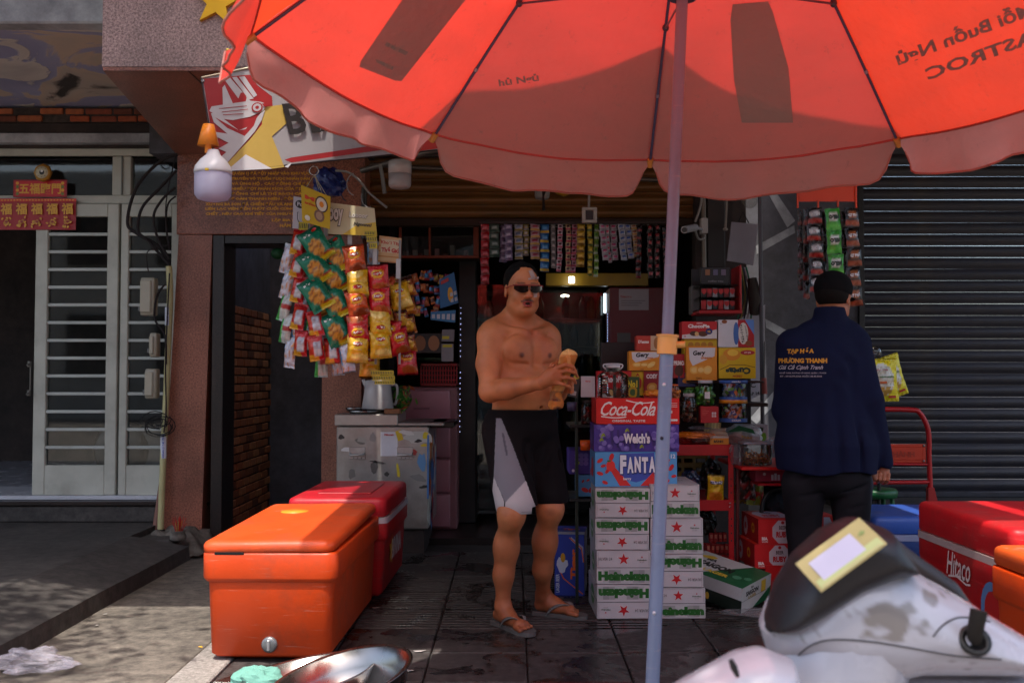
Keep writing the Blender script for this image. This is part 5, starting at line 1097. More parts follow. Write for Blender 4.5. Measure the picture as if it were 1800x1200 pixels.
carton('drink_case', 'smaller purple grape case jutting out left behind the cola stack', 'carton', 1001, 1045, 791, 833, 5.15, .25, C('#45308a'), lambda A, w_, h_: [A.ell(w_ * (.3 + .18 * (i % 3)), h_ * (.45 + .17 * (i // 3)), h_ * .1, h_ * .1, C('#6b58a8'), 10) for i in range(9)] and A.ell(w_ * .35, h_ * .45, h_ * .1, h_ * .04, C('#8a9a28'), 8, 1) and A.ell(w_ * .15, h_ * .15, .008, .008, C('#d0cce0'), 8), 'soft drink cases')
carton('drink_case', 'blue berry drink case standing under the jutting purple case', 'carton', 1016, 1060, 834, 872, 5.16, .25, C('#4f93c8'), lambda A, w_, h_: [A.ell(w_ * x, h_ * y, h_ * .14 * s, h_ * .08 * s, C('#c01f22'), 10, a) for x, y, s, a in ((.28, .3, 1.3, -.4), (.2, .7, .6, 1), (.4, .75, .6, .5), (.5, .3, 1, 1.2), (.75, .5, 1, .3))] and None, 'soft drink cases')
# shelf carrying those two
t = thing('side_shelf', 'narrow black shelf with tins and cups behind the drink cases', 'shelf', W(1020, 900, 5.2))
for z_ in (Z(873, 5.2), Z(745, 5.2)): MB('paint').box(X(1000, 5.2), X(1080, 5.2), 5.12, 5.5, z_ - .015, z_, BLACK, .002).build('board', t, world=True)
for x_ in (X(1012, 5.2), X(1078, 5.2)):
    MB('paint').box(x_ - .008, x_ + .008, 5.13, 5.15, 0, 1.2, C('#1c2a20'), .002).build('upright', t, world=True)
carton('beer_carton', 'blue and white beer carton with orange vertical lettering standing behind the man', 'carton', 975, 1027, 939, 1025, 5.32, .30, C('#a9a9b4'), lambda A, w_, h_: [A.rect(0, 0, w_, h_, C('#2b3f9c')), A.poly([(w_ * .55, h_ * .97), (w_ * .97, h_ * .8), (w_ * .97, h_ * .55), (w_ * .55, h_ * .55)], C('#9aa0b8')), A.poly([(w_ * .5, h_ * .93), (w_ * .93, h_ * .74), (w_ * .97, h_ * .03), (w_ * .90, h_ * .02), (w_ * .5, h_ * .35)], C('#2b3f9c')), A.line([(w_ * .50, h_ * .95), (w_ * .9, h_ * .78), (w_ * .98, h_ * .55)], .006, C('#d8651c')), A.line([(w_ * .1, h_ * .48), (w_ * .3, h_ * .28), (w_ * .95, h_ * .03)], .006, C('#d8651c')), A.text('Tiger', w_ * .68, h_ * .52, w_ * .30, C('#e0641c'), h_ * .5, rot=R(90), bold=.06), A.ell(w_ * .25, h_ * .5, w_ * .17, h_ * .13, C('#c8ccdc'), 12, 0, .25, 2), A.ell(w_ * .28, h_ * .62, w_ * .08, h_ * .08, C('#c8941c'), 9), A.text('LAGER BEER', w_ * .10, h_ * .2, w_ * .12, C('#d0d4e0'), h_ * .3, rot=R(90), bold=.02)] and None, None, -.12, zb=.0, side=lambda A, d, h_: A.rect(0, 0, d, h_, C('#a3a5ad')), top=lambda A, w_, d: [A.rect(0, 0, w_, d, C('#2b3f9c')), A.text('Tiger', w_ * .5, d * .6, d * .2, C('#e0641c'), w_ * .6, bold=.05), A.rect(0, 0, w_, d * .3, C('#b0b4c0'))] and None)
# ---- Saigon carton tipped on the ground and ruby cartons
SG = thing('beer_carton', 'green and white lager carton lying tilted on the wet floor', 'carton', (1.03, 4.93, 0), 0, None)
rotz0 = lambda t: Matrix.Rotation(t, 3, 'Z')
q = MB('card').box(0, .40, 0, .26, .02, .15, C('#b8b8b4'), .003); q.build('box', SG)
SG.rotation_euler = (Matrix.Rotation(R(13), 3, 'X') @ rotz0(R(-46))).to_euler(); SG.location = (X(1292, 4.90, 1070) + .02 - .265, 4.90 + .30, .045)
A = Art(); A.rect(0, 0, .40, .26, C('#b5b8b8')); A.poly([(.13, 0), (.40, 0), (.40, .26), (.30, .26)], C('#1a5a38')); A.text('SAIGON', .16, .13, .055, C('#15181a'), .20, bold=.06); A.text('BIA', .10, .185, .03, C('#15181a'), bold=.05); A.text('LAGER', .20, .065, .032, C('#c8a838'), .15, bold=.05); A.ell(.07, .21, .05, .02, C('#c8a838'), 10, .2, .3, 4); A.ell(.31, .09, .025, .02, C('#4a8a68'), 12); A.ell(.36, .11, .02, .018, C('#4a8a68'), 12)
A.emit(q := MB('print'), plane_map((0, 0, .15), (1, 0, 0), (0, 1, 0))); q.build('top_print', SG)
A = Art(); A.rect(0, 0, .40, .065, C('#16241c')); A.rect(0, .065, .40, .13, C('#b5b8b8')); A.ell(.08, .03, .012, .02, C('#c8a838'), 8); A.ell(.2, .03, .012, .02, C('#c8a838'), 8); A.rect(.0, .06, .03, .13, C('#c8a838'))
A.emit(q := MB('print'), plane_map((0, 0, .02), (1, 0, 0), (0, 0, 1))); q.build('side_print', SG)
A = Art(); A.rect(0, 0, .26, .13, C('#b8bab8')); A.poly([(.10, 0), (.26, 0), (.26, .07)], C('#1a5a38')); A.text('SAIGON', .09, .09, .026, C('#15181a'), .11, bold=.06); A.text('BIA', .09, .114, .012, C('#15181a'), bold=.04); A.text('LAGER', .09, .068, .014, C('#8a7a28'), .07, bold=.04); A.rect(.17, .06, .21, .12, C('#c8a838')); A.line([(0, .06), (.26, .06)], .002, C('#4a4a44'))
A.emit(q := MB('print'), plane_map((.40, 0, .02), (0, 1, 0), (0, 0, 1))); q.build('end_print', SG)
def art_ruby(A, w_, h_):
    A.rect(0, 0, w_, h_, C('#c0161a')); cx_ = w_ * .66; S = C('#b9b4bc')
    A.poly([(cx_ - w_ * .28, h_ * .3), (cx_ - w_ * .28, h_ * .68), (cx_ - w_ * .12, h_ * .95), (cx_ + w_ * .12, h_ * .95), (cx_ + w_ * .28, h_ * .68), (cx_ + w_ * .28, h_ * .3), (cx_ + w_ * .12, h_ * .03), (cx_ - w_ * .12, h_ * .03)], S)
    A.ell(cx_, h_ * .86, h_ * .07, h_ * .07, C('#a01418'), 10); A.text('BEER', cx_, h_ * .66, h_ * .15, C('#3a2426'), w_ * .2, bold=.03); A.text('RUBY', cx_, h_ * .38, h_ * .24, C('#b0141a'), w_ * .36, bold=.06); A.text('BIA', w_ * .17, h_ * .22, h_ * .13, C('#dcd4d4'), w_ * .16, bold=.06); A.text('24 LON', w_ * .17, h_ * .1, h_ * .07, C('#dcd4d4'), w_ * .16, bold=.03)
def side_ruby(A, d, h_):
    A.rect(0, 0, d, h_, C('#9c1418')); A.ell(d * .25, h_ * .5, d * .13, h_ * .42, C('#aaa4ac'), 8); A.ell(d * .25, h_ * .5, d * .06, h_ * .15, C('#a02a2a'), 8); A.ell(d * .7, h_ * .55, d * .09, h_ * .22, C('#c8941c'), 10); A.ell(d * .7, h_ * .55, d * .05, h_ * .1, C('#9c1418'), 8)
def top_ruby(A, w_, d):
    A.rect(0, 0, w_, d, C('#c8301a')); A.poly([(w_ * .2, d * .2), (w_ * .1, d * .6), (w_ * .25, d * .9), (w_ * .9, d * .9), (w_ * 1., d * .5), (w_ * .85, d * .15)], C('#b5b4c4')); A.text('BEER', w_ * .55, d * .7, d * .16, C('#4a3034'), w_ * .3, bold=.04); A.text('RUBY', w_ * .55, d * .4, d * .25, C('#b0141a'), w_ * .5, bold=.06)
for i, (a_, b_, y0_, y1_, lb) in enumerate(((1345, 1400, 993, 1038, 'bottom'), (1326, 1394, 956, 999, 'middle'), (1333, 1398, 912, 956, 'top'))):
    zt_ = [0, Z(999, 5.15), Z(956, 5.15), Z(913, 5.15)]
    carton('beer_carton', 'red beer carton with white six sided badge, %s of its stack by the stall keeper' % lb, 'carton', a_, b_, y0_, y1_, 5.15, .32, C('#b0161a'), art_ruby, 'red beer cartons', R(6 - i * 2), zb=zt_[i] + .001, side=side_ruby, top=top_ruby)
carton('beer_carton', 'red carton mostly hidden behind the stall keeper\'s legs', 'carton', 1440, 1466, 905, 940, 5.4, .3, C('#c0261a'), lambda A, w_, h_: A.poly([(w_ * .3, h_ * .1), (w_ * .8, h_ * .1), (w_ * .95, h_ * .5), (w_ * .7, h_ * .9), (w_ * .3, h_ * .9)], C('#b0a8b4')), None, .1)
# ---- red steel rack
rk = thing('steel_rack', 'red slotted angle rack with shelves behind the drink cartons', 'rack', (X(1290, 5.3), 5.3, 0))
RD = C('#b00d18')
x1 = X(1290, 5.3, 900); x0 = X(1120, 5.3, 800)
def rbx(nm, x0, x1, y0, y1, z0, z1): return MB('redpaint').box(x0, x1, y0, y1, z0, z1, RD, .002).build(nm, rk, world=True)
for y_ in (5.30, 5.78):
    for xx in (x1 - .028, x0): 
        rbx('upright', xx, xx + .028, y_, y_ + .003, 0, Z(783, 5.3)); 
    for za, zb__ in ((Z(800, 5.3), Z(781, 5.3)), (Z(897, 5.3), Z(878, 5.3)), (Z(995, 5.3), Z(980, 5.3))): rbx('shelf_rail', x0, x1, y_ - .004, y_ - .001, za, zb__)
for z_ in (Z(783, 5.3), Z(880, 5.3), Z(982, 5.3)): rbx('shelf_board', x0, x1, 5.305, 5.78, z_ - .012, z_ - .004)
rbx('side_rail', x1 - .003, x1, 5.3, 5.78, Z(800, 5.3), Z(781, 5.3))
for z_ in (788, 793, 884, 890):
    MB('chrome').ell(W(1283, z_, 5.292), (.0045, .003, .0045), C('#c8c8c8'), 8, 5).build('bolt', rk, world=True)
for z_ in (840, 852, 864, 910, 922, 935, 948): MB('print').box(x1 - .017, x1 - .011, 5.2985, 5.2995, Z(z_ + 3, 5.3), Z(z_, 5.3), BLACK).build('slot_hole', rk, world=True)
# ---- wall of biscuit boxes behind
def art_gery(A, w_, h_):
    A.rect(0, 0, w_, h_, C('#dc8a1c')); A.poly([(w_ * .08, h_ * .95), (w_ * .95, h_ * .95), (w_ * .92, h_ * .7), (w_ * .6, h_ * .58), (w_ * .2, h_ * .42), (w_ * .1, h_ * .6)], C('#d4cfd0')); A.text('Gery', w_ * .42, h_ * .78, min(h_ * .3, w_ * .2), C('#201a18'), w_ * .42, rot=.05, bold=.05, shear=.2); A.text('cheese', w_ * .65, h_ * .66, h_ * .09, C('#c8701c'), bold=.04)
    for i in range(3): A.ell(w_ * (.25 + .22 * i), h_ * .3, w_ * .15, h_ * .12, C(['#e8b04a', '#e0a03a', '#f0c060'][i]), 12, .3 * i); A.ell(w_ * (.25 + .22 * i), h_ * .3, w_ * .1, h_ * .07, C('#eec878'), 10)
    A.text('100G', w_ * .4, h_ * .06, h_ * .06, C('#7a4a14'), bold=.02)
def art_choco(A, w_, h_):
    A.rect(0, 0, w_, h_, C('#b8141c')); A.poly([(0, h_ * .0), (w_, 0), (w_, h_ * .55), (w_ * .6, h_ * .35), (0, h_ * .22)], C('#d4ccc8')); A.text('ORION', w_ * .5, h_ * .9, h_ * .08, C('#e0d8d4'), bold=.03); A.text('ChocoPie', w_ * .48, h_ * .73, h_ * .22, C('#e4dcd8'), w_ * .62, bold=.05)
    A.ell(w_ * .35, h_ * .3, w_ * .13, h_ * .15, C('#4a2414'), 14); A.ell(w_ * .6, h_ * .28, w_ * .14, h_ * .16, C('#55290f'), 14); A.ell(w_ * .42, h_ * .28, w_ * .06, h_ * .13, C('#d8b070'), 10, .5); A.ell(w_ * .77, h_ * .42, w_ * .1, h_ * .18, C('#1c2a6a'), 14); A.text('Tết', w_ * .77, h_ * .42, h_ * .12, C('#e8b820'), bold=.05)
    A.text('10', w_ * .08, h_ * .13, h_ * .1, C('#b8141c'), bold=.04)
def art_custas(A, w_, h_):
    A.rect(0, 0, w_, h_, C('#d8b010')); A.ell(w_ * .35, h_ * .78, w_ * .24, h_ * .2, C('#dc8a20'), 16); A.ell(w_ * .38, h_ * .84, w_ * .15, h_ * .11, C('#f0c040'), 14); A.ell(w_ * .12, h_ * .62, w_ * .11, h_ * .16, C('#d89a28'), 12); A.ell(w_ * .78, h_ * .84, w_ * .2, h_ * .08, C('#b8302c'), 12); A.text('egg pie', w_ * .78, h_ * .84, h_ * .07, C('#f0d8d0'), bold=.03)
    A.line([(w_ * .02, h_ * .28), (w_ * .3, h_ * .44), (w_ * .7, h_ * .44), (w_ * .98, h_ * .36)], .003, C('#5a2414')); A.text('Custas', w_ * .52, h_ * .25, h_ * .22, C('#1c3a34'), w_ * .68, rot=math.pi, bold=.06); A.text('ORION', w_ * .5, h_ * .08, h_ * .07, C('#a82018'), w_ * .25, rot=math.pi, bold=.03)
def art_kids(A, w_, h_):   # the mascot face on this box is left out
    A.rect(0, 0, w_, h_, C('#d0ccd0')); A.rect(w_ * .55, 0, w_, h_, C('#b0181c')); A.poly([(w_ * .75, h_), (w_, h_), (w_, h_ * .45)], C('#5a80c0')); A.ell(w_ * .5, h_ * .5, w_ * .08, h_ * .42, C('#3f68a8'), 14); A.ell(w_ * .70, h_ * .5, w_ * .14, h_ * .40, C('#d8d0c4'), 16); A.text('カントリーマアム', w_ * .66, h_ * .5, w_ * .09, C('#2a1c18'), h_ * .68, rot=R(-82), bold=.05, res=1); A.text("COUNTRY MA'AM", w_ * .79, h_ * .52, w_ * .045, C('#5a2a1c'), h_ * .56, rot=R(-80), bold=.03, res=1); A.ell(w_ * .85, h_ * .14, w_ * .1, h_ * .1, C('#8a4a24'), 12); A.ell(w_ * .17, h_ * .93, w_ * .08, h_ * .07, C('#8a4a24'), 10); A.text('11', w_ * .08, h_ * .85, h_ * .06, C('#4a3030'))
def art_txt(bg, s, fg, extra=None, hh=.3, yy=.7, wd=.7):
    def f(A, w_, h_):
        A.rect(0, 0, w_, h_, C(bg)); A.text(s, w_ * .5, h_ * yy, h_ * hh, C(fg), w_ * wd, bold=.05)
        for e in (extra or []): A.ell(w_ * e[0], h_ * e[1], w_ * e[2], h_ * e[3], C(e[4]), 12, 0, .1, 1)
    return f
bx = [
 ('red cookie box at the left end of the biscuit wall behind the water jug', 1050, 1110, 652, 705, 5.45, '#b8141c', art_choco),
 ('green and gold biscuit tin box behind the water jug', 1100, 1124, 662, 704, 5.4, '#2c4a24', art_txt('#2c4a24', 'No1', '#d8c020', [(.5, .35, .35, .25, '#b8901c'), (.5, .35, .2, .15, '#3a5a2a')])),
 ('yellow biscuit box with a red mark next to the green one', 1109, 1133, 652, 695, 5.47, '#d0a810', art_txt('#d0a810', 'A', '#b02018', [(.5, .5, .3, .25, '#b02018'), (.5, .5, .12, .12, '#e0d0b0')], .12, .85, .3)),
 ('dark red biscuit box with a pale oval beside the yellow one', 1132, 1160, 652, 698, 5.46, '#8f1420', art_txt('#8f1420', 'COSY', '#e0d4d0', [(.5, .38, .32, .18, '#c88a30'), (.5, .38, .2, .1, '#e0b060')], .17, .8, .7)),
 ('orange cheese cracker box, the wide one left of the parasol pole', 1106, 1162, 617, 651, 5.45, '#dc8a1c', art_gery),
 ('small red and cream biscuit box on top of the wide orange one', 1119, 1160, 590, 616, 5.45, '#b03020', lambda A, w_, h_: [A.rect(0, 0, w_ * .6, h_, C('#b83424')), A.rect(w_ * .6, 0, w_, h_, C('#c8a888')), A.text("D'asses", w_ * .3, h_ * .6, h_ * .22, C('#e8d8d0'), w_ * .45, bold=.05), A.ell(w_ * .85, h_ * .5, w_ * .12, h_ * .4, C('#a06a3a'), 10)] and None),
 ('tall dark red biscuit box just right of the parasol pole', 1184, 1203, 622, 664, 5.46, '#a01820', art_txt('#a01820', 'PRIMO', '#e0d8d0', [(.5, .3, .4, .25, '#4a2414')], .2, .62, .95)),
 ('red and white chocolate pie box, top left of the tall biscuit pile', 1199, 1260, 565, 595, 5.45, '#b8141c', art_choco),
 ('yellow biscuit box with a row of rings behind the orange cheese box', 1203, 1260, 595, 640, 5.47, '#c8a818', lambda A, w_, h_: [A.rect(0, 0, w_, h_, C('#c8a818'))] + [A.ell(w_ * (.2 + .2 * i), h_ * .75, w_ * .09, h_ * .12, C('#b07a20'), 12) for i in range(4)] and None),
 ('large orange cheese cracker box standing in the middle of the pile', 1207, 1260, 608, 668, 5.42, '#dc8a1c', art_gery),
 ('white and red cookie box turned sideways, top right of the biscuit pile', 1263, 1325, 562, 610, 5.45, '#c8c4c8', art_kids),
 ('yellow custard cake box placed upside down under the white cookie box', 1264, 1328, 611, 665, 5.42, '#d8b010', art_custas),
 ('blue round print box half hidden under the dark red box', 1192, 1222, 655, 679, 5.46, '#252a5a', art_txt('#252a5a', 'o', '#c89a40', [(.5, .4, .25, .2, '#c88a30')], .1, .8, .2)),
]
for lb, a_, b_, c_, d_, Y_, col_, art_ in bx: carton('biscuit_box', lb, 'box', a_, b_, c_, d_, Y_, .10, C(col_), art_, 'biscuit boxes piled on the rack', rnd.uniform(-.02, .02))
# hidden shelf bearing that pile
t = thing('rack_shelf', 'dark stepped shelf board carrying the biscuit boxes', 'shelf', W(1200, 720, 5.6))
MB('paint').box(X(1050, 5.6), X(1335, 5.6), 5.42, 5.8, Z(708, 5.42) - .02, Z(708, 5.42), C('#2a1c1a'), .003).build('board', t, world=True)
MB('paint').box(X(1198, 5.6), X(1330, 5.6), 5.44, 5.8, Z(669, 5.44) - .012, Z(669, 5.44), C('#3a2420'), .003).build('upper_board', t, world=True)
MB('paint').box(X(1060, 5.6), X(1330, 5.6), 5.74, 5.8, Z(780, 5.6), Z(600, 5.6), C('#1c1413'), .003).build('back_board', t, world=True)
# ---- jars and canisters
def jar(name, label, px, py0, py1, Y, wpx, fill, lid, cat='jar', bits=None):
    s_ = Y / FP; r = wpx / 2 * s_; b_ = W(px, py1, Y); h = Z(py0, Y) - b_.z; t = thing(name, label, cat, b_)
    MB('jar').lathe([(.001, 0), (r * .95, 0), (r, .006), (r, h * .78), (r * .72, h * .9), (r * .70, h * .93)], (0, 0, 0), WHITE, 20).build('glass', t)
    MB('plastic').lathe([(r * .76, h * .88), (r * .76, h), (.001, h)], (0, 0, 0), lid, 20).build('lid', t)
    q = MB('plastic'); rr_ = random.Random(int(px))
    for i in range(bits or 60):
        a = rr_.uniform(0, 6.28); q_ = r * .86 * math.sqrt(rr_.random()); c = Vector((q_ * math.cos(a), q_ * math.sin(a), rr_.uniform(.05, .70) * h)); q.ell(c, (.013, .013, .011), C(rr_.choice(fill)), 6, 4)
    q.build('sweets', t); return t
jar('glass_jar', 'jar of brown dried snacks with a white lid left of the green sweets', 1211, 691, 742, 5.30, 26, ['#5a3018', '#7a4a28', '#3a2010'], C('#b0a8a8'))
j2 = jar('glass_jar', 'round jar of bright green sweets with a white lid under the cheese box', 1240, 668, 713, 5.34, 33, ['#4a9a2a', '#6ab83a', '#2f7a1c'], C('#c0bcc0'))
MB('print').box(-.014, .014, -.056, -.054, .04, .075, C('#d0d0cc')).build('label', j2)
jar('candy_jar', 'short jar with an orange lid beside the parasol pole', 1187, 675, 700, 5.2, 14, ['#c87a20', '#8a4a1c'], C('#d86018'))
jar('candy_jar', 'dark tin of coffee sweets with red print left of the cola case', 1034, 703, 745, 5.16, 26, ['#3a2020', '#7a2020'], C('#3a2a2a'))
jar('candy_jar', 'green lidded cup among the jars', 1213, 681, 692, 5.4, 20, ['#3a7a2a'], C('#6a9a2a'))
for z0_, z1_, lb, band in ((703, 668, 'upper clear canister with a blue band full of wrapped candy', '#3a5fa8'), (741, 702, 'lower clear canister with orange and blue bands full of small pots', '#d8861c')):
    b_ = W(1289, z0_, 5.36); h = Z(z1_, 5.36) - b_.z; r = .073; t = thing('candy_canister', lb, 'canister', b_, 0, 'stacked candy canisters')
    MB('jar').lathe([(.001, 0), (r * .98, 0), (r, h * .1), (r * .97, h * .5), (r, h * .88), (r * .9, h)], (0, 0, 0), WHITE, 22).build('tub', t)
    MB('plastic').lathe([(r * 1.03, h * .84), (r * 1.03, h), (.001, h)], (0, 0, 0), C(band), 22).build('lid', t)
    MB('print').lathe([(r * 1.01, 0), (r * 1.01, h * .17)], (0, 0, 0), C('#3a5fa8'), 22, cap=False).build('base_band', t)
    q = MB('print'); txt(q, 'COLIA' if z0_ > 710 else 'candy', b_ + Vector((0, -r * 1.02, h * (.09 if z0_ > 710 else .92))), .011, .05, C('#d8d4d0')); q.build('lettering', t, world=True)
    q = MB('foil'); rr_ = random.Random(z0_)
    for i in range(26):
        a = rr_.uniform(3.3, 6.1); c = Vector((r * .6 * math.cos(a), r * .6 * math.sin(a), rr_.uniform(.2, .72) * h)); d_ = Vector((rr_.gauss(0, 1), .2, rr_.gauss(0, 1))).normalized() * .022; e = d_.cross(Vector((0, 1, 0))).normalized() * .008; q.add([c - d_ - e, c + d_ - e, c + d_ + e, c - d_ + e], [(0, 1, 2, 3)], C(rr_.choice(['#b0a8b8', '#8a2030', '#6a9a3a', '#c8c0c8', '#3a4a90', '#d06a30'])))
    q.build('sweets', t)
carton('candy_box', 'small red paper box with white squares in front of the candy jars', 'box', 1232, 1263, 714, 743, 5.25, .06, C('#a8141c'), lambda A, w_, h_: [A.rect(0, 0, w_, h_, C('#a8141c'))] + [A.rect(w_ * (.62 + .14 * (i % 2)), h_ * (.35 + .17 * (i // 2)), w_ * (.72 + .14 * (i % 2)), h_ * (.48 + .17 * (i // 2)), C('#c8b8b8')) for i in range(4)] + [A.rect(w_ * .08, h_ * (.5 + .1 * i), w_ * (.3 + .08 * (i % 3)), h_ * (.52 + .1 * i), C('#d06a5a')) for i in range(4)] and None)
# ---- clear water jug on the cola case
wj = thing('water_jug', 'clear faceted plastic water jug with a handle ring on the cola case', 'jug', (X(1078, 4.93), 4.95, zf[3] + .001))
s_ = 4.93 / FP; q = MB('jar'); prof = [(.001, 0), (26 * s_, 0), (28 * s_, .01)]
for i in range(7): prof += [(26.5 * s_, .018 + i * .013), (28 * s_, .0245 + i * .013)]
prof += [(26 * s_, .113), (18 * s_, .128), (12 * s_, .134), (12 * s_, .15)]
q.lathe(prof, (0, 0, 0), WHITE, 14, smooth=False).build('bottle', wj); MB('ceramic').lathe([(13 * s_, .148), (13 * s_, .162), (.001, .162)], (0, 0, 0), C('#c8c8cc'), 18).build('cap', wj)
MB('ceramic').tube(catmull([(-12 * s_, 0, .140), (-17 * s_, 0, .155), (-13 * s_, 0, .166), (13 * s_, 0, .166), (17 * s_, 0, .155), (12 * s_, 0, .140)], 5), .004, C('#c0c0c4'), 7).build('handle', wj)
o = lump('snack_bag', 'orange and white snack bag lying on the right of the cola case', 'snack bag', (X(1150, 4.95), 4.97, zf[3] + .02), (.05, .04, .018), C('#d88a30'), 'foil', 5)
# ---- QR stand (blank card) on the shelf and small things
o = carton('display_card', 'upright white card with a red heading behind the cola case', 'card stand', 1021, 1046, 661, 698, 5.0, .004, C('#c0bcc0'), lambda A, w_, h_: A.text('Ningen', w_ / 2, h_ * .75, h_ * .09, C('#c02020'), bold=.04), None, .1)
o = carton('snack_pouch', 'dark silver pouch standing left of the white card', 'pouch', 997, 1015, 660, 698, 5.0, .02, C('#3a3634'), lambda A, w_, h_: [A.rect(w_ * .2, h_ * .1, w_ * .8, h_ * .3, C('#a8a4a0')), A.ell(w_ * .5, h_ * .95, w_ * .3, .01, C('#b8b020'), 8)] and None, None, .2, roll=R(12))
o = MB('plastic').lathe([(.022, 0), (.026, .045), (.001, .045)], W(1005, 722, 5.05), C('#4a4a6a'), 14).build('plastic_cup', loc=W(1005, 722, 5.05)); tag(o, 'small grey blue plastic cup under the dark pouch', 'cup')
o = MB('plastic').lathe([(.001, 0), (.028, 0), (.031, .052), (.001, .052)], W(1030, 791, 5.12), C('#e05a10'), 16).build('plastic_cup', loc=W(1030, 791, 5.12)); tag(o, 'bright orange cup on the jutting purple case', 'cup')
# ================================================================ soft bags
def pillow(nm, w_, h_, t_, art, seed=0, nu=12, nv=18, mat='foil', seal=.06, text=None, parent=None):
    """a sealed snack bag: front and back skins, flat crimped ends; art(u,v)->albedo"""
    def pf(u, v, sgn):
        x = (u - .5) * w_; z = (v - .5) * h_; vv = min(1, max(0, (v - seal) / (1 - 2 * seal))) if seal < v < 1 - seal else 0
        b = (math.sin(math.pi * vv) ** .55 if vv > 0 else 0) * (max(0, math.sin(math.pi * u)) ** .5) * t_ / 2
        b *= 1 + .4 * nz(u * 4 + seed, v * 5, seed) + .25 * abs(nz(u * 9 + seed, v * 9, seed)); x *= 1 - .07 * (math.sin(math.pi * vv) if vv > 0 else 0); cr = (.004 * math.sin(u * 38) if not (seal < v < 1 - seal) else .0035 * nz(u * 9, v * 9, seed + 3))
        return Vector((x, sgn * b + cr, z + .004 * nz(u * 5, seed)))
    q = MB(mat); q.grid(lambda u, v: pf(u, v, -1), nu, nv, art); q.grid(lambda u, v: pf(u, v, 1), nu, nv, art, flip=True)
    if text:
        A = Art(); text(A); A.emit(q, lambda u, v, hh: pf(u, v, -1) + Vector((0, -.0035 - hh, 0)))
    return q
def lays(base, disc='#e8b818', chip='#e0b050', low='#b8101c'):
    b, d, ch, lw = C(base), C(disc), C(chip), C(low)
    def f(u, v):
        if v > .93 or v < .06: return tuple(x * .8 for x in b)
        if ((u - .5) / .30) ** 2 + ((v - .68) / .15) ** 2 < 1: return d
        if v < .36 and ((u - .6) / .42) ** 2 + ((v - .2) / .15) ** 2 < 1: return ch
        if v < .16: return lw
        return b
    return f
def lays_text(A):
    A.ell(.5, .68, .24, .075, C('#b8141c'), 14); A.text("Lay's", .5, .685, .11, C('#e8e0d4'), .44, bold=.05, shear=.2); A.text('vị tự nhiên', .5, .48, .035, C('#e8d8b0'), .4, bold=.03, res=1)
def stick(u, v):
    if v > .88: return C('#b0141c')
    if abs(u - .62) < .22 and .2 < v < .75: return C('#c8c4c8') if int(v * 40) % 2 else C('#a8a4ac')
    if v < .25 and u < .6: return C('#d89a20')
    return C('#c03018') if u < .45 else C('#b8141c')
def green(u, v):
    if ((u - .45) / .30) ** 2 + ((v - .42) / .26) ** 2 < 1: return C('#c88a2c') if nz(u * 12, v * 12) > -.1 else C('#8a5018')
    if v < .12 and u > .4: return C('#d8c020')
    if v > .1 and v < .22 and u > .55: return C('#a02a1c')
    if v > .8: return C('#0f6a50')
    return C('#15795c')
def whitebag(u, v):
    if v > .85: return C('#c8d0dc')
    if nz(u * 5, v * 6) > .25: return C('#c88a50')
    if u < .15: return C('#4a90c0')
    return C('#c4c0cc')
def greenwhite(u, v):
    if u < .3: return C('#3a9a3a')
    if abs(v - .5) < .08: return C('#a83030')
    return C('#bcc0bc')
def brownbag(u, v):
    if ((u - .5) / .35) ** 2 + ((v - .4) / .22) ** 2 < 1: return C('#d8901c') if nz(u * 9, v * 9) > 0 else C('#e8b030')
    if v > .8: return C('#3a1c14')
    return C('#8a3a14') if v > .5 else C('#b0601a')
BAG = {}
def bagdef(k, w_, h_, t_, art, text=None, n=2):
    BAG[k] = []
    for i in range(n): o = pillow(k, w_, h_, t_, art, i * 3.7 + len(BAG), text=text).build('bag'); BAG[k].append(o.data); bpy.data.objects.remove(o)
YB_ = 5.75; kb = YB_ / FP
bagdef('lred', 38 * kb, 50 * kb, .05, lays('#c01420', '#e0a818', '#a8501c'), lays_text); bagdef('lyel', 38 * kb, 50 * kb, .05, lays('#dca514', '#e8c030', '#e8c468', '#dca514'), lays_text); bagdef('lora', 38 * kb, 50 * kb, .05, lays('#d0501c', '#e8a818', '#8a3a18'), lays_text)
bagdef('stick', 27 * kb, 46 * kb, .05, stick, None, 3); bagdef('green', 44 * kb, 60 * kb, .06, green, lambda A: [A.text('Bắp', .35, .84, .09, C('#e0e4d8'), .3, bold=.05), A.ell(.72, .9, .12, .05, C('#c02a20'), 10)] and None, 3)
bagdef('white', 24 * kb, 54 * kb, .045, whitebag, None, 3); bagdef('gwhite', 24 * kb, 54 * kb, .045, greenwhite, None, 2); bagdef('brown', 30 * kb, 38 * kb, .04, brownbag, lambda A: A.text('Snack', .5, .72, .09, C('#e8c860'), .6, bold=.05), 3)
bn_ = [0]
def hang(k, zx, zy, tilt, label, Yo=0., yaw=0., flip=False, sc=1.):
    px, py = 450 + zx / 3, 300 + zy / 3; bn_[0] += 1
    o = bpy.data.objects.new('snack_bag', BAG[k][bn_[0] % len(BAG[k])]); link(o); o.location = W(px, py, YB_ + Yo); o.rotation_euler = (rnd.uniform(-.12, .12), R(-tilt) + (math.pi if flip else 0), R(yaw) + rnd.uniform(-.15, .15)); o.scale = (sc, 1, sc); tag(o, label, 'snack bag', 'snack bags clipped on the hanging rack')
ordn = ['topmost', 'second', 'third', 'fourth', 'fifth', 'lowest']
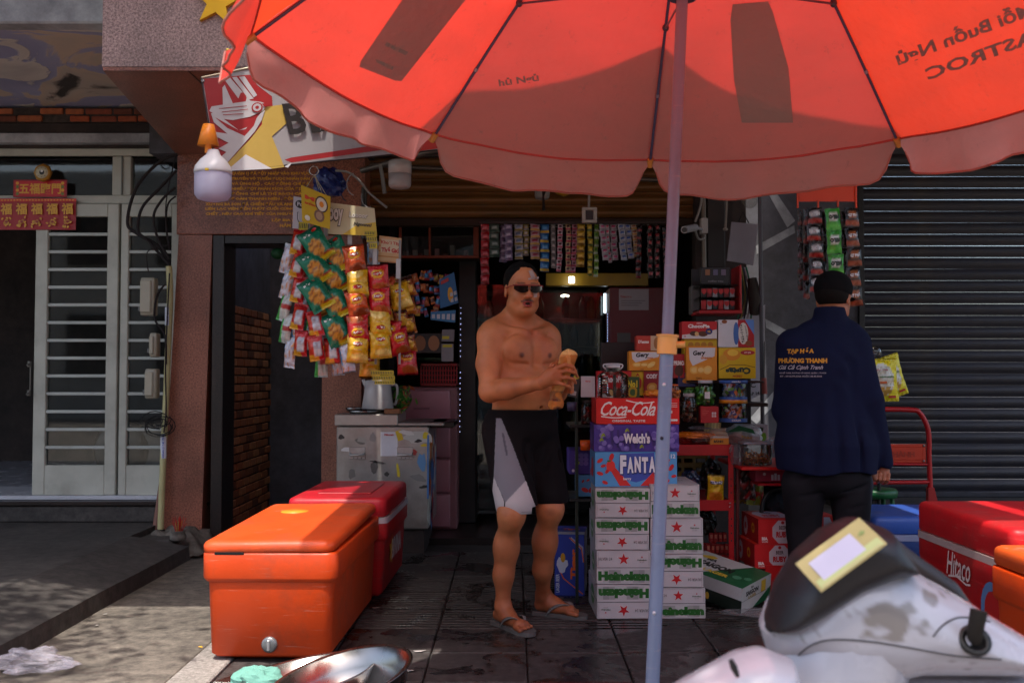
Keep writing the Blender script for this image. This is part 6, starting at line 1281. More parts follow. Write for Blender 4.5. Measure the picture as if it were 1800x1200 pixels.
def column(k, pts, txt_, Yo=0., yaw=0., flips=()):
    for i, p in enumerate(pts):
        kk = p[3] if len(p) > 3 else k; od = ordn[i] if i < len(pts) - 1 else 'lowest'
        hang(kk, p[0], p[1], p[2], txt_ % (od, {'lred': 'red', 'lyel': 'yellow', 'lora': 'orange', 'stick': 'red and white', 'green': 'green', 'white': 'white', 'gwhite': 'green edged white', 'brown': 'brown'}[kk]), Yo, yaw, i in flips)
column('white', [(165, 465, -20), (165, 600, -18), (155, 715, -16, 'gwhite'), (160, 830, -12, 'gwhite'), (180, 960, -6)], '%s %s snack pouch in the leftmost hanging column', .06, -25)
column('stick', [(222, 375, -12), (222, 495, -14), (224, 628, -12), (226, 770, -10), (236, 910, -6)], '%s %s snack bag in the second hanging column', -.02, -15)
column('green', [(318, 390, 32), (312, 505, 34), (318, 650, 32)], '%s %s corn snack bag in the left green run', -.10, 10)
column('green', [(425, 440, 28), (408, 560, 30), (415, 690, 28), (420, 835, 26)], '%s %s corn snack bag in the right green run', -.04, 12)
column('stick', [(312, 805, 12), (316, 935, 8)], '%s %s snack bag hanging under the left green run', -.06, 0)
column('stick', [(400, 950, 6), (480, 985, 10, 'white')], '%s %s snack bag hanging at the bottom right of the green run', -.02, 0)
column('lora', [(520, 468, 8, 'lora'), (535, 588, 4, 'lyel'), (535, 703, 12, 'lora'), (537, 828, 4, 'lred'), (536, 938, -2, 'lyel')], '%s %s crisp bag in the left crisp column', -.05, 5, flips=(1, 3))
column('lred', [(645, 568, 5, 'lred'), (650, 688, 4, 'lred'), (655, 800, 3, 'lyel'), (656, 915, 4, 'lyel')], '%s %s crisp bag in the right crisp column', -.02, 8, flips=(2,))
column('brown', [(722, 600, 14), (722, 705, 10), (716, 800, 8), (708, 900, 4), (600, 1020, 0, 'lyel')], '%s %s snack bag behind the right crisp column', .12, 18)
column('brown', [(795, 612, 18), (800, 708, 14), (802, 805, 12), (802, 905, 10), (796, 1005, 4, 'lred')], '%s %s snack bag in the rightmost hanging column', .15, 20)
column('white', [(345, 1010, 0, 'gwhite'), (430, 1000, 4, 'white'), (590, 985, 0, 'white'), (620, 450, 0, 'white')], '%s %s pouch among the back row of the hanging rack', .14, 0)
for i, (zx, zy, t_, k_) in enumerate(((270, 430, 5, 'stick'), (268, 560, -8, 'stick'), (262, 700, 6, 'white'), (355, 745, 20, 'green'), (480, 560, 12, 'lred'), (470, 660, 20, 'stick'), (478, 770, -5, 'lora'), (590, 640, 8, 'brown'), (592, 760, -6, 'lyel'), (600, 880, 10, 'brown'), (690, 640, 14, 'lora'), (694, 760, 10, 'lyel'), (705, 860, -8, 'lred'), (760, 660, 16, 'lyel'), (765, 780, 10, 'brown'), (755, 900, 14, 'lred'), (285, 865, -10, 'gwhite'), (360, 880, 14, 'stick'), (440, 900, -12, 'white'), (215, 840, 8, 'white'))):
    hang(k_, zx, zy, t_, '%s bag tucked behind the snack columns, place %s from the left' % ({'lred': 'red crisp', 'lyel': 'yellow crisp', 'lora': 'orange crisp', 'stick': 'red and white snack', 'green': 'green corn snack', 'white': 'white snack', 'gwhite': 'green edged', 'brown': 'brown snack'}[k_], ('upper third', 'middle third', 'lower third', 'low fourth', 'upper fifth', 'middle fifth', 'lower fifth', 'upper seventh', 'middle seventh', 'lower seventh', 'upper ninth', 'middle ninth', 'lower ninth', 'upper tenth', 'middle tenth', 'lower tenth', 'low third', 'low fifth', 'low sixth', 'low second')[i]), .04 + .04 * (i % 3), rnd.uniform(-30, 30))
# the rack: hook, clips, header cards, tape
hr = thing('snack_rack', 'hanging clip strips and hooks that hold the snack bags', 'snack rack', W(600, 330, YB_))
q = MB('chrome'); q.tube([W(552 + 8 * math.cos(t), 300 + 8 * math.sin(t), YB_ - .1) for t in [i * .52 for i in range(13)]], .0035, C('#c0bcb8'), 6); q.build('ring', hr, world=True)
for a_, b_ in (((552, 308), (538, 330)), ((553, 308), (560, 332)), ((552, 308), (575, 345)), ((554, 308), (566, 340))): MB('cloth').tube([W(*a_, YB_ - .1), W(*b_, YB_ - .12)], .0022, C('#b0a890'), 5).build('string', hr, world=True)
for px, a_, b_ in ((615, 405, 430), (573, 398, 415), (659, 418, 470), (700, 455, 490), (532, 390, 420)): 
    c0, c1 = W(px - 4, b_, YB_ - .02), W(px + 4, a_, YB_ - .02); MB('plastic').box(c0.x, c1.x, c0.y - .002, c0.y, c0.z, c1.z, C('#b0acac'), .002).build('clip_strip', hr, world=True)
for (x0_, x1_) in ((615, 615), (660, 662), (702, 704), (560, 575)): MB('plastic').box(X(x0_ - 2, YB_ + .03), X(x0_ + 2, YB_ + .03), YB_ + .04, YB_ + .043, Z(640, YB_), Z(420, YB_), C('#8a8682')).build('clip_strip', hr, world=True)
def card(label, quad, Y, col, artf_, name='header_card'):
    P4 = [W(x, y, Y) for x, y in quad]; n_ = Vector((0, .003, 0)); q = MB('print'); q.add(P4 + [p + n_ for p in P4], [(0, 1, 2, 3), (7, 6, 5, 4), (0, 4, 5, 1), (1, 5, 6, 2), (2, 6, 7, 3), (3, 7, 4, 0)], col)
    c = sum(P4, Vector()) / 4; o = q.build(name, loc=c); tag(o, label, 'card'); A = Art(); artf_(A); A.emit(q := MB('print'), lambda u, v, h: P4[0].lerp(P4[1], u).lerp(P4[3].lerp(P4[2], u), v) + Vector((0, -.001 - h, 0))); q.build('print', o, world=True); return o
card('small tilted yellow card with a noodle bowl picture above the snack bags', [(531, 389), (580, 403), (581, 346), (529, 325)], YB_ - .14, C('#c0a010'), lambda A: [A.text('Mì', .35, .72, .12, C('#c8401c'), .45, bold=.04), A.text('trứng', .33, .55, .1, C('#c8401c'), .45, bold=.04), A.ell(.7, .66, .22, .24, C('#3a2a20'), 14), A.ell(.7, .66, .18, .2, C('#d0c8b8'), 14), A.ell(.7, .66, .08, .09, C('#d8801c'), 10), A.ell(.62, .3, .18, .18, C('#7a5a4a'), 12), A.ell(.62, .3, .12, .12, C('#a88a70'), 10), A.ell(.2, .14, .1, .08, C('#d8d4c8'), 8)] and None)
card('white header card with a black oval badge behind the tilted yellow card', [(514, 401), (545, 404), (545, 350), (516, 345)], YB_ - .04, C('#b5b2bc'), lambda A: [A.ell(.42, .78, .3, .13, BLACK, 14), A.text('Po', .4, .78, .13, C('#c8c4cc'), .32, bold=.03), A.text('U', .5, .35, .35, C('#4a4a52'), .5, bold=.02), A.text('U', .5, .36, .3, C('#c0bcc4'), .4, bold=.0)] and None)
card('wide cream header card with rounded white letters above the crisp bags', [(576, 411), (663, 415), (658, 366), (578, 356)], YB_ - .05, C('#c0b898'), lambda A: [A.poly([(.3, 0), (1, 0), (1, .5), (.6, .35)], C('#c8a838')), A.text('ooy', .16, .55, .6, C('#4a4640'), .34, bold=.10), A.text('ooy', .16, .56, .55, C('#d0ccc8'), .31, bold=.04), A.text('Loooor', .64, .68, .2, C('#6a6458'), .42, bold=.06, shear=.2), A.text('Loooor', .64, .69, .18, C('#dcd8d0'), .4, bold=.02, shear=.2), A.text('Ngonnn!', .72, .36, .16, C('#4a4434'), .38, rot=-.05, bold=.05, shear=.2)] and None)
card('orange and cream snack card with red lettering right of the crisp columns', [(664, 460), (704, 463), (706, 419), (667, 414)], YB_ + .05, C('#c8a070'), lambda A: [A.rect(0, .1 * i, 1, .1 * i + .05, C('#b87838')) for i in range(0, 9, 2)] + [A.rect(.1, .38, 1, .9, C('#c8b898')), A.text('Khoái Tây', .52, .75, .16, C('#b84030'), .85, bold=.04), A.text('Thế Giới', .55, .5, .22, C('#b01c1c'), .85, bold=.06)] and None)
tp = thing('hazard_tape', 'yellow and black printed tape tags on the snack rack', 'tape', W(650, 420, YB_))
q = MB('print')
for px, py, w_, h_ in ((533, 397, 16, 14), (651, 410, 20, 8), (653, 420, 18, 10), (656, 432, 14, 10), (672, 655, 40, 8), (674, 664, 40, 8), (676, 672, 36, 6)):
    c = W(px, py, YB_ - .06 if py < 500 else YB_ + .05); A = Art(); ww, hh = w_ * kb, h_ * kb; A.rect(-ww / 2, -hh / 2, ww / 2, hh / 2, C('#b8a418'))
    for i in range(int(w_ / 3)): A.poly([(-ww / 2 + i * 3 * kb, -hh * .3), (-ww / 2 + (i * 3 + 1.5) * kb, -hh * .3), (-ww / 2 + (i * 3 + 2) * kb, hh * .3), (-ww / 2 + (i * 3 + .6) * kb, hh * .3)], BLACK); A.lay -= 1
    A.emit(q, lambda u, v, h: c + Vector((u, -h, v)))
tag(q.build('tape', tp, world=True), kind='stuff')
# ================================================================ sachet strips in the shop mouth
def strip(label, px, py0, py1, wpx, n, Y, cols, lean=0., group='sachet strips hanging in the shop mouth', words=None, mat='foil', wc='#d8d4d8', flipw=False, seedn=0):
    s_ = Y / FP; w_ = wpx * s_; h = (py1 - py0) * s_ / n; top = W(px, py0, Y); t = thing('sachet_strip', label, 'sachet strip', top - Vector((0, 0, (py1 - py0) * s_)), 0, group)
    a, b = C(cols[0]), C(cols[1]); c3 = C(cols[2]) if len(cols) > 2 else b
    def art(u, v): return b if .12 < v < .30 else (c3 if ((u - .5) / .3) ** 2 + ((v - .62) / .2) ** 2 < 1 else a)
    wd = (lambda A: A.text(words, .5, .6, .22, C(wc), .75, rot=math.pi if flipw else 0, bold=.06, res=1)) if words else None
    o = pillow('p', w_, h * .985, .35 * w_, art, seedn, 7, 8, mat, .1, wd).build('sachet'); me = o.data; bpy.data.objects.remove(o)
    for i in range(n):
        o = bpy.data.objects.new('sachet', me); link(o, t); zc = (py1 - py0) * s_ - (i + .5) * h; o.location = (-lean * (i + .5) / n * (py1 - py0) * s_ + rnd.uniform(-.004, .004), rnd.uniform(-.01, .01), zc); o.rotation_euler = (rnd.uniform(-.15, .15), rnd.uniform(-.05, .05) + lean, rnd.uniform(-.35, .35)); KIDS.setdefault(t.name, []).append(o)
    return t
YT = 6.95
sdef = [(852, 394, 500, 15, 7, ('#a01420', '#6a1018', '#c8606a'), 'red foil'), (868, 394, 452, 18, 4, ('#5a6a62', '#2f4a40', '#9aa8a4'), 'grey green foil'), (887, 396, 462, 14, 5, ('#6a5a78', '#4a3a5a', '#a898b0'), 'dusky purple'), (894, 394, 458, 14, 5, ('#7a6a88', '#55446a', '#b0a4bc'), 'pale purple, half behind its neighbour'),
 (911, 394, 456, 15, 5, ('#a8a4a8', '#8a7a30', '#6a7a9a'), 'white with grey badges'), (925, 394, 450, 10, 5, ('#a89a50', '#8a8a9a', '#c8c4c0'), 'narrow cream and yellow'), (940, 394, 456, 17, 5, ('#a88890', '#b08a38', '#a03a50'), 'pink and cream'), (958, 394, 478, 16, 5, ('#1f5a98', '#c8a828', '#5a9ad0'), 'bright blue with yellow bands'), (973, 394, 472, 9, 7, ('#8a8688', '#6a6668', '#b8b4b4'), 'narrow silver'),
 (985, 394, 478, 9, 8, ('#b8a0a8', '#b02a50', '#4a2030'), 'white with dark pink dots'), (999, 394, 480, 9, 8, ('#b8a078', '#b02a50', '#4a2030'), 'cream with pink dots'), (1011, 394, 480, 9, 8, ('#c08aa0', '#b02a50', '#5a2030'), 'pink with dark dots'), (1022, 394, 470, 15, 6, ('#a8801c', '#6a4a10', '#d8b048'), 'gold foil'), (1037, 394, 486, 9, 7, ('#a8901c', '#3a5a24', '#d0b848'), 'narrow gold'), (1048, 394, 488, 8, 7, ('#7a9a3a', '#a8b0a0', '#4a7a2a'), 'narrow green'),
 (1058, 394, 458, 12, 6, ('#a8a0a8', '#8a848c', '#b84a78'), 'white with magenta dots, left one'), (1067, 394, 462, 7, 7, ('#a8a0a8', '#8a848c', '#c84a68'), 'narrow white with red dots'), (1078, 394, 458, 12, 6, ('#b0a8b0', '#8a848c', '#b83a70'), 'white with magenta dots, right one'), (1092, 394, 458, 12, 6, ('#a4a8b4', '#8a8c98', '#3a5a9a'), 'white with blue dots, left one'), (1103, 394, 455, 11, 6, ('#a4a8b4', '#8a8c98', '#3a5ab0'), 'white with blue dots, right one'), (1114, 394, 452, 11, 6, ('#b0a494', '#b0801c', '#8a4a2a'), 'cream with orange edges'),
 (1125, 394, 490, 9, 7, ('#2a1c1c', '#7a1418', '#1a1414'), 'black with thin red bars, left one'), (1142, 394, 490, 10, 7, ('#2a1c1c', '#1a1414', '#a03a40'), 'black with red squares, left one'), (1157, 394, 490, 10, 7, ('#241818', '#1a1414', '#a84a50'), 'black with red squares, right one'), (1168, 400, 486, 8, 7, ('#1c1414', '#5a1418', '#2a1c1c'), 'black with thin red bars, right one')]
for i, (px, a_, b_, w_, n_, cols, lb) in enumerate(sdef): strip('hanging strip of small sachets, %s' % lb, px, a_, b_, w_, n_, YT + (i % 3) * .03, cols, rnd.uniform(-.04, .04) - (.07 if 1050 < px < 1120 else 0), seedn=i)
t = thing('hanging_rail', 'dark rail under the rolling shutter that carries the sachet strips', 'rail', W(1000, 392, YT))
MB('steel').box(X(840, YT), X(1180, YT), YT - .01, YT + .01, Z(394, YT), Z(388, YT), C('#2c2420'), .003).build('bar', t, world=True)
# yellow crate / lit niche behind the strips
t = thing('yellow_shelf', 'dim yellow shelf board lit by a small lamp inside the shop', 'shelf', W(1010, 500, 7.4))
MB('paint').box(X(960, 7.4), X(1140, 7.4), 7.4, 7.5, Z(502, 7.4), Z(480, 7.4), C('#8a7010'), .003).build('board', t, world=True)
def lamp_mat(name, col, st):
    vmat(name, .5, col=col, nz=(5, .05), bump=(5, 0), emit=col, est=st)
lamp_mat('lamp_white', (1, .9, .7), 5); lamp_mat('lamp_cool', (.75, .9, 1), 1.6); lamp_mat('lamp_blue', (.5, .55, 1.0), 1.2)
a, b = W(1000, 497, 7.3), W(1010, 486, 7.3); o = MB('lamp_white').box(a.x, b.x, 7.3, 7.33, a.z, b.z, WHITE, .004).build('night_light', loc=a); tag(o, 'small glowing square lamp just right of the man\'s head', 'lamp')
o = MB('lamp_cool').tube([W(1064, 516, 7.6), W(1064, 550, 7.6)], .012, WHITE, 10).build('tube_light', loc=W(1064, 550, 7.6)); tag(o, 'short bright vertical lamp deep inside the shop', 'lamp')
o = MB('lamp_white').ell(W(993, 520, 8.0), (.035, .02, .012), WHITE, 10, 6).build('ceiling_light', loc=W(993, 520, 8)); tag(o, 'small bright oval light glinting in the dark shop', 'lamp')
for px, a_, b_, n_, lb in ((810, 541, 768, 24, 'vertical string of tiny blue lights left of the man'), (1068, 552, 618, 14, 'short vertical string of tiny white lights right of the man')):
    q = MB('lamp_blue')
    for i in range(n_):
        if 9 < i < 12 and px == 810: continue
        q.ell(W(px + (-2 * i / n_ if px == 810 else 0), a_ + (b_ - a_) * i / n_, 7.3), (.0026,) * 3, WHITE, 6, 4)
    t = thing('light_string', lb, 'light string', W(px, b_, 7.3)); q.mat('rubber'); q.tube([W(px, a_ - 5, 7.305), W(px - 2, b_ + 5, 7.305)], .002, BLACK, 4); q.build('leds', t, world=True)
# interior: display cabinet, glass fridge fronts, red cupboard, toys
t = thing('display_cabinet', 'dark wooden wall cabinet with small boxes behind glass, upper left in the shop', 'cabinet', W(770, 455, 7.3))
a, b = W(702, 455, 7.35), W(842, 388, 7.35)
WD = C('#8a3c22')
for nm, x0_, x1_, z0_, z1_ in (('frame_rail', a.x, b.x, a.z, a.z + .02), ('frame_rail', a.x, b.x, b.z - .02, b.z), ('frame_stile', a.x, a.x + .02, a.z + .02, b.z - .02), ('frame_stile', b.x - .04, b.x, a.z + .02, b.z - .02), ('frame_stile', a.x + .22, a.x + .235, a.z + .02, b.z - .02)): MB('wood').box(x0_, x1_, 7.3, 7.34, z0_, z1_, WD, .003).build(nm, t, world=True)
MB('wood').box(a.x, b.x, 7.5, 7.52, a.z, b.z, C('#1c100c')).build('back', t, world=True); MB('wood').box(a.x, b.x, 7.34, 7.5, a.z, a.z + .015, C('#2a160f')).build('shelf_board', t, world=True); MB('glass').box(a.x + .02, b.x - .04, 7.315, 7.319, a.z + .02, b.z - .02, WHITE).build('pane', t, world=True)
for i, (px, h_, c_) in enumerate(((713, .05, '#8a8680'), (729, .055, '#a8a4a0'), (749, .06, '#989490'), (768, .065, '#b89aa0'), (795, .09, '#9a948c'), (819, .055, '#b08a90'), (738, .03, '#7a2a2a'), (782, .03, '#5a5a58'))):
    o = MB('card').box(X(px - 4, 7.4), X(px + 4, 7.4), 7.38, 7.42, a.z + .016, a.z + .016 + h_, C(c_), .003).build('small_box', loc=(X(px, 7.4), 7.4, a.z + .016)); tag(o, 'tiny packet on the cabinet shelf, %s from the left' % ['first', 'second', 'fourth', 'fifth', 'seventh', 'last', 'third', 'sixth'][i], 'packet')
t = thing('wall_cupboard', 'dark red cupboard with a pale paper pinned on it inside the shop', 'cupboard', W(1110, 700, 7.3))
a, b = W(1072, 640, 7.3), W(1170, 505, 7.3); MB('paint').box(a.x, b.x, 7.3, 7.6, 0.03, b.z, C('#5a0e14'), .006).build('body', t, world=True)
a, b = W(1088, 545, 7.3), W(1140, 508, 7.3); MB('print').box(a.x, b.x, 7.294, 7.298, a.z, b.z, C('#8a8284')).build('paper', t, world=True); q = MB('print'); k_ = 7.29 / FP
txt(q, 'Thông báo', W(1100, 522, 7.292), 5 * k_, 20 * k_, C('#8a3030'), bold=.04); [q.box(W(1090, 0, 7.29).x, W(1132 - 6 * i, 0, 7.29).x, 7.290, 7.291, Z(529 + i * 4, 7.29), Z(528 + i * 4, 7.29), C('#5a5254')) for i in range(3)]; q.build('lettering', t, world=True)
a, b = W(1085, 610, 7.3), W(1108, 585, 7.3); MB('print').box(a.x, b.x, 7.294, 7.298, a.z - .12, b.z, C('#4a4644')).build('grille', t, world=True)
t = thing('drinks_fridge', 'dark glass fronted drinks fridge in the shop behind the man', 'fridge', W(880, 850, 7.8))
MB('paint').box(X(806, 7.8), X(838, 7.8), 7.7, 8.3, .03, Z(455, 7.8), C('#151314'), .01).build('frame', t, world=True); MB('paint').box(X(838, 7.8), X(1060, 7.8), 8.2, 8.3, .03, Z(500, 7.8), C('#171416'), .01).build('back', t, world=True)
for i, z_ in enumerate((560, 610, 660, 710, 760)):
    MB('steel').box(X(838, 7.8), X(1060, 7.8), 7.85, 8.2, Z(z_, 7.8), Z(z_, 7.8) + .006, C('#2a2a2c')).build('fridge_shelf', t, world=True)
    for j in range(15):
        x_ = X(845 + j * 15, 7.9)
        if rnd.random() < .8: o = MB('plastic').lathe([(.001, 0), (.03, 0), (.03, .12), (.012, .16), (.012, .18), (.001, .18)], (x_, 7.95, Z(z_, 7.8) + .007), C(rnd.choice(['#3a3c40', '#4a1c1c', '#1c2a3a', '#2a3a24', '#5a4a2a'])), 10).build('bottle', loc=(x_, 7.95, Z(z_, 7.8) + .007)); tag(o, 'dim bottle, %s from left on the %s shelf of the dark fridge' % (('first second third fourth fifth sixth seventh eighth ninth tenth eleventh twelfth thirteenth fourteenth fifteenth').split()[j], ('top', 'second', 'third', 'fourth', 'lowest')[i]), 'bottle', 'bottles in the dark fridge')
MB('glass').box(X(840, 7.8), X(1058, 7.8), 7.72, 7.726, .1, Z(502, 7.8), WHITE).build('door', t, world=True)
t = thing('drawer_unit', 'stack of dusty pink plastic drawers beside the steel chest', 'drawer unit', W(750, 850, 7.35))
a, b = W(690, 860, 7.35), W(803, 680, 7.35); z0_ = .03; 
MB('plastic').box(a.x, b.x, 7.4, 7.8, z0_, b.z, C('#8a5a60'), .01).build('frame', t, world=True)
for i in range(4):
    z_ = z0_ + .02 + (b.z - z0_ - .03) * i / 4; o = MB('plastic').box(a.x + .015, b.x - .05, 7.37, 7.41, z_, z_ + (b.z - z0_) / 4 - .02, C('#a8707a'), .012, 2).build('drawer', t, world=True); MB('plastic').box(a.x + .15, a.x + .27, 7.36, 7.372, z_ + .10, z_ + .115, C('#8a5a64'), .002).build('handle', o, world=True)
t = thing('plastic_crate', 'red open mesh plastic basket on top of the pink drawers', 'basket', W(772, 678, 7.4))
a, b = W(740, 678, 7.4), W(803, 638, 7.4)
for z_ in (a.z, b.z - .02): MB('plastic').box(a.x, b.x, 7.38, 7.7, z_, z_ + .018, C('#8a0f18'), .003).build('rim' if z_ > a.z else 'base', t, world=True)
for i in range(14): x_ = a.x + (b.x - a.x) * i / 13; MB('plastic').box(x_ - .004, x_ + .004, 7.385, 7.393, a.z + .018, b.z - .02, C('#9a1420'), .001).build('bar', t, world=True)
for i in range(3): MB('plastic').box(a.x, b.x, 7.383, 7.387, a.z + .04 + i * .035, a.z + .047 + i * .035, C('#9a1420')).build('cross_bar', t, world=True)
cols_ = ['#a04a20', '#b06028', '#8a1c1c', '#2a5a8a', '#5a2a1c', '#b08a28', '#8a3050', '#2a6a9a']
for i in range(26):
    px, py = 732 + (i % 7) * 9 + rnd.uniform(-3, 3), 488 + (i // 7) * 20 + rnd.uniform(-5, 5); c = W(px, py, 7.0 + rnd.uniform(-.03, .05)); w_, h_ = rnd.uniform(.03, .05), rnd.uniform(.05, .08)
    q = pillow('p', w_, h_, .015, lambda u, v, c1=C(cols_[i % 8]), c2=C(cols_[(i * 3 + 1) % 8]): c2 if abs(v - .5) < .25 else c1, i, 5, 6).build('toy_packet'); q.location = c; q.rotation_euler = (0, rnd.uniform(-.3, .3), rnd.uniform(-.4, .4)); tag(q, '%s packet, %s from left, %s row of the cluster right of the crisps' % (['brown', 'tan', 'dark red', 'blue', 'dark brown', 'ochre', 'plum', 'sky blue'][i % 8], ['first', 'second', 'third', 'fourth', 'fifth', 'sixth', 'last'][i % 7], ['top', 'second', 'third', 'lowest'][i // 7]), 'packet', 'packets hanging right of the crisps')
card('blue hanging card with rows of small white items and a yellow toy, upper one', [(774, 542), (806, 532), (798, 478), (772, 492)], 6.95, C('#1f5a8a'), lambda A: [A.ell(.62, .35, .16, .25, C('#c8901c'), 10)] + [A.rect(.6 + .22 * (i % 2), .08 + .2 * (i // 2), .75 + .22 * (i % 2), .2 + .2 * (i // 2), C('#a8a8b0')) for i in range(4)] + [A.rect(.1, .8, .6, .92, C('#b03030'))] and None, 'toy_card')
card('blue card with a row of white tags below the upper toy card', [(757, 562), (800, 567), (801, 545), (757, 548)], 6.94, C('#2a6a98'), lambda A: [A.rect(.05 + .2 * i, .2, .18 + .2 * i, .7, C('#a8a8b0')) for i in range(5)] and None, 'toy_card')
card('two brown cookie pictures on a dark card above the red basket', [(725, 620), (775, 620), (775, 586), (725, 586)], 7.1, C('#1c1414'), lambda A: [A.ell(.27, .5, .2, .4, C('#7a4a2a'), 12), A.ell(.75, .5, .2, .4, C('#8a5a38'), 12)] and None, 'cookie_card')
card('white code card with yellow tape beside the cookie pictures', [(776, 635), (797, 635), (797, 604), (776, 604)], 7.1, C('#7a7478'), lambda A: A.rect(.1, .8, .9, .95, C('#b0a020')), 'notice_card')
card('grey notice card with yellow tape just above the white code card', [(776, 600), (798, 600), (799, 579), (777, 579)], 7.08, C('#6f696c'), lambda A: A.rect(.05, .2, .6, .45, C('#b0a020')), 'notice_card')
o = MB('paint').lathe([(.001, 0), (.13, .02), (.13, .035), (.001, .03)], W(765, 637, 7.4), C('#15321c'), 20).build('plastic_tray', loc=W(765, 637, 7.4)); tag(o, 'dark green round lid lying on the red basket', 'lid')
for i in range(4):  # wreath of hooks and junk at the upper left of the shop
    c = W(rnd.uniform(560, 660), rnd.uniform(308, 352), 6.1 + rnd.uniform(-.1, .2)); a_ = rnd.uniform(0, 6); q = MB('plastic').tube([c + Vector((.03 * math.cos(a_ + t * .5), 0, .03 * math.sin(a_ + t * .5) - .01 * t)) for t in range(9)], .0035, C(['#9a9498', '#a02030', '#3a3c58', '#8a8688'][i % 4]), 5).build('key_ring', loc=c); tag(q, 'small %s loop dangling above the snack header cards' % ['white', 'red', 'dark blue', 'grey'][i % 4], 'hook', 'hooks above the snack header cards')
o = lump('blue_bag', 'crumpled dark blue plastic bag hung behind the banner', 'plastic bag', W(578, 325, 6.0), (.09, .05, .10), C('#1c2c6a'), 'foil', 4)
o = MB('leaf').ell(W(489, 446, 6.9), (.05, .05, .04), C('#15502a')).build('green_plant', loc=W(489, 450, 6.9)); tag(o, 'small tuft of green leaves peeping left of the snack rack', 'plant')
# cigarette cabinet
t = thing('cigarette_cabinet', 'black and clear cigarette display box with red edges on the right post', 'display box', W(1265, 548, 6.1))
a, b = W(1228, 548, 6.1), W(1303, 466, 6.1)
MB('redpaint').box(a.x, b.x, 6.08, 6.35, a.z - .012, a.z + .01, C('#a81418'), .003).build('base', t, world=True); MB('redpaint').box(b.x - .012, b.x, 6.09, 6.35, a.z + .01, b.z, C('#a81418'), .002).build('side', t, world=True); MB('paint').box(a.x, b.x - .012, 6.33, 6.35, a.z + .01, b.z, C('#171315')).build('back', t, world=True)
MB('paint').box(X(1232, 6.1), X(1283, 6.1), 6.09, 6.12, Z(500, 6.1), Z(470, 6.1), C('#1a1618'), .003).build('header', t, world=True)
q = MB('print'); txt(q, 'NIỀM TIN', W(1258, 494, 6.088), .010, .09, C('#8a8488')); [q.box(X(1240 + 14 * i, 6.1), X(1248 + 14 * i, 6.1), 6.087, 6.089, Z(484, 6.1), Z(474, 6.1), C(c_)) for i, c_ in enumerate(('#8a5a3a', '#5a5470', '#6a5a70'))]; q.build('lettering', t, world=True)
for r in range(3):
    MB('jar').box(a.x, b.x - .02, 6.10, 6.3, a.z + .012 + r * .075, a.z + .016 + r * .075, WHITE).build('shelf_pane', t, world=True)
    if r == 2: continue
    for i in range(6):
        c_ = ['#a01418', '#1c1818', '#9a9498', '#6a1418', '#2a2428', '#8a8488'][(i * 2 + r) % 6]; o = MB('print').box(X(1233 + i * 10, 6.15), X(1241 + i * 10, 6.15), 6.14, 6.16, a.z + .018 + r * .075, a.z + .075 + r * .075, C(c_), .001); w0 = X(1233 + i * 10, 6.15); o.add([(w0, 6.1385, a.z + .05 + r * .075), (w0 + .016, 6.1385, a.z + .035 + r * .075), (w0 + .031, 6.1385, a.z + .05 + r * .075), (w0 + .031, 6.1385, a.z + .07 + r * .075), (w0, 6.1385, a.z + .07 + r * .075)], [(0, 1, 2, 3, 4)], C('#b01a1e')); o = o.build('cigarette_pack', loc=(w0, 6.15, a.z + .018 + r * .075)); tag(o, 'cigarette pack, %s from the left in the %s row of the display box' % (['first', 'second', 'third', 'fourth', 'fifth', 'last'][i], ('lower', 'upper')[r]), 'cigarette pack', 'cigarette packs in the display box')
# pale packets left of cabinet and bits on the post
o = MB('card').box(X(1216, 6.3), X(1231, 6.3), 6.3, 6.4, Z(552, 6.3), Z(502, 6.3), C('#5f5a58'), .004).build('paper_stack', loc=W(1222, 552, 6.3)); tag(o, 'grey stack of papers left of the cigarette display', 'paper stack')
q = MB('rubber'); [q.tube(catmull([W(1300 + 3 * i, 470, 6.3), W(1306 + 4 * i, 520, 6.28), W(1296 + 6 * i, 560, 6.3)], 4), .005, C(['#2f6a50', '#8a8a50', '#3a3a40', '#9a9498'][i % 4]), 5) for i in range(5)]; o = q.build('cord_bundle', loc=W(1310, 520, 6.3)); tag(o, 'bundle of coloured cords hanging right of the cigarette display', 'cords')
o = MB('cloth').tube([W(1322, 490, 6.25), W(1328, 530, 6.22), W(1326, 552, 6.25)], [.03, .045, .03], C('#3c3834'), 10).build('cloth_bag', loc=W(1326, 550, 6.25)); tag(o, 'dark cloth bag hooked on the thin steel post', 'cloth bag')
# ================================================================ right hanging sachet rack
t = thing('sachet_rack', 'orange metal header rack with hooks hanging before the grey wall', 'hanging rack', W(1455, 360, 5.5)); YK = 5.5; OR_ = C('#cc3a0a')
a, b = W(1404, 352, YK), W(1506, 318, YK); MB('redpaint').box(a.x, b.x, YK, YK + .006, a.z, b.z + .1, OR_, .002).build('header', t, world=True)
for px, e in ((1404, 366), (1440, 366), (1475, 364), (1507, 368)): MB('redpaint').box(X(px - 1.5, YK), X(px + 1.5, YK), YK - .012, YK + .0, Z(e, YK), Z(318, YK) if px in (1404, 1507) else a.z, OR_, .001).build('hook_bar', t, world=True)
MB('redpaint').box(a.x, b.x, YK - .004, YK - .0005, a.z - .008, a.z + .002, OR_).build('lip', t, world=True)
RG = 'coffee and soup sachet strips on the orange rack'
strip('strip of black and red coffee sachets on the left of the orange rack', 1430, 365, 515, 25, 5, YK - .03, ('#1c1618', '#8a1c18', '#a8a4a8'), .05 - .08, RG, 'NESCAFE', wc='#d0ccd0', flipw=True, seedn=1)
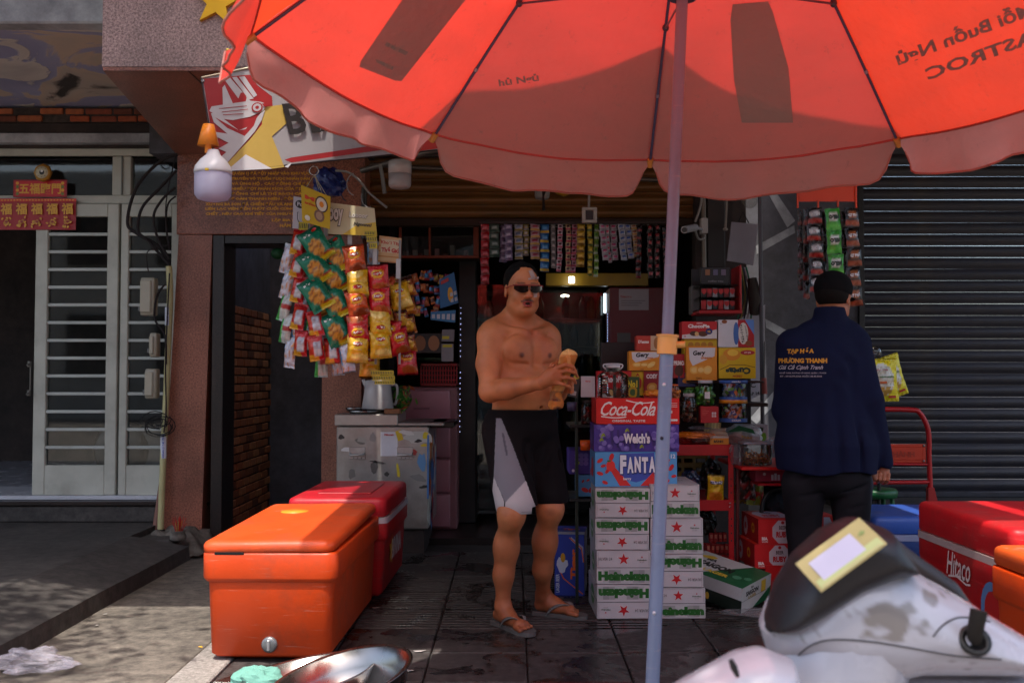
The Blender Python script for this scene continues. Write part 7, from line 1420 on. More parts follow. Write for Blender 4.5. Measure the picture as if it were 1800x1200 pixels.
strip('strip of bright green chocolate drink sachets in the middle of the orange rack', 1464, 366, 488, 27, 3, YK - .035, ('#2f8a2a', '#4aa83a', '#c8c4c0'), -.04, RG, 'MILO', wc='#1c2a1c', flipw=True, seedn=2)
strip('strip of black noodle soup sachets with white letters on the right of the orange rack', 1497, 365, 540, 26, 5, YK - .03, ('#1a1618', '#8a3a1c', '#9a5a38'), -.03, RG, 'G7 PHỞ', wc='#d8d4d8', seedn=3)
strip('dark side-on strip at the far left of the orange rack', 1407, 370, 512, 9, 5, YK + .02, ('#15100f', '#4a1018', '#241a1c'), .02, RG, seedn=4)
strip('second dark strip behind the coffee sachets', 1416, 366, 528, 12, 5, YK + .01, ('#161112', '#6a1818', '#1c1416'), .0, RG, seedn=5)
strip('dark back strip between the coffee and green sachets', 1446, 372, 490, 12, 4, YK + .01, ('#181314', '#2a1c1e', '#151012'), .0, RG, seedn=6)
strip('dark back strip between the green and soup sachets', 1481, 372, 500, 13, 4, YK + .01, ('#181314', '#2a1c1e', '#151012'), .0, RG, seedn=7)
strip('short green sachet tail behind the cap', 1472, 470, 500, 16, 1, YK, ('#2f7a2a', '#3a983a', '#5ab04a'), .0, RG, seedn=8)
# stand with yellow rice-cracker bags and folding trolley
t = thing('bag_stand', 'thin black stand with a clip at its top holding the yellow bags', 'stand', (X(1547, 5.9), 5.9, 0))
MB('paint').tube([W(1547, 618, 5.9), W(1545, 905, 5.9)], .011, C('#15181a'), 10).build('pole', t, world=True); MB('chrome').ell(W(1546, 750, 5.885), (.006,) * 3, C('#c0c8c0'), 6, 5).build('knob', t, world=True)
q = MB('steel'); q.tube([W(1536 + 10 * math.cos(a_ * .52), 622 + 11 * math.sin(a_ * .52), 5.88) for a_ in range(13)], .006, C('#5a4a44'), 6); q.build('clip_ring', t, world=True); q = MB('jar').lathe([(.001, 0), (.034, 0), (.036, .01), (.001, .012)], W(1537, 619, 5.86), C('#a8a8a8'), 16, 'Y'); q.build('suction_cup', t, world=True)
def rice(u, v):
    if ((u - .42) / .44) ** 2 + ((v - .5) / .38) ** 2 < 1: return C('#b8903c') if (v < .36 and ((u - .42) / .36) ** 2 + ((v - .3) / .18) ** 2 < 1 and nz(u * 14, v * 14) > -.2) else (C('#c8c4b8') if nz(u * 22, v * 22) > -.15 else C('#a8a490'))
    return C('#d8c80e')
for i, (px, py, rz_, lb) in enumerate(((1553, 668, 0, 'front yellow bag of rice crackers hanging beside the stall keeper'), (1566, 662, 14, 'rear yellow bag of rice crackers half hidden by the front one'))):
    k_ = 5.85 / FP; q = pillow('b', 52 * k_, 76 * k_, .04, rice, 9 + i, 22, 30, 'foil', .05, lambda A: [A.text('BỘT TÔM', .42, .74, .05, C('#b04a5a'), .42, bold=.03), A.text('BÁNH TRÁNG NƯỚNG', .45, .58, .05, C('#3a6a2a'), .75, bold=.05), A.rect(.3, .42, .55, .47, C('#c85a1c')), A.rect(.62, .09, .88, .14, C('#b02020'))] and None)
    o = q.build('cracker_bag'); o.location = W(px, py, 5.84 + i * .05); o.rotation_euler = (0, R(-3 - rz_), R(4 + 10 * i)); tag(o, lb, 'snack bag', 'yellow rice cracker bags')
t = thing('hand_trolley', 'red tubular folding trolley with a stamped orange plate by the black shutter', 'trolley', (X(1590, 6.3), 6.3, 0)); YT2 = 6.3
q = MB('redpaint').tube(catmull([W(1530, 719, YT2), W(1600, 720, YT2), W(1617, 726, YT2), W(1630, 750, YT2), W(1633, 775, YT2), W(1633, 800, YT2), W(1635, 850, YT2)], 5) + [W(1635, 858, YT2)], .016, C('#b8121a'), 12); q.build('frame_tube', t, world=True)
a, b = W(1548, 813, YT2), W(1627, 780, YT2); MB('redpaint').box(a.x, b.x, YT2 - .006, YT2, a.z, b.z, C('#c8300c'), .003).build('plate', t, world=True); a2, b2 = W(1556, 808, YT2), W(1621, 785, YT2)
q = MB('redpaint').box(a2.x, b2.x, YT2 - .009, YT2 - .006, a2.z, b2.z, C('#c8300c'), .003); txt(q, 'THÀNH', W(1584, 797, YT2 - .011), .04, .17, C('#a8260a'), bold=.04); q.build('plate_panel', t, world=True)
for px, py in ((1624, 783), (1624, 810), (1552, 783)): MB('chrome').ell(W(px, py, YT2 - .01), (.008, .005, .008), C('#8a8a8a'), 8, 5).build('rivet', t, world=True)
MB('redpaint').tube([W(1530, 848, YT2), W(1635, 847, YT2)], .013, C('#b8121a'), 10).build('cross_tube', t, world=True); MB('redpaint').tube([W(1540, 815, YT2), W(1630, 816, YT2)], .009, C('#b8121a'), 8).build('cross_tube', t, world=True)
MB('redpaint').prism([(W(1630, 856, YT2).x, W(0, 856, YT2).z), (W(1640, 856, YT2).x, W(0, 856, YT2).z), (W(1647, 884, YT2).x, W(0, 884, YT2).z), (W(1630, 884, YT2).x, W(0, 884, YT2).z)], YT2 - .02, YT2 + .02, C('#a8161a'), lambda x, y, z: (x, z, y)).build('foot', t, world=True)
t = thing('plastic_stool', 'round green plastic stool behind the stall keeper\'s hand', 'stool', (X(1535, 6.0), 6.0, 0))
zst_ = Z(858, 6.0); MB('plastic').lathe([(.001, zst_), (.12, zst_), (.13, zst_ - .015), (.125, zst_ - .05)], (0, 0, 0), C('#1c5a34'), 22).build('seat', t)
for i in range(4): a_ = i * 1.57 + .78; MB('plastic').tube([(.10 * math.cos(a_), .10 * math.sin(a_), zst_ - .02), (.14 * math.cos(a_), .14 * math.sin(a_), 0)], .014, C('#1c5a34'), 8).build('leg', t)
t = thing('wire_basket', 'black wire basket on the ground behind the blue cooler', 'basket', W(1535, 895, 5.9))
for i in range(9): MB('rubber').tube([W(1526 + i * 2.6, 878, 5.9), W(1528 + i * 2.2, 896, 5.9)], .0025, BLACK, 4).build('wire', t, world=True)
for py in (878, 887, 896): MB('rubber').tube([W(1524, py, 5.9), W(1549, py, 5.9)], .003, BLACK, 4).build('wire', t, world=True)
# ================================================================ snacks on the rack top, lower shelf, red table
items = [('orange noodle pack lying at the back of the red rack top', (1215, 765), (.13, .05, .02), '#d8741c', 'foil'), ('red and green cup noodle lying at the left of the rack top', (1205, 770), (.05, .05, .035), '#a8201c', 'foil'), ('clear bag of pale pink sweets on the rack top', (1232, 768), (.07, .05, .035), '#b08a80', 'film'), ('silver foil pack at the back of the rack top', (1235, 752), (.07, .04, .012), '#8a8890', 'foil')]
for i, (lb, (px, py), r_, c_, m_) in enumerate(items):
    c = W(px, py, 5.34 + .05 * (i % 2)); lump('snack_pack', lb, 'snack pack', c, r_, C(c_), m_, i + 11, .25)
carton('snack_pack', 'folded cream and yellow checked wafer pack standing on the rack top', 'snack pack', 1237, 1266, 741, 762, 5.36, .01, C('#a89868'), lambda A, w_, h_: [A.rect(w_ * .2 * i, 0, w_ * (.2 * i + .1), h_, C('#c0b078')) for i in range(5)] and None, None, .1, roll=.12)
carton('snack_pack', 'orange printed cake packs stacked at the front of the rack top', 'snack pack', 1248, 1281, 766, 781, 5.31, .12, C('#c8801c'), lambda A, w_, h_: [A.rect(0, 0, w_, h_, C('#c8801c')), A.rect(0, h_ * .75, w_, h_, C('#b0a8a0')), A.text('BÁNH', w_ * .45, h_ * .4, h_ * .35, C('#3a2414'), w_ * .5, bold=.06)] and None)
for i in range(4):
    o = carton('snack_pack', 'clear wrapped cake piece, number %s up in the little pile by the rack post' % ['one', 'two', 'three', 'four'][i], 'snack pack', 1240 + 4 * i, 1278 - i, 762 - 3 * i, 765 - 3 * i, 5.34, .1, C(['#a89888', '#b8a890', '#988878', '#b0a090'][i]), None, 'wrapped cake pieces', rnd.uniform(-.3, .3))
lump('snack_pouch', 'white and green herbal snack pouch leaning on the goods right of the rack', 'pouch', W(1305, 765, 5.5), (.11, .05, .06), C('#b0b4b8'), 'foil', 21, .2)
carton('snack_pouch', 'white leafy print pouch standing behind the herbal pouch', 'pouch', 1291, 1350, 745, 775, 5.62, .03, C('#b0acb0'), lambda A, w_, h_: [A.ell(w_ * .75, h_ * .6, w_ * .12, h_ * .2, C('#2a3a20'), 9, 0, .3, 1), A.ell(w_ * .85, h_ * .25, w_ * .08, h_ * .3, C('#6a9a28'), 9, 0, .2, 2), A.ell(w_ * .7, h_ * .3, w_ * .1, h_ * .15, C('#3a6a24'), 9, 0, .3, 3)] and None, None, -.05, mat='foil')
q = MB('print'); A = Art(); A.poly([(0, .5), (.5, 1), (1, .75), (1.1, .4), (.6, .62)], C('#1c6a3c')); P0 = W(1275, 772, 5.43); kk = 5.43 / FP
A.emit(q, lambda u, v, h: P0 + Vector((u * 48 * kk, -h, v * 24 * kk))); txt(q, 'Thảo', W(1312, 768, 5.42), .014, .06, C('#b8a020'), -.1); o = q.build('pouch_print', loc=P0); tag(o, 'dark green paper flap across the white herbal pouch', 'paper flap')
bxj = thing('snack_box', 'clear plastic box of brown dried strips in front of the stall keeper', 'clear box', W(1330, 818, 5.2)); a, b = W(1306, 817, 5.2), W(1356, 781, 5.2)
MB('jar').box(a.x, b.x, 5.18, 5.3, a.z, b.z, WHITE, .012, 2).build('tub', bxj, world=True); MB('plastic').box(a.x - .004, b.x + .004, 5.175, 5.305, b.z, b.z + .012, C('#8a8a96'), .004).build('lid', bxj, world=True)
q = MB('wood')
for i in range(110): c = Vector((rnd.uniform(a.x + .015, b.x - .015), rnd.uniform(5.19, 5.28), a.z + .01 + abs(rnd.gauss(0, .022)))); d_ = Vector((rnd.gauss(0, 1), rnd.gauss(0, .5), rnd.gauss(0, .6))).normalized() * .016; q.tube([c - d_, c + d_], .0028, C(rnd.choice(['#a0602c', '#c88a4a', '#7a4420'])), 4)
tag(q.build('dried_strips', bxj, world=True), kind='stuff')
lump('snack_pouch', 'clear silver pouch slumped left of the dried strip box', 'pouch', W(1300, 800, 5.28), (.05, .04, .07), C('#8a8890'), 'film', 31, .3)
lump('snack_pouch', 'clear silver pouch behind the stall keeper\'s elbow', 'pouch', W(1366, 785, 5.4), (.07, .04, .05), C('#a09ea6'), 'film', 33, .3)
tb = thing('red_table', 'low red metal table with a curved black frame at the right of the rack', 'table', (X(1360, 5.35), 5.35, 0))
a, b = W(1292, 822, 5.3), W(1420, 816, 5.3); MB('redpaint').box(a.x, b.x, 5.15, 5.75, a.z, b.z, C('#c01a18'), .004).build('table_top', tb, world=True)
a, b = W(1325, 850, 5.3), W(1420, 846, 5.3); MB('redpaint').box(a.x, b.x, 5.2, 5.7, a.z, b.z, C('#a81420'), .003).build('lower_shelf', tb, world=True)
MB('paint').tube(catmull([W(1338, 905, 5.4), W(1342, 880, 5.4), W(1356, 862, 5.4), W(1390, 855, 5.4)], 5), .012, BLACK, 8).build('leg', tb, world=True); MB('paint').tube([W(1296, 990, 5.3), W(1297, 822, 5.3)], .01, C('#5a1418'), 8).build('leg', tb, world=True)
MB('paint').tube([W(1415, 990, 5.5), W(1415, 822, 5.5)], .01, C('#2a1416'), 8).build('leg', tb, world=True)
carton('drink_box', 'crimson box with small cans printed on it under the red table', 'box', 1328, 1420, 824, 846, 5.25, .2, C('#8a1030'), lambda A, w_, h_: [A.rect(0, 0, w_, h_, C('#8a1030')), A.ell(w_ * .17, h_ * .6, .008, .008, C('#b8a8b0'), 8)] + [A.rect(w_ * (.3 + .06 * i), h_ * .1, w_ * (.345 + .06 * i), h_ * (.55 + .1 * (i % 2)), C('#b0a8b4')) for i in range(3)] and None)
lump('rice_sack', 'dark grey sack slumped below the red table', 'sack', W(1368, 880, 5.5), (.09, .08, .11), C('#2a2c32'), 'cloth', 41, .2)
for i, (px, py, w_, h_, c1, c2, lb) in enumerate(((1310, 850, .12, .17, '#2a201c', '#8a1c1c', 'black pouch with red print and a mushroom picture'), (1328, 858, .10, .18, '#7a8a2a', '#a82020', 'green yellow pouch behind the black one'), (1300, 868, .10, .10, '#3a3a30', '#a08a30', 'dark pouch low beside the rack post'))):
    q = pillow('p', w_, h_, .04, lambda u, v, a=C(c1), b=C(c2): b if nz(u * 4, v * 5, i) > .12 else (C('#8a8480') if nz(u * 7, v * 7, i + 4) > .3 else a), i, 14, 16); o = q.build('snack_pouch'); o.location = W(px, py, 5.38 + .05 * i); o.rotation_euler = (-.1, .05, .1); tag(o, lb + ' below the red table edge', 'pouch')
# lower shelf: yellow crate, yellow crisp bag, dark bags, red packs
t = thing('yellow_crate', 'yellow slatted plastic crate inside the red rack', 'crate', W(1218, 850, 5.55))
for i in range(3): z0_ = Z(838 - i * 16, 5.55); MB('plastic').box(X(1192, 5.55), X(1244, 5.55), 5.55, 5.57, z0_, z0_ + .03, C('#8a6a1c'), .003).build('slat', t, world=True)
for px in (1196, 1216, 1238): MB('plastic').box(X(px, 5.55), X(px + 5, 5.55), 5.545, 5.549, Z(870, 5.55), Z(800, 5.55), C('#8a6a1c'), .001).build('post', t, world=True)
def staff(u, v):
    if ((u - .5) / .42) ** 2 + ((v - .22) / .17) ** 2 < 1: return C('#d88a28')
    if v > .9: return C('#a88a14')
    return C('#d8b414')
k_ = 5.34 / FP; q = pillow('p', 30 * k_, 46 * k_, .045, staff, 4, 14, 20, 'foil', .06, lambda A: [A.text('Staff', .5, .72, .13, C('#1c2a6a'), .78, bold=.09), A.text('Staff', .5, .725, .115, C('#d8d8e0'), .74, bold=.04), A.text('bánh', .5, .58, .04, C('#8a3018'), .3)] and None)
o = q.build('snack_bag'); o.location = W(1258, 857, 5.34); o.rotation_euler = (0, R(3), 0); tag(o, 'yellow snack bag with blue and white lettering in the middle of the red rack', 'snack bag')
lump('snack_bag', 'dark blue foil bag left of the yellow one in the rack', 'snack bag', W(1212, 850, 5.4), (.06, .05, .07), C('#1c2440'), 'foil', 51, .3); lump('snack_bag', 'dark brown foil bag behind the yellow one in the rack', 'snack bag', W(1250, 838, 5.5), (.06, .05, .09), C('#1c1614'), 'foil', 52, .3)
for i in range(9):
    r, c = (0, i) if i < 4 else (1, i - 4); px = 1247 + c * 8 - (r * 5); py = 952 if r == 0 else 972
    o = carton('snack_box', 'tiny red packet, %s from the left in the %s row low in the red rack' % (['first', 'second', 'third', 'fourth', 'fifth'][c], ['upper', 'lower'][r]), 'packet', px, px + 7, py - 16, py, 5.45, .03, C('#8a1c1c'), lambda A, w_, h_: A.rect(w_ * .2, h_ * .4, w_ * .8, h_ * .8, C('#a8705a')), 'red packets on the bottom rack shelf')
lump('dark_bag', 'dark green plastic bag hanging low inside the red rack', 'plastic bag', W(1235, 920, 5.5), (.07, .05, .08), C('#14180f'), 'foil', 61, .3)
lump('plastic_bag', 'flattened clear plastic sheet on the wet floor beside the lager carton', 'plastic sheet', (X(1318, DY(1080)), DY(1080), .012), (.14, .07, .012), C('#a8a4a8'), 'film', 71, .5)
# ================================================================ people
def rotz(t): return Matrix.Rotation(t, 3, 'Z')
def px_of(P):   # world -> photo px (numpy)
    y = P[:, 1] * math.cos(PITCH) + (P[:, 2] - CZ) * math.sin(PITCH); z = -P[:, 1] * math.sin(PITCH) + (P[:, 2] - CZ) * math.cos(PITCH); return 900 + FP * P[:, 0] / y, 600 - FP * z / y
def inpoly(x, y, poly):
    r = np.zeros(x.shape, bool); n = len(poly)
    for i in range(n):
        x1_, y1_ = poly[i]; x2_, y2_ = poly[(i + 1) % n]; c = ((y1_ > y) != (y2_ > y)); r ^= c & (x < (x2_ - x1_) * (y - y1_) / ((y2_ - y1_) or 1e-9) + x1_)
    return r
def noise3(V, f, seed):   # cheap smooth noise from sines
    r_ = np.random.RandomState(seed); o = np.zeros(len(V))
    for _ in range(7): k = r_.normal(size=3); k *= f * r_.uniform(.6, 1.6) / np.linalg.norm(k); o += np.sin(V @ k + r_.uniform(0, 6.3))
    return o / 4
def add_head(S, c, Rm, k=.012):
    T = lambda x, y, z: np.array(c) + np.array(Rm @ Vector((x, y, z)))
    e = lambda p, r, kk=k, op='u', rr=None: S.ell(T(*p), r, kk, op, Rm @ rr if rr else Rm)
    e((0, .018, .03), (.077, .095, .092)); e((0, -.015, -.042), (.063, .070, .078), .03); e((0, -.058, -.098), (.028, .024, .020), .03)
    for s in (-1, 1):
        e((s * .036, -.050, -.032), (.026, .028, .028), .025); e((s * .052, -.005, -.075), (.02, .035, .025), .03)
        e((s * .031, -.092, .000), (.019, .013, .012), .014, 's'); e((s * .031, -.074, .0), (.013, .012, .012), .003)
        e((s * .080, .012, -.012), (.008, .018, .031), .006, 'u', Matrix.Rotation(s * .35, 3, 'Z')); e((s * .085, .002, -.010), (.004, .010, .018), .005, 's')
        e((s * .012, -.094, -.036), (.010, .011, .008), .008); e((s * .007, -.100, -.043), (.004, .006, .004), .003, 's')
    S.cone(T(-.05, -.070, .022), T(.05, -.070, .022), .013, .013, .018); S.cone(T(0, -.082, .012), T(0, -.106, -.032), .008, .012, .012)
    for a, b, z, r in ((-.020, 0, -.060, .0055), (0, .020, -.060, .0055), (-.018, 0, -.078, .0065), (0, .018, -.078, .0065)): S.cone(T(a, -.082 if a else -.092, z), T(b, -.082 if b else -.092, z), r, r, .006)
    e((0, -.096, -.069), (.015, .014, .0055), .003, 's'); return T
# ---------------------------------------------------------------- the shirtless man
B1 = Vector((.04, 4.77, 0)); TH = R(35); Rt = rotz(TH)
man = thing('person', 'shirtless man in dark sunglasses and black shorts holding a baguette', 'person', B1)
L = lambda x, y, z: tuple(Rt @ Vector((x, y, z)))
A1 = lambda px, py, Y: tuple(W(px, py, Y + .1) - B1)
S = SDF((-.36, -.46, -.0), (.37, .30, 1.75), .0042)
E_ = lambda c, r, k=.04, op='u', ro=None: S.ell(L(*c), r, k, op, Rt @ ro if ro else Rt)
E_((0, .01, .93), (.158, .125, .13)); E_((0, -.042, 1.07), (.162, .142, .13), .06); E_((0, -.005, 1.20), (.156, .118, .19), .06); E_((0, .04, 1.30), (.14, .09, .12), .05)
for s in (-1, 1):
    E_((s * .075, -.088, 1.285), (.086, .032, .064), .06); S.cone(L(0, .02, 1.455), L(s * .14, .02, 1.385), .052, .048, .05); S.ell(L(s * .168, .008, 1.335), (.058, .058, .070), .05, 'u', Rt)
    S.cone(L(s * .03, -.085, 1.368), L(s * .15, -.03, 1.388), .012, .012, .03); E_((s * .082, -.124, 1.258), (.006, .006, .006), .006)
E_((0, -.155, 1.02), (.010, .012, .010), .015, 's'); S.cone(L(0, -.128, 1.33), L(0, -.12, 1.22), .002, .002, .05, 's')
S.cone(L(-.14, -.105, 1.222), L(-.05, -.122, 1.215), .002, .002, .02, 's'); S.cone(L(.05, -.122, 1.215), L(.14, -.105, 1.222), .002, .002, .02, 's')
hc1 = Vector(A1(919, 508, 4.60)); Rh = rotz(R(16)) @ Matrix.Rotation(R(4), 3, 'X')
S.cone(L(0, .02, 1.39), tuple(hc1 + Rh @ Vector((0, .02, -.07))), .067, .060, .035); T1 = add_head(S, hc1, Rh); S.ell(tuple(hc1 + Rh @ Vector((0, -.02, -.105))), (.045, .04, .025), .03)
# right arm (near), forearm across the belly
sh, el, wr = L(-.178, .0, 1.345), A1(861, 688, 4.50), A1(952, 672, 4.30)
S.chain([sh, tuple(.5 * (np.array(sh) + np.array(el)) + np.array([-.008, 0, 0])), el], [.054, .052, .045], .03); m_ = .35 * np.array(wr) + .65 * np.array(el)
S.chain([el, tuple(m_), wr], [.048, .047, .029], .025)
pc = A1(970, 662, 4.265); S.ell(pc, (.045, .017, .040), .022, 'u', Matrix.Rotation(R(-10), 3, 'Y') @ rotz(R(-12))); S.cone(wr, pc, .028, .022, .02)
fing = [((979, 646), (994, 641), (1007, 645), (1012, 652)), ((980, 655), (997, 651), (1011, 655), (1015, 662)), ((980, 664), (996, 663), (1009, 667), (1012, 673)), ((977, 673), (990, 675), (1001, 680), (1003, 685))]
for i, f in enumerate(fing):
    ys = (4.262, 4.245, 4.258, 4.285); r_ = [.0098, .009, .0082, .0072] if i < 3 else [.0088, .008, .0072, .0065]
    S.chain([A1(p[0], p[1], y) for p, y in zip(f, ys)], r_, .006); S.ell(A1(f[0][0], f[0][1], 4.258), (.0115, .0105, .0105), .008)
S.chain([A1(960, 656, 4.29), A1(972, 642, 4.31), A1(985, 633, 4.345)], [.015, .011, .0095], .012)
# left arm behind, hand cupped under the bread
sh2, el2, wr2 = L(.172, .0, 1.345), A1(979, 690, 4.72), A1(990, 684, 4.46)
S.chain([sh2, el2, wr2], [.054, .044, .029], .03); S.ell(A1(993, 678, 4.41), (.022, .04, .036), .02)
for i in range(4): S.chain([A1(998, 668 + 7 * i, 4.39), A1(1006, 667 + 7 * i, 4.355), A1(1004, 669 + 7 * i, 4.325)], [.0088, .008, .0072], .006)
# legs and feet
def leg(hip, knee, calf, shin, ank, heel, toe, sgn):
    S.chain([hip, knee], [.088, .056], .03); S.ell(tuple(np.array(knee) + [.005, -.018, 0]), (.042, .040, .05), .04); S.chain([knee, calf], [.049, .048], .05); S.chain([calf, shin, ank], [.048, .040, .033], .05); S.ell(tuple(np.array(calf) + [0, .022, .01]), (.040, .042, .10), .05)
    h, t = Vector(heel), Vector(toe); d = (t - h).normalized(); n = Vector((-d.y, d.x, 0)); zf_ = .018
    S.cone(tuple(h + d * .025 + Vector((0, 0, zf_ + .030))), tuple(h + d * .10 + Vector((0, 0, zf_ + .032))), .030, .030, .02); S.cone(ank, tuple(h + d * .11 + Vector((0, 0, zf_ + .035))), .034, .032, .03)
    S.cone(tuple(h + d * .09 + Vector((0, 0, zf_ + .034))), tuple(t - d * .075 + n * .008 * sgn + Vector((0, 0, zf_ + .020))), .034, .024, .02); S.cone(tuple(t - d * .075 + n * .022 + Vector((0, 0, zf_ + .018))), tuple(t - d * .075 - n * .022 + Vector((0, 0, zf_ + .018))), .018, .018, .02)
    for i in range(5):
        o = (i - 2) * .0175 * sgn; ln = [.042, .038, .032, .026, .018][i]; b_ = t - d * .072 + n * (-o); e_ = b_ + d * ln + n * (-o * .15); r0, r1 = (.0125, .0125) if i == 0 else (.0088, .0085)
        S.cone(tuple(b_ + Vector((0, 0, zf_ + .013))), tuple(e_ + Vector((0, 0, zf_ + .010))), r0, r1, .005)
    for s in (-1, 1): S.ell(tuple(Vector(ank) + n * s * .03 + Vector((0, 0, 0))), (.012, .012, .014), .015)
    return h, t, d, n
fr_h, fr_t = Vector((-.075, 4.72, 0)) - B1, Vector((.085, 4.485, 0)) - B1; fl_h, fl_t = Vector((.115, 4.905, 0)) - B1, Vector((.350, 4.80, 0)) - B1
F1 = leg(L(-.09, 0, .90), A1(899, 903, 4.47), A1(890, 962, 4.53), A1(885, 1010, 4.55), (-.042 - B1.x, 4.665 - B1.y, .095), fr_h, fr_t, -1)
F2 = leg(L(.09, .0, .90), A1(967, 893, 4.60), A1(958, 952, 4.66), A1(954, 1000, 4.70), (.152 - B1.x, 4.885 - B1.y, .095), fl_h, fl_t, -1)
V, F = S.mesh(); V = lap(V, F, 2, .5)
SK = np.array(C('#b87248')); cols = np.tile(SK, (len(V), 1)); n1 = noise3(V, 40, 1)[:, None]; cols *= 1 + .07 * n1; cols *= 1 - .10 * np.clip(noise3(V, 160, 2), 0, 1)[:, None] * .6
def blob(cols, V, c, r, col, k=1.): d = np.linalg.norm((V - np.array(c)) / np.array(r), axis=1); m_ = np.clip(1.6 - 1.6 * d, 0, 1)[:, None] * k; return cols * (1 - m_) + np.array(col) * m_
belly = np.clip((1.22 - V[:, 2]) / .15, 0, 1) * np.clip((V[:, 2] - .95) / .05, 0, 1); cols = cols * (1 - .0 * belly[:, None]) + belly[:, None] * .10 * np.array([.9, .9, .9]) * cols
cols = blob(cols, V, L(0, -.12, 1.36), (.09, .08, .05), C('#a8553a'), .6); cols = blob(cols, V, L(.06, -.12, 1.30), (.05, .06, .10), C('#b4593c'), .4)
for s in (-1, 1): cols = blob(cols, V, L(s * .082, -.128, 1.258), (.020, .02, .018), C('#5a2a20'), .9)
for p_ in ((935, 590), (930, 597), (950, 612), (951, 633)): cols = blob(cols, V, A1(p_[0], p_[1], 4.49), (.006, .05, .006), C('#6a2a1c'), 1)
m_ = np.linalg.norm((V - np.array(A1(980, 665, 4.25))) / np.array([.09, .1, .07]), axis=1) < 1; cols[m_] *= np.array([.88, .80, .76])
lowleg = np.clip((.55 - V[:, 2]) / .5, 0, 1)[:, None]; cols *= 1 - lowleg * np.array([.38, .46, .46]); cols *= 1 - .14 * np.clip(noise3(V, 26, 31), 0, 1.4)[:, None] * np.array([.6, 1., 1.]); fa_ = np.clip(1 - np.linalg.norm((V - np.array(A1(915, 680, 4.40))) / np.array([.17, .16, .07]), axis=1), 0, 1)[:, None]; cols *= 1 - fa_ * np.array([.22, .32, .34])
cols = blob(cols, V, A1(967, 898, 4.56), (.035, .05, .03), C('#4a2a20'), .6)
Hl = (np.array(Rh.transposed()) @ (V - np.array(hc1)).T).T
lip = (np.abs(Hl[:, 0]) < .024) & (Hl[:, 1] < -.078) & (Hl[:, 2] < -.052) & (Hl[:, 2] > -.088) & (((Hl[:, 0] / .024) ** 2 + ((Hl[:, 2] + .069) / .017) ** 2) < 1); cols[lip] = C('#8f3a30')
mouth = (((Hl[:, 0] / .013) ** 2 + ((Hl[:, 2] + .069) / .0055) ** 2) < 1) & (Hl[:, 1] < -.07); cols[mouth] = C('#1c0c0a')
ms_ = (np.abs(Hl[:, 0]) < .032) & (Hl[:, 2] > -.058 - .35 * np.clip(np.abs(Hl[:, 0]) - .014, 0, 1)) & (Hl[:, 2] < -.046 - .45 * np.clip(np.abs(Hl[:, 0]) - .010, 0, 1)) & (Hl[:, 1] < -.06); cols[ms_] = cols[ms_] * .25 + np.array(C('#1c1412')) * .75
br = (np.abs(np.abs(Hl[:, 0]) - .032) < .02) & (np.abs(Hl[:, 2] - .027 + .1 * np.abs(np.abs(Hl[:, 0]) - .03)) < .0045) & (Hl[:, 1] < -.05); cols[br] = cols[br] * .4 + np.array(C('#1c1412')) * .6
cols = blob(cols, V, hc1 + Rh @ Vector((0, -.105, -.035)), (.02, .02, .016), C('#a8543c'), .5)
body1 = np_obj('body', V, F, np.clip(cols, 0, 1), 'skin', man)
bvh1 = BVHTree.FromPolygons([Vector(v) + B1 for v in V.tolist()], F.tolist())
# hair
S = SDF(hc1 - Vector((.11, .13, .10)), hc1 + Vector((.11, .14, .15)), .004)
e = lambda p, r, k, op: S.ell(tuple(hc1 + Rh @ Vector(p)), r, k, op, Rh)
e((0, .030, .042), (.084, .094, .091), .01, 'u'); e((0, -.118, .000), (.062, .070, .088), .012, 's'); e((0, -.045, -.085), (.10, .09, .080), .012, 's'); e((0, .04, -.11), (.07, .06, .09), .02, 's')
V, F = S.mesh(); V = V + ((noise3(V, 190, 3) * .0013 + noise3(V, 70, 6) * .0012))[:, None] * (V - np.array(hc1)) / .09; np_obj('hair', V, F, np.tile(np.array(C('#0b0908')), (len(V), 1)) * (1 + .4 * noise3(V, 300, 4)[:, None].clip(-1, 1)), 'hair', man)
Hm = Matrix.Translation(hc1) @ Rh.to_4x4()
def hp(x, y, z): return Hm @ Vector((x, y, z))
sg = MB('plastic'); fy = lambda x: -.108 + 5.2 * x * x
sg.tube([hp(x, fy(x), .016) for x in [-.072 + .144 * i / 20 for i in range(21)]], .0033, C('#7a1a14'), 6)
for s in (-1, 1): sg.tube([hp(s * .072, fy(.072), .014), hp(s * .080, -.03, .008), hp(s * .081, .012, .002)], .0028, C('#8a1c14'), 6)
so_ = sg.build('sunglasses', man); ls = MB('lens')
for s in (-1, 1): ls.grid(lambda u, v: hp(s * (.006 + u * .062), fy(.006 + u * .062), .0145 - v * (.034 - .012 * (u - .4) ** 2 * 4)), 10, 5, BLACK)
ls.build('lens', so_); nb_ = MB('chrome').tube([hp(-.008, -.108, .0), hp(0, -.112, .004), hp(.008, -.108, .0)], .0016, C('#8a8a8a'), 5).build('bridge', so_)
def stick_px(bv, quad, nu, nv, off, frame):
    q = []; o = Vector((0, 0, CZ))
    for j in range(nv + 1):
        for i in range(nu + 1):
            u, v = i / nu, j / nv; p = Vector(quad[0]).lerp(Vector(quad[1]), u).lerp(Vector(quad[3]).lerp(Vector(quad[2]), u), v); d = (W(p.x, p.y, 4) - o).normalized(); h = bv.ray_cast(o, d); q.append((h[0] if h[0] else o + d * 4.6) - d * off - frame)
    return q, [(j * (nu + 1) + i, j * (nu + 1) + i + 1, (j + 1) * (nu + 1) + i + 1, (j + 1) * (nu + 1) + i) for j in range(nv) for i in range(nu)]
tp_ = MB('cloth')
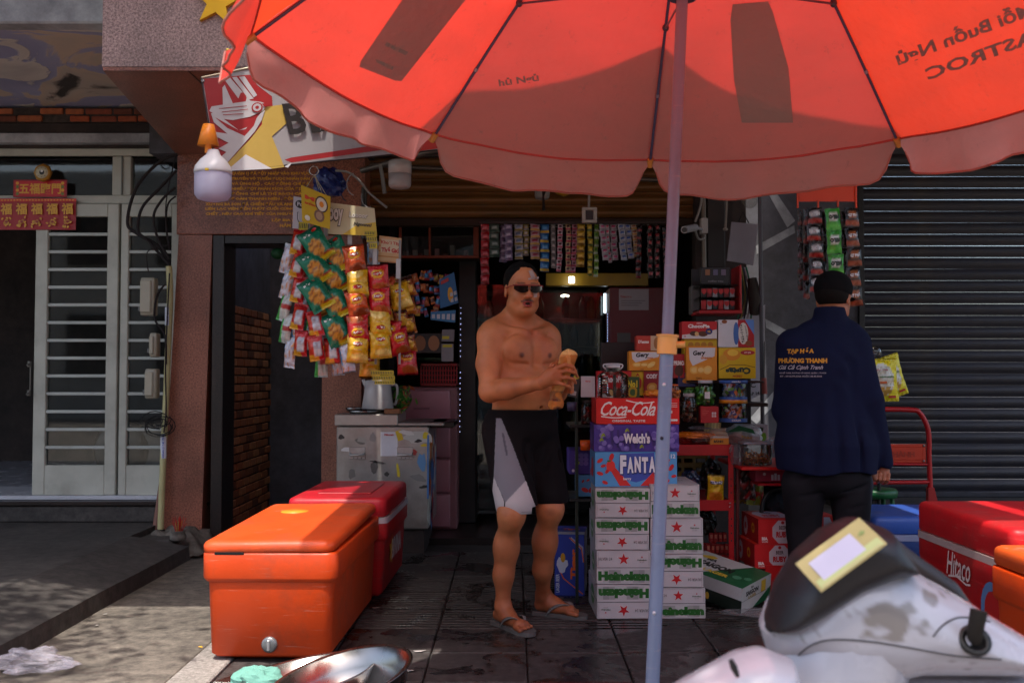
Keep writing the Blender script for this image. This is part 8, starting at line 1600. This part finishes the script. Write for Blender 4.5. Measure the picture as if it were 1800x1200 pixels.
for qd in ([(929, 476), (936, 474), (942, 489), (935, 491)], [(928, 489), (947, 486), (947, 490), (929, 492)], [(937, 507), (945, 507), (944, 522), (938, 523)]): vs, fs = stick_px(bvh1, qd, 4, 5, .002 if qd[0][1] > 500 else .0025, B1); tp_.add(vs, fs, C('#b09a94'))
tp_.build('medical_tape', man)
# shorts
S = SDF((-.30, -.40, .50), (.32, .28, 1.03), .0042)
S.ell(L(0, -.005, .93), (.178, .158, .15), .03, 'u', Rt); S.ell(L(0, -.03, 1.02), (.166, .146, .10), .03, 'u', Rt)
S.cone(L(-.085, 0, .90), A1(908, 885, 4.50), .115, .098, .03); S.cone(L(.085, 0, .90), A1(966, 872, 4.62), .112, .090, .02)
for k_, (x, y, z, a) in enumerate(((-.12, -.14, .75, .3), (-.02, -.16, .72, -.2), (.10, -.13, .70, .15), (-.16, -.05, .68, .1), (.03, -.15, .86, .6))): S.cone(L(x, y, z - .12), L(x + a * .2, y, z + .1), .012, .006, .03, 's')
S.fn(lambda X_, Y_, Z_: Z_ - .537 - .03 * (X_ > .05), (-.3, -.4, .50), (.32, .28, .60), .004, 's', .02); S.fn(lambda X_, Y_, Z_: 1.000 - Z_, (-.3, -.4, .96), (.32, .28, 1.03), .004, 's', .02)
V, F = S.mesh(); V = lap(V, F, 1, .5); px_, py_ = px_of(V + np.array(B1)); cols = np.tile(np.array(C('#141113')), (len(V), 1)); fr_ = V[:, 1] < .02
for poly, c_ in (([(872, 735), (881, 735), (900, 780), (924, 845), (888, 883), (868, 838)], '#77767e'), ([(924, 844), (950, 912), (889, 912), (888, 883)], '#b5b0b2'), ([(868, 838), (886, 880), (887, 912), (860, 912)], '#b5b0b2'), ([(889, 899), (950, 899), (950, 900), (889, 900)], '#8a8688'), ([(882, 760), (886, 762), (893, 800), (889, 800)], '#55535c')): cols[inpoly(px_, py_, poly) & fr_] = C(c_)
np_obj('shorts', V, F, cols, 'cloth', man); q = MB('cloth').tube([tuple(Vector(L(.166 * math.cos(t), -.02 + .150 * math.sin(t), .999))) for t in [i * .2618 for i in range(25)]], .006, C('#1a1618'), 6); q.build('waistband', man)
# flip flops
for (h, t, d, n), lb in ((F1, 'right'), (F2, 'left')):
    Lf = (t - h).length; q = MB('rubber'); out = [(-.01, .022), (.0, .034), (.05, .036), (.12, .038), (.19, .048), (Lf - .05, .050), (Lf - .015, .038), (Lf + .008, .016), (Lf + .008, -.016), (Lf - .015, -.036), (Lf - .05, -.045), (.19, -.044), (.12, -.036), (.05, -.034), (.0, -.032), (-.01, -.02)]
    sm_ = catmull([Vector((a, b, 0)) for a, b in out + [out[0]]], 3)[:-1]
    q.prism([(p.x, p.y) for p in sm_], .0, .019, C('#5a5856'), lambda x, y, z: tuple(h + d * x + n * y + Vector((0, 0, z + .001)))); fo = q.build('flip_flop', man)
    sp_ = MB('rubber'); post = h + d * (Lf - .062) + n * .012 + Vector((0, 0, .03))
    for s in (-1, 1):
        pts = catmull([post, h + d * (Lf - .10) + n * .028 * s + Vector((0, 0, .066)), h + d * (Lf - .15) + n * .044 * s + Vector((0, 0, .050)), h + d * (Lf - .185) + n * .047 * s + Vector((0, 0, .012))], 5); vs = []; 
        for i, p in enumerate(pts): wd = .006 + .012 * math.sin(math.pi * min(1, (i + 2) / len(pts))); vs += [p - d * wd * .6 + Vector((0, 0, -.002)), p + d * wd + Vector((0, 0, .0)), p + d * wd + Vector((0, 0, .004)), p - d * wd * .6 + Vector((0, 0, .003))]
        fs = [(4 * i + a, 4 * i + (a + 1) % 4, 4 * i + 4 + (a + 1) % 4, 4 * i + 4 + a) for i in range(len(pts) - 1) for a in range(4)]; sp_.add(vs, fs, C('#6a6866'), True)
    sp_.tube([post, post - Vector((0, 0, .02))], .004, C('#5a5856'), 6); sp_.build('strap', fo)
# baguette
S = SDF((-.12, -.12, -.16), (.12, .12, .18), .003); bc_ = W(985, 665, 4.415)
a_, b_ = W(971, 712, 4.42) - bc_, W(999, 628, 4.42) - bc_
S.cone(tuple(a_), tuple(b_), .022, .038, .02); S.ell(tuple(b_ + Vector((.01, 0, .012))), (.028, .025, .018), .015); S.ell(tuple(b_ + Vector((-.025, -.02, .02))), (.020, .02, .016), .01, 's'); S.ell(tuple(a_ + Vector((.03, -.01, .01))), (.02, .018, .03), .015); S.cone(tuple(a_ + Vector((.0, -.024, .0))), tuple(b_ + Vector((.0, -.04, 0))), .006, .009, .01, 's')
V, F = S.mesh(); V = V + noise3(V, 160, 9)[:, None] * .0022 * V / .05; nn_ = noise3(V, 120, 5); cols = np.where(nn_[:, None] > .15, np.array(C('#d09050')), np.array(C('#b8702c'))); cols[(V[:, 2] < -.055) & (nn_ > -.1)] = C('#8a5a34'); cols[(V[:, 2] < -.09) & (nn_ > .3)] = C('#5a2418'); cols[V[:, 2] > .105] = C('#d8a868')
o = np_obj('baguette', V, F, cols, 'bread'); o.location = bc_; tag(o, 'half eaten baguette sandwich in the shirtless man\'s hand', 'sandwich')
# ---------------------------------------------------------------- the stall keeper, seen from behind
B2 = Vector((1.57, 5.0, 0)); sel = thing('person', 'person in black cap and navy jacket with yellow back lettering, standing with back turned', 'person', B2)
A2 = lambda px, py, Y=5.0: tuple(W(px, py, Y) - B2)
Rg = rotz(R(142)) @ Matrix.Rotation(R(10), 3, 'X'); hc2 = Vector(A2(1466, 524, 5.02))
S = SDF((-.30, -.25, 1.25), (.25, .30, 1.72), .004); T2 = add_head(S, hc2, Rg); S.cone(tuple(hc2 + Vector((-.01, 0, -.06))), A2(1455, 585), .058, .065, .03)
V, F = S.mesh(); V = lap(V, F, 1, .5); SK2 = np.array(C('#a86a4a')); head2 = np_obj('head', V, F, np.tile(SK2, (len(V), 1)) * (1 + .08 * noise3(V, 60, 7)[:, None]), 'skin', sel)
S = SDF(hc2 - Vector((.13, .15, .09)), hc2 + Vector((.13, .15, .17)), .004); e = lambda p, r, k, op: S.ell(tuple(hc2 + Rg @ Vector(p)), r, k, op, Rg)
e((0, .026, .008), (.083, .094, .070), .01, 'u'); e((0, -.12, -.02), (.09, .09, .12), .02, 's'); e((0, -.01, -.10), (.10, .12, .07), .015, 's'); V, F = S.mesh(); np_obj('hair', V, F, np.tile(np.array(C('#14100e')), (len(V), 1)), 'hair', sel)
S = SDF(hc2 - Vector((.16, .18, .06)), hc2 + Vector((.16, .18, .20)), .004); e = lambda p, r, k, op: S.ell(tuple(hc2 + Rg @ Vector(p)), r, k, op, Rg)
e((0, .018, .048), (.093, .108, .088), .01, 'u'); S.fn(lambda X_, Y_, Z_: (Z_ - (hc2.z + .012)) , hc2 - Vector((.16, .18, .06)), hc2 + Vector((.16, .18, .03)), .006, 's', .01)
e((0, -.135, .028), (.060, .055, .007), .008, 'u'); V, F = S.mesh(); np_obj('cap', V, F, np.tile(np.array(C('#0e0d10')), (len(V), 1)), 'cloth', sel); MB('cloth').ell(tuple(hc2 + Rg @ Vector((0, .018, .136))), (.008, .008, .004), C('#141318')).build('cap_button', sel)
S = SDF((-.36, -.28, .62), (.42, .42, 1.56), .0045)
S.cone(A2(1397, 604), A2(1500, 600), .072, .072, .04); S.ell(A2(1447, 655), (.215, .145, .24), .05); S.ell(A2(1450, 760), (.232, .150, .34), .05); S.fn(lambda X_, Y_, Z_: np.sqrt((X_ - .008) ** 2 + (Y_ * 1.45) ** 2) - (.226 + .01 * (.9 - Z_)) + .55 * np.clip(Z_ - .82, 0, 1), (-.3, -.22, .64), (.32, .22, 1.15), .12)
S.cone(A2(1457, 590), A2(1459, 552, 5.0), .088, .080, .03); S.ell(A2(1459, 536, 5.0), (.070, .070, .035), .01, 's'); S.cone(A2(1425, 585), A2(1490, 583), .06, .06, .04)
S.chain([A2(1503, 608), A2(1528, 705, 4.97), A2(1552, 812, 5.02)], [.078, .066, .050], .03); S.chain([A2(1392, 608), A2(1382, 720, 5.05), A2(1400, 745, 5.3)], [.078, .066, .052], .03)
for (a_, b_, r_) in (((1500, 640), (1515, 830), .012), ((1470, 690), (1480, 840), .010), ((1435, 720), (1428, 840), .010), ((1395, 680), (1385, 800), .010), ((1510, 690), (1480, 660), .010), ((1525, 730), (1545, 715), .008), ((1532, 760), (1556, 750), .007), ((1460, 600), (1500, 640), .008), ((1425, 800), (1440, 700), .008)): S.cone(A2(*a_, 4.84 if a_[0] < 1490 else 4.87), A2(*b_, 4.84 if b_[0] < 1490 else 4.87), r_ * .7, r_ * .3, .05, 's')
S.fn(lambda X_, Y_, Z_: Z_ - .685 - .01 * np.sin(X_ * 20), (-.36, -.28, .60), (.30, .42, .72), .004, 's', .02)
S.fn(lambda X_, Y_, Z_: (Z_ - A2(1557, 822, 5.02)[2]) + .25 * (X_ - A2(1557, 822)[0]), (.27, -.28, .60), (.42, .2, .80), .004, 's', .0)
V, F = S.mesh(); V = lap(V, F, 2, .5); V[:, 1] += .0025 * noise3(V, 55, 8); np_obj('jacket', V, F, np.tile(np.array(C('#141a36')), (len(V), 1)), 'cloth', sel); bvh2 = BVHTree.FromPolygons([Vector(v) + B2 for v in V.tolist()], F.tolist())
q = MB('print')
def back_txt(s, cx, cy, wd, h, col, rot=0., shear=0., bold=.03):
    vs, fs, _ = text2d(s, bold, shear, 2); out = []; o = Vector((0, 0, CZ))
    for x, y in vs:
        X_ = (x - .5) * wd; Y_ = (y - .5) * h; px = cx + X_ * math.cos(rot) + Y_ * math.sin(rot); py = cy - (Y_ * math.cos(rot) - X_ * math.sin(rot)); d = (W(px, py, 4) - o).normalized(); hh = bvh2.ray_cast(o, d); out.append((hh[0] - d * .003 if hh[0] else o + d * 4.9) - B2)
    q.add(out, fs, col)
back_txt('TẠP HÓA', 1407, 617, 47, 12, C('#c88c10'), -.02, .1, .05); back_txt('PHƯƠNG THANH', 1411, 633, 86, 10, C('#c88c10'), 0, 0, .06); back_txt('Giá Cả Cạnh Tranh', 1408, 646, 78, 10, C('#a8a4b0'), 0, .5, .02)
back_txt('100 ĐỀ THÁM, PHƯỜNG CÔ GIANG, QUẬN 1, TP.HCM', 1411, 655, 82, 4.2, C('#9a96a4'), .0, 0, .03); back_txt('ĐT : 0918.079.3366 HOẶC 08.40.3366', 1408, 661, 74, 4.6, C('#9a96a4'), 0, 0, .03); q.build('back_print', sel)
S = SDF((-.32, -.28, .08), (.30, .30, .78), .005)
S.ell(A2(1455, 835), (.205, .145, .12), .03); 
for (a_, b_) in (((1412, 850), (1413, 935)), ((1495, 850), (1497, 935))): S.chain([A2(*a_), A2(*b_), (A2(*b_)[0] - .005, 0, .10)], [.108, .082, .066], .018)
for k_ in range(10): z_ = .2 + .05 * k_; S.cone((-.25 if k_ % 2 else .05, -.10, z_), (-.05 if k_ % 2 else .22, -.10, z_ + .04), .006, .003, .02, 's')
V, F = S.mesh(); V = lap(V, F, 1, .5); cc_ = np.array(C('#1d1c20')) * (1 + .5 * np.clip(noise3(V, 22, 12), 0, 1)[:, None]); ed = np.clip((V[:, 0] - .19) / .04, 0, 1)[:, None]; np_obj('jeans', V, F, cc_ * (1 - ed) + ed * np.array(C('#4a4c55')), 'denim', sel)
for x in (A2(1413, 935)[0], A2(1497, 935)[0]): MB('rubber').box(x - .045, x + .045, -.08, .19, 0, .03, C('#1a1818'), .012, 2).ell((x, .05, .05), (.045, .13, .05), C('#222022')).build('shoe', sel)
S = SDF(Vector(A2(1550, 835, 5.02)) - Vector((.08, .08, .08)), Vector(A2(1550, 835, 5.02)) + Vector((.08, .08, .10)), .0028)
S.cone(A2(1553, 812, 5.02), A2(1554, 826, 5.02), .026, .025, .01); S.ell(A2(1551, 831, 5.02), (.034, .020, .030), .015)
for i in range(4): x = 1562 - i * 7.5; S.chain([A2(x, 833, 5.0), A2(x - 1, 843 - i * .6, 4.995), A2(x - 5, 848 - i, 5.015), A2(x - 7, 843, 5.035)], [.0098, .009, .0085, .0078], .005)
S.chain([A2(1540, 826, 5.01), A2(1534, 836, 5.0), A2(1533, 845, 5.005)], [.011, .0095, .0085], .008); V, F = S.mesh(); V = lap(V, F, 1, .5); np_obj('hand', V, F, np.tile(np.array(C('#a8664a')), (len(V), 1)) * (1 + .1 * noise3(V, 200, 14)[:, None]), 'skin', sel)
# ================================================================ white scooter, front corner of the picture
YSc = 1.62
sc = thing('scooter', 'white scooter with black windscreen panel and a yellow edged card, nearest at lower right', 'scooter', (X(1560, YSc, 1150), YSc, -.05))
Bs = Vector(sc.location); pw = lambda px, py, y=YSc: W(px, py, y)
def pillow_poly(poly, y0, th, h=.006, cut=None, rb=.05, ext=None):
    """a rounded shell standing at depth y0 whose outline runs through the given points; th = half thickness"""
    P2 = np.array([[pw(*p, y0).x, pw(*p, y0).z] for p in poly]); lo = (P2[:, 0].min() - .03, y0 - th - .03, P2[:, 1].min() - .03); hi = (P2[:, 0].max() + .03, y0 + th + .03, P2[:, 1].max() + .03); S = SDF(lo, hi, h)
    X_, Z_ = np.meshgrid(S.ax[0], S.ax[2], indexing='ij'); d = np.full(X_.shape, 1e9); n = len(P2); ins = inpoly(X_, Z_, [tuple(p) for p in P2])
    for i in range(n):
        a, b = P2[i], P2[(i + 1) % n]; e = b - a; t = np.clip(((X_ - a[0]) * e[0] + (Z_ - a[1]) * e[1]) / (e @ e), 0, 1); d = np.minimum(d, np.hypot(X_ - a[0] - t * e[0], Z_ - a[1] - t * e[1]))
    d = np.where(ins, -d, d); yy = S.ax[1][None, :, None] - y0; q = np.clip(-d / rb, 0, 1)[:, None, :]; S.D = (np.abs(yy) - th * np.sqrt(np.clip(1 - (1 - q) ** 2, 0, 1)) * 1. + np.clip(d, 0, 1)[:, None, :] * 2 + .0).astype(np.float32) * .7
    V, F = S.mesh(); return lap(V, F, 3, .5), F
vmat('scooter_white', .25, spec=.5, nz=(3, .06), bump=(4, .01), coat=.5, dirt=.12); vmat('scooter_black', .45, nz=(4, .15), bump=(260, .12), dirt=.15)
def shell(name, poly, y0, th, col, mat, par, rb=.05, smear=None, shear=0.):
    V, F = pillow_poly(poly, y0, th, h=.0045, rb=rb); V = V - np.array(Bs); cols = np.tile(np.array(col), (len(V), 1))
    if smear: px_, py_ = px_of(V + np.array(Bs)); cols = smear(V, px_, py_, cols)
    return np_obj(name, V, F, cols, mat, par)
def smear(V, px, py, cols):
    n_ = noise3(V, 140, 21) + 1.1 * noise3(V, 420, 22); m1 = np.clip(1.3 - np.hypot((px - 1565) / 60, (py - 1090) / 34), 0, 1) * 1.2 + np.clip(1.2 - np.hypot((px - 1640) / 35, (py - 1050) / 18), 0, 1) * .7
    k_ = np.clip((m1 + n_ * .35 - .35) * 1.8, 0, .75)[:, None]; return cols * (1 - k_) + np.array(C('#6f665c')) * k_
fair = shell('handlebar_cover', [(1337, 1102), (1352, 1060), (1400, 1000), (1470, 960), (1540, 960), (1605, 1003), (1680, 1045), (1745, 1085), (1800, 1118), (1830, 1165), (1800, 1182), (1700, 1180), (1600, 1180), (1560, 1190), (1500, 1185), (1452, 1190), (1400, 1156), (1348, 1140)], YSc, .115, C('#b4b3bd'), 'scooter_white', sc, .085, smear)
scr = shell('windscreen_panel', [(1347, 1108), (1350, 1085), (1366, 1030), (1400, 975), (1450, 930), (1500, 908), (1560, 930), (1610, 1005), (1560, 1012), (1500, 1036), (1436, 1078), (1390, 1102)], YSc - .055, .085, C('#17141a'), 'scooter_black', sc, .038)
shell('rear_edge_panel', [(1540, 925), (1568, 940), (1612, 975), (1680, 1022), (1712, 1068), (1700, 1085), (1640, 1040), (1580, 1000)], YSc + .06, .03, C('#241c1c'), 'scooter_black', sc, .03)
shell('front_apron', [(1150, 1230), (1205, 1197), (1297, 1147), (1340, 1138), (1392, 1158), (1420, 1240), (1300, 1300)], YSc - .16, .09, C('#b4b3bd'), 'scooter_white', sc, .06)
shell('lower_shell', [(1440, 1175), (1500, 1182), (1600, 1176), (1700, 1180), (1790, 1178), (1830, 1250), (1600, 1330), (1450, 1290)], YSc + .02, .07, C('#aeadb8'), 'scooter_white', sc, .05)
shell('dark_core', [(1385, 1150), (1460, 1180), (1790, 1183), (1780, 1300), (1420, 1300)], YSc + .04, .05, C('#0f0d0e'), 'scooter_black', sc, .04)
q = MB('scooter_black'); q.tube([pw(1284, 1158, YSc - .248), pw(1290, 1172, YSc - .25), pw(1297, 1188, YSc - .248)], [.003, .005, .003], C('#141216'), 10); q.build('vent', sc, world=True)
bvf = BVHTree.FromPolygons([v.co + Bs for v in fair.data.vertices], [tuple(p.vertices) for p in fair.data.polygons])
for pts_ in ([(1402, 1152), (1425, 1134), (1460, 1124), (1520, 1126), (1600, 1138), (1680, 1152), (1760, 1158)], [(1640, 1118), (1660, 1096), (1690, 1084), (1740, 1092)]):
    o_ = Vector((0, 0, CZ)); P_ = []
    for p in catmull([Vector((a, b, 0)) for a, b in pts_], 5):
        d = (W(p.x, p.y, 3) - o_).normalized(); h = bvf.ray_cast(o_, d)
        if h[0]: P_.append(h[0] - d * .0004)
    if len(P_) > 2: MB('scooter_black').tube(P_, .0016, C('#4a484c'), 5).build('seam', sc, world=True)
q = MB('scooter_black'); q.lathe([(.024, -.006), (.024, .0015), (.014, .0), (.014, -.02)], pw(1714, 1124, YSc - .110), C('#0c0b0c'), 24, M4=Matrix.Rotation(R(52), 4, 'X')); q.build('mirror_socket', sc, world=True)
MB('rubber').tube([pw(1712, 1136, YSc - .09), pw(1714, 1108, YSc - .115), pw(1721, 1072, YSc - .115)], [.011, .0115, .0125], C('#2b2724'), 16).build('mirror_stem', sc, world=True)
# card taped to the windscreen (its code is left out)
P4 = [pw(1444, 1040, YSc - .170), pw(1560, 955, YSc - .160), pw(1510, 909, YSc - .135), pw(1398, 990, YSc - .145)]; nrm = (P4[1] - P4[0]).cross(P4[3] - P4[0]).normalized(); nrm = nrm if nrm.y < 0 else -nrm
q = MB('print'); q.add([p for p in P4] + [p - nrm * .003 for p in P4], [(0, 1, 2, 3), (7, 6, 5, 4), (0, 4, 5, 1), (1, 5, 6, 2), (2, 6, 7, 3), (3, 7, 4, 0)], C('#b8a468')); cd = q.build('payment_card', sc, world=True)
A = Art(); A.poly([(0.03, .04), (.97, .04), (.97, .3), (.5, .3), (.03, .3)], C('#bcc080')); A.poly([(.12, .2), (.76, .2), (.76, .80), (.12, .80)], C('#c4bcd4')); A.poly([(.05, .05), (.93, .05), (.93, .12), (.05, .12)], C('#c2b87c')); A.text('Việt', .86, .62, .12, C('#7a9a50'), .10, rot=-1.2, bold=.04)
A.emit(q := MB('print'), lambda u, v, h: P4[0].lerp(P4[1], u).lerp(P4[3].lerp(P4[2], u), v) + nrm * (.001 + h)); q.build('print', cd, world=True)
# rest of the scooter, below the picture's edge
q = MB('scooter_white'); cx_ = pw(1500, 1200, YSc); q.tube([(cx_.x, YSc, .80), (cx_.x - .10, YSc - .05, .45), (cx_.x - .16, YSc - .1, .30)], [.10, .12, .06], C('#b4b3bd'), 14); q.build('leg_shield', sc, world=True)
for nm, dx in (('wheel', -.22), ('wheel', 1.0)):
    q = MB('rubber'); c = Vector((cx_.x + dx, YSc, .21)); q.tube([c + Vector((.2 * math.cos(t), 0, .2 * math.sin(t))) for t in [i * .2618 for i in range(25)]], .045, BLACK, 8); wo = q.build('wheel', sc, world=True); MB('steel').lathe([(.15, -.03), (.15, .03), (.001, .03)], c, C('#6a6a6c'), 18, 'Y').build('rim', wo, world=True)
q = MB('scooter_white').box(cx_.x + .05, cx_.x + .55, YSc - .12, YSc + .12, .25, .32, C('#b4b3bd'), .03, 2).build('floorboard', sc, world=True); MB('scooter_black').box(cx_.x + .5, cx_.x + 1.15, YSc - .13, YSc + .13, .45, .72, C('#141216'), .07, 3).build('seat', sc, world=True)
# ================================================================ street tree over the left pavement; second, unseen tree added to shade the scooter
vmat('bark', .9, col=C('#4a3b2e'), col2=C('#6a5a48'), nz=(12, .3), bump=(40, .6))
def tree(label, x, y, ox, oy, sx, sy, seed, nt, nl):
    tr = thing('street_tree', label, 'tree', (x, y, -.05)); rt = random.Random(seed); tips = []
    q = MB('bark').tube([(0, 0, 0), (.03, 0, 1.5), (.1, .1, 3.4), (.2, .2, 5.0)], [.14, .11, .09, .05], BLACK, 12)
    for i in range(nt):
        p0 = Vector((.1, .12, 3.3 + rt.uniform(0, 1.4))); p1 = Vector((ox + rt.uniform(-sx, sx), oy + rt.uniform(-sy, sy), p0.z + rt.uniform(.5, 1.3))); q.tube([p0, (p0 + p1) / 2 + Vector((0, 0, .15)), p1], [.04, .025, .01], BLACK, 6); tips.append(p1)
    q.build('trunk', tr); q = MB('leaf')
    for t_ in tips:
        for j in range(nl):
            p = t_ + Vector((rt.gauss(0, .30), rt.gauss(0, .28), rt.gauss(0, .22))); d = Vector((rt.gauss(0, 1), rt.gauss(0, 1), rt.gauss(0, .5))).normalized(); e = d.cross(Vector((0, 0, 1)) + Vector((rt.gauss(0, .5), rt.gauss(0, .5), 0))).normalized() * .028; q.add([p - d * .055, p + e, p + d * .055, p - e], [(0, 1, 2, 3)], C(rt.choice(['#2f4a1c', '#3f5f26', '#55702e'])))
    tag(q.build('crown', tr), kind='stuff')
tree('leafy street tree spreading over the pavement before the left house', -3.4, 1.2, .10, .9, 1.0, 1.0, 5, 26, 170)
tree('unseen dense tree added at the kerb to shade the white scooter', 2.6, -1.2, -1.55, .75, 1.2, .8, 6, 26, 260)
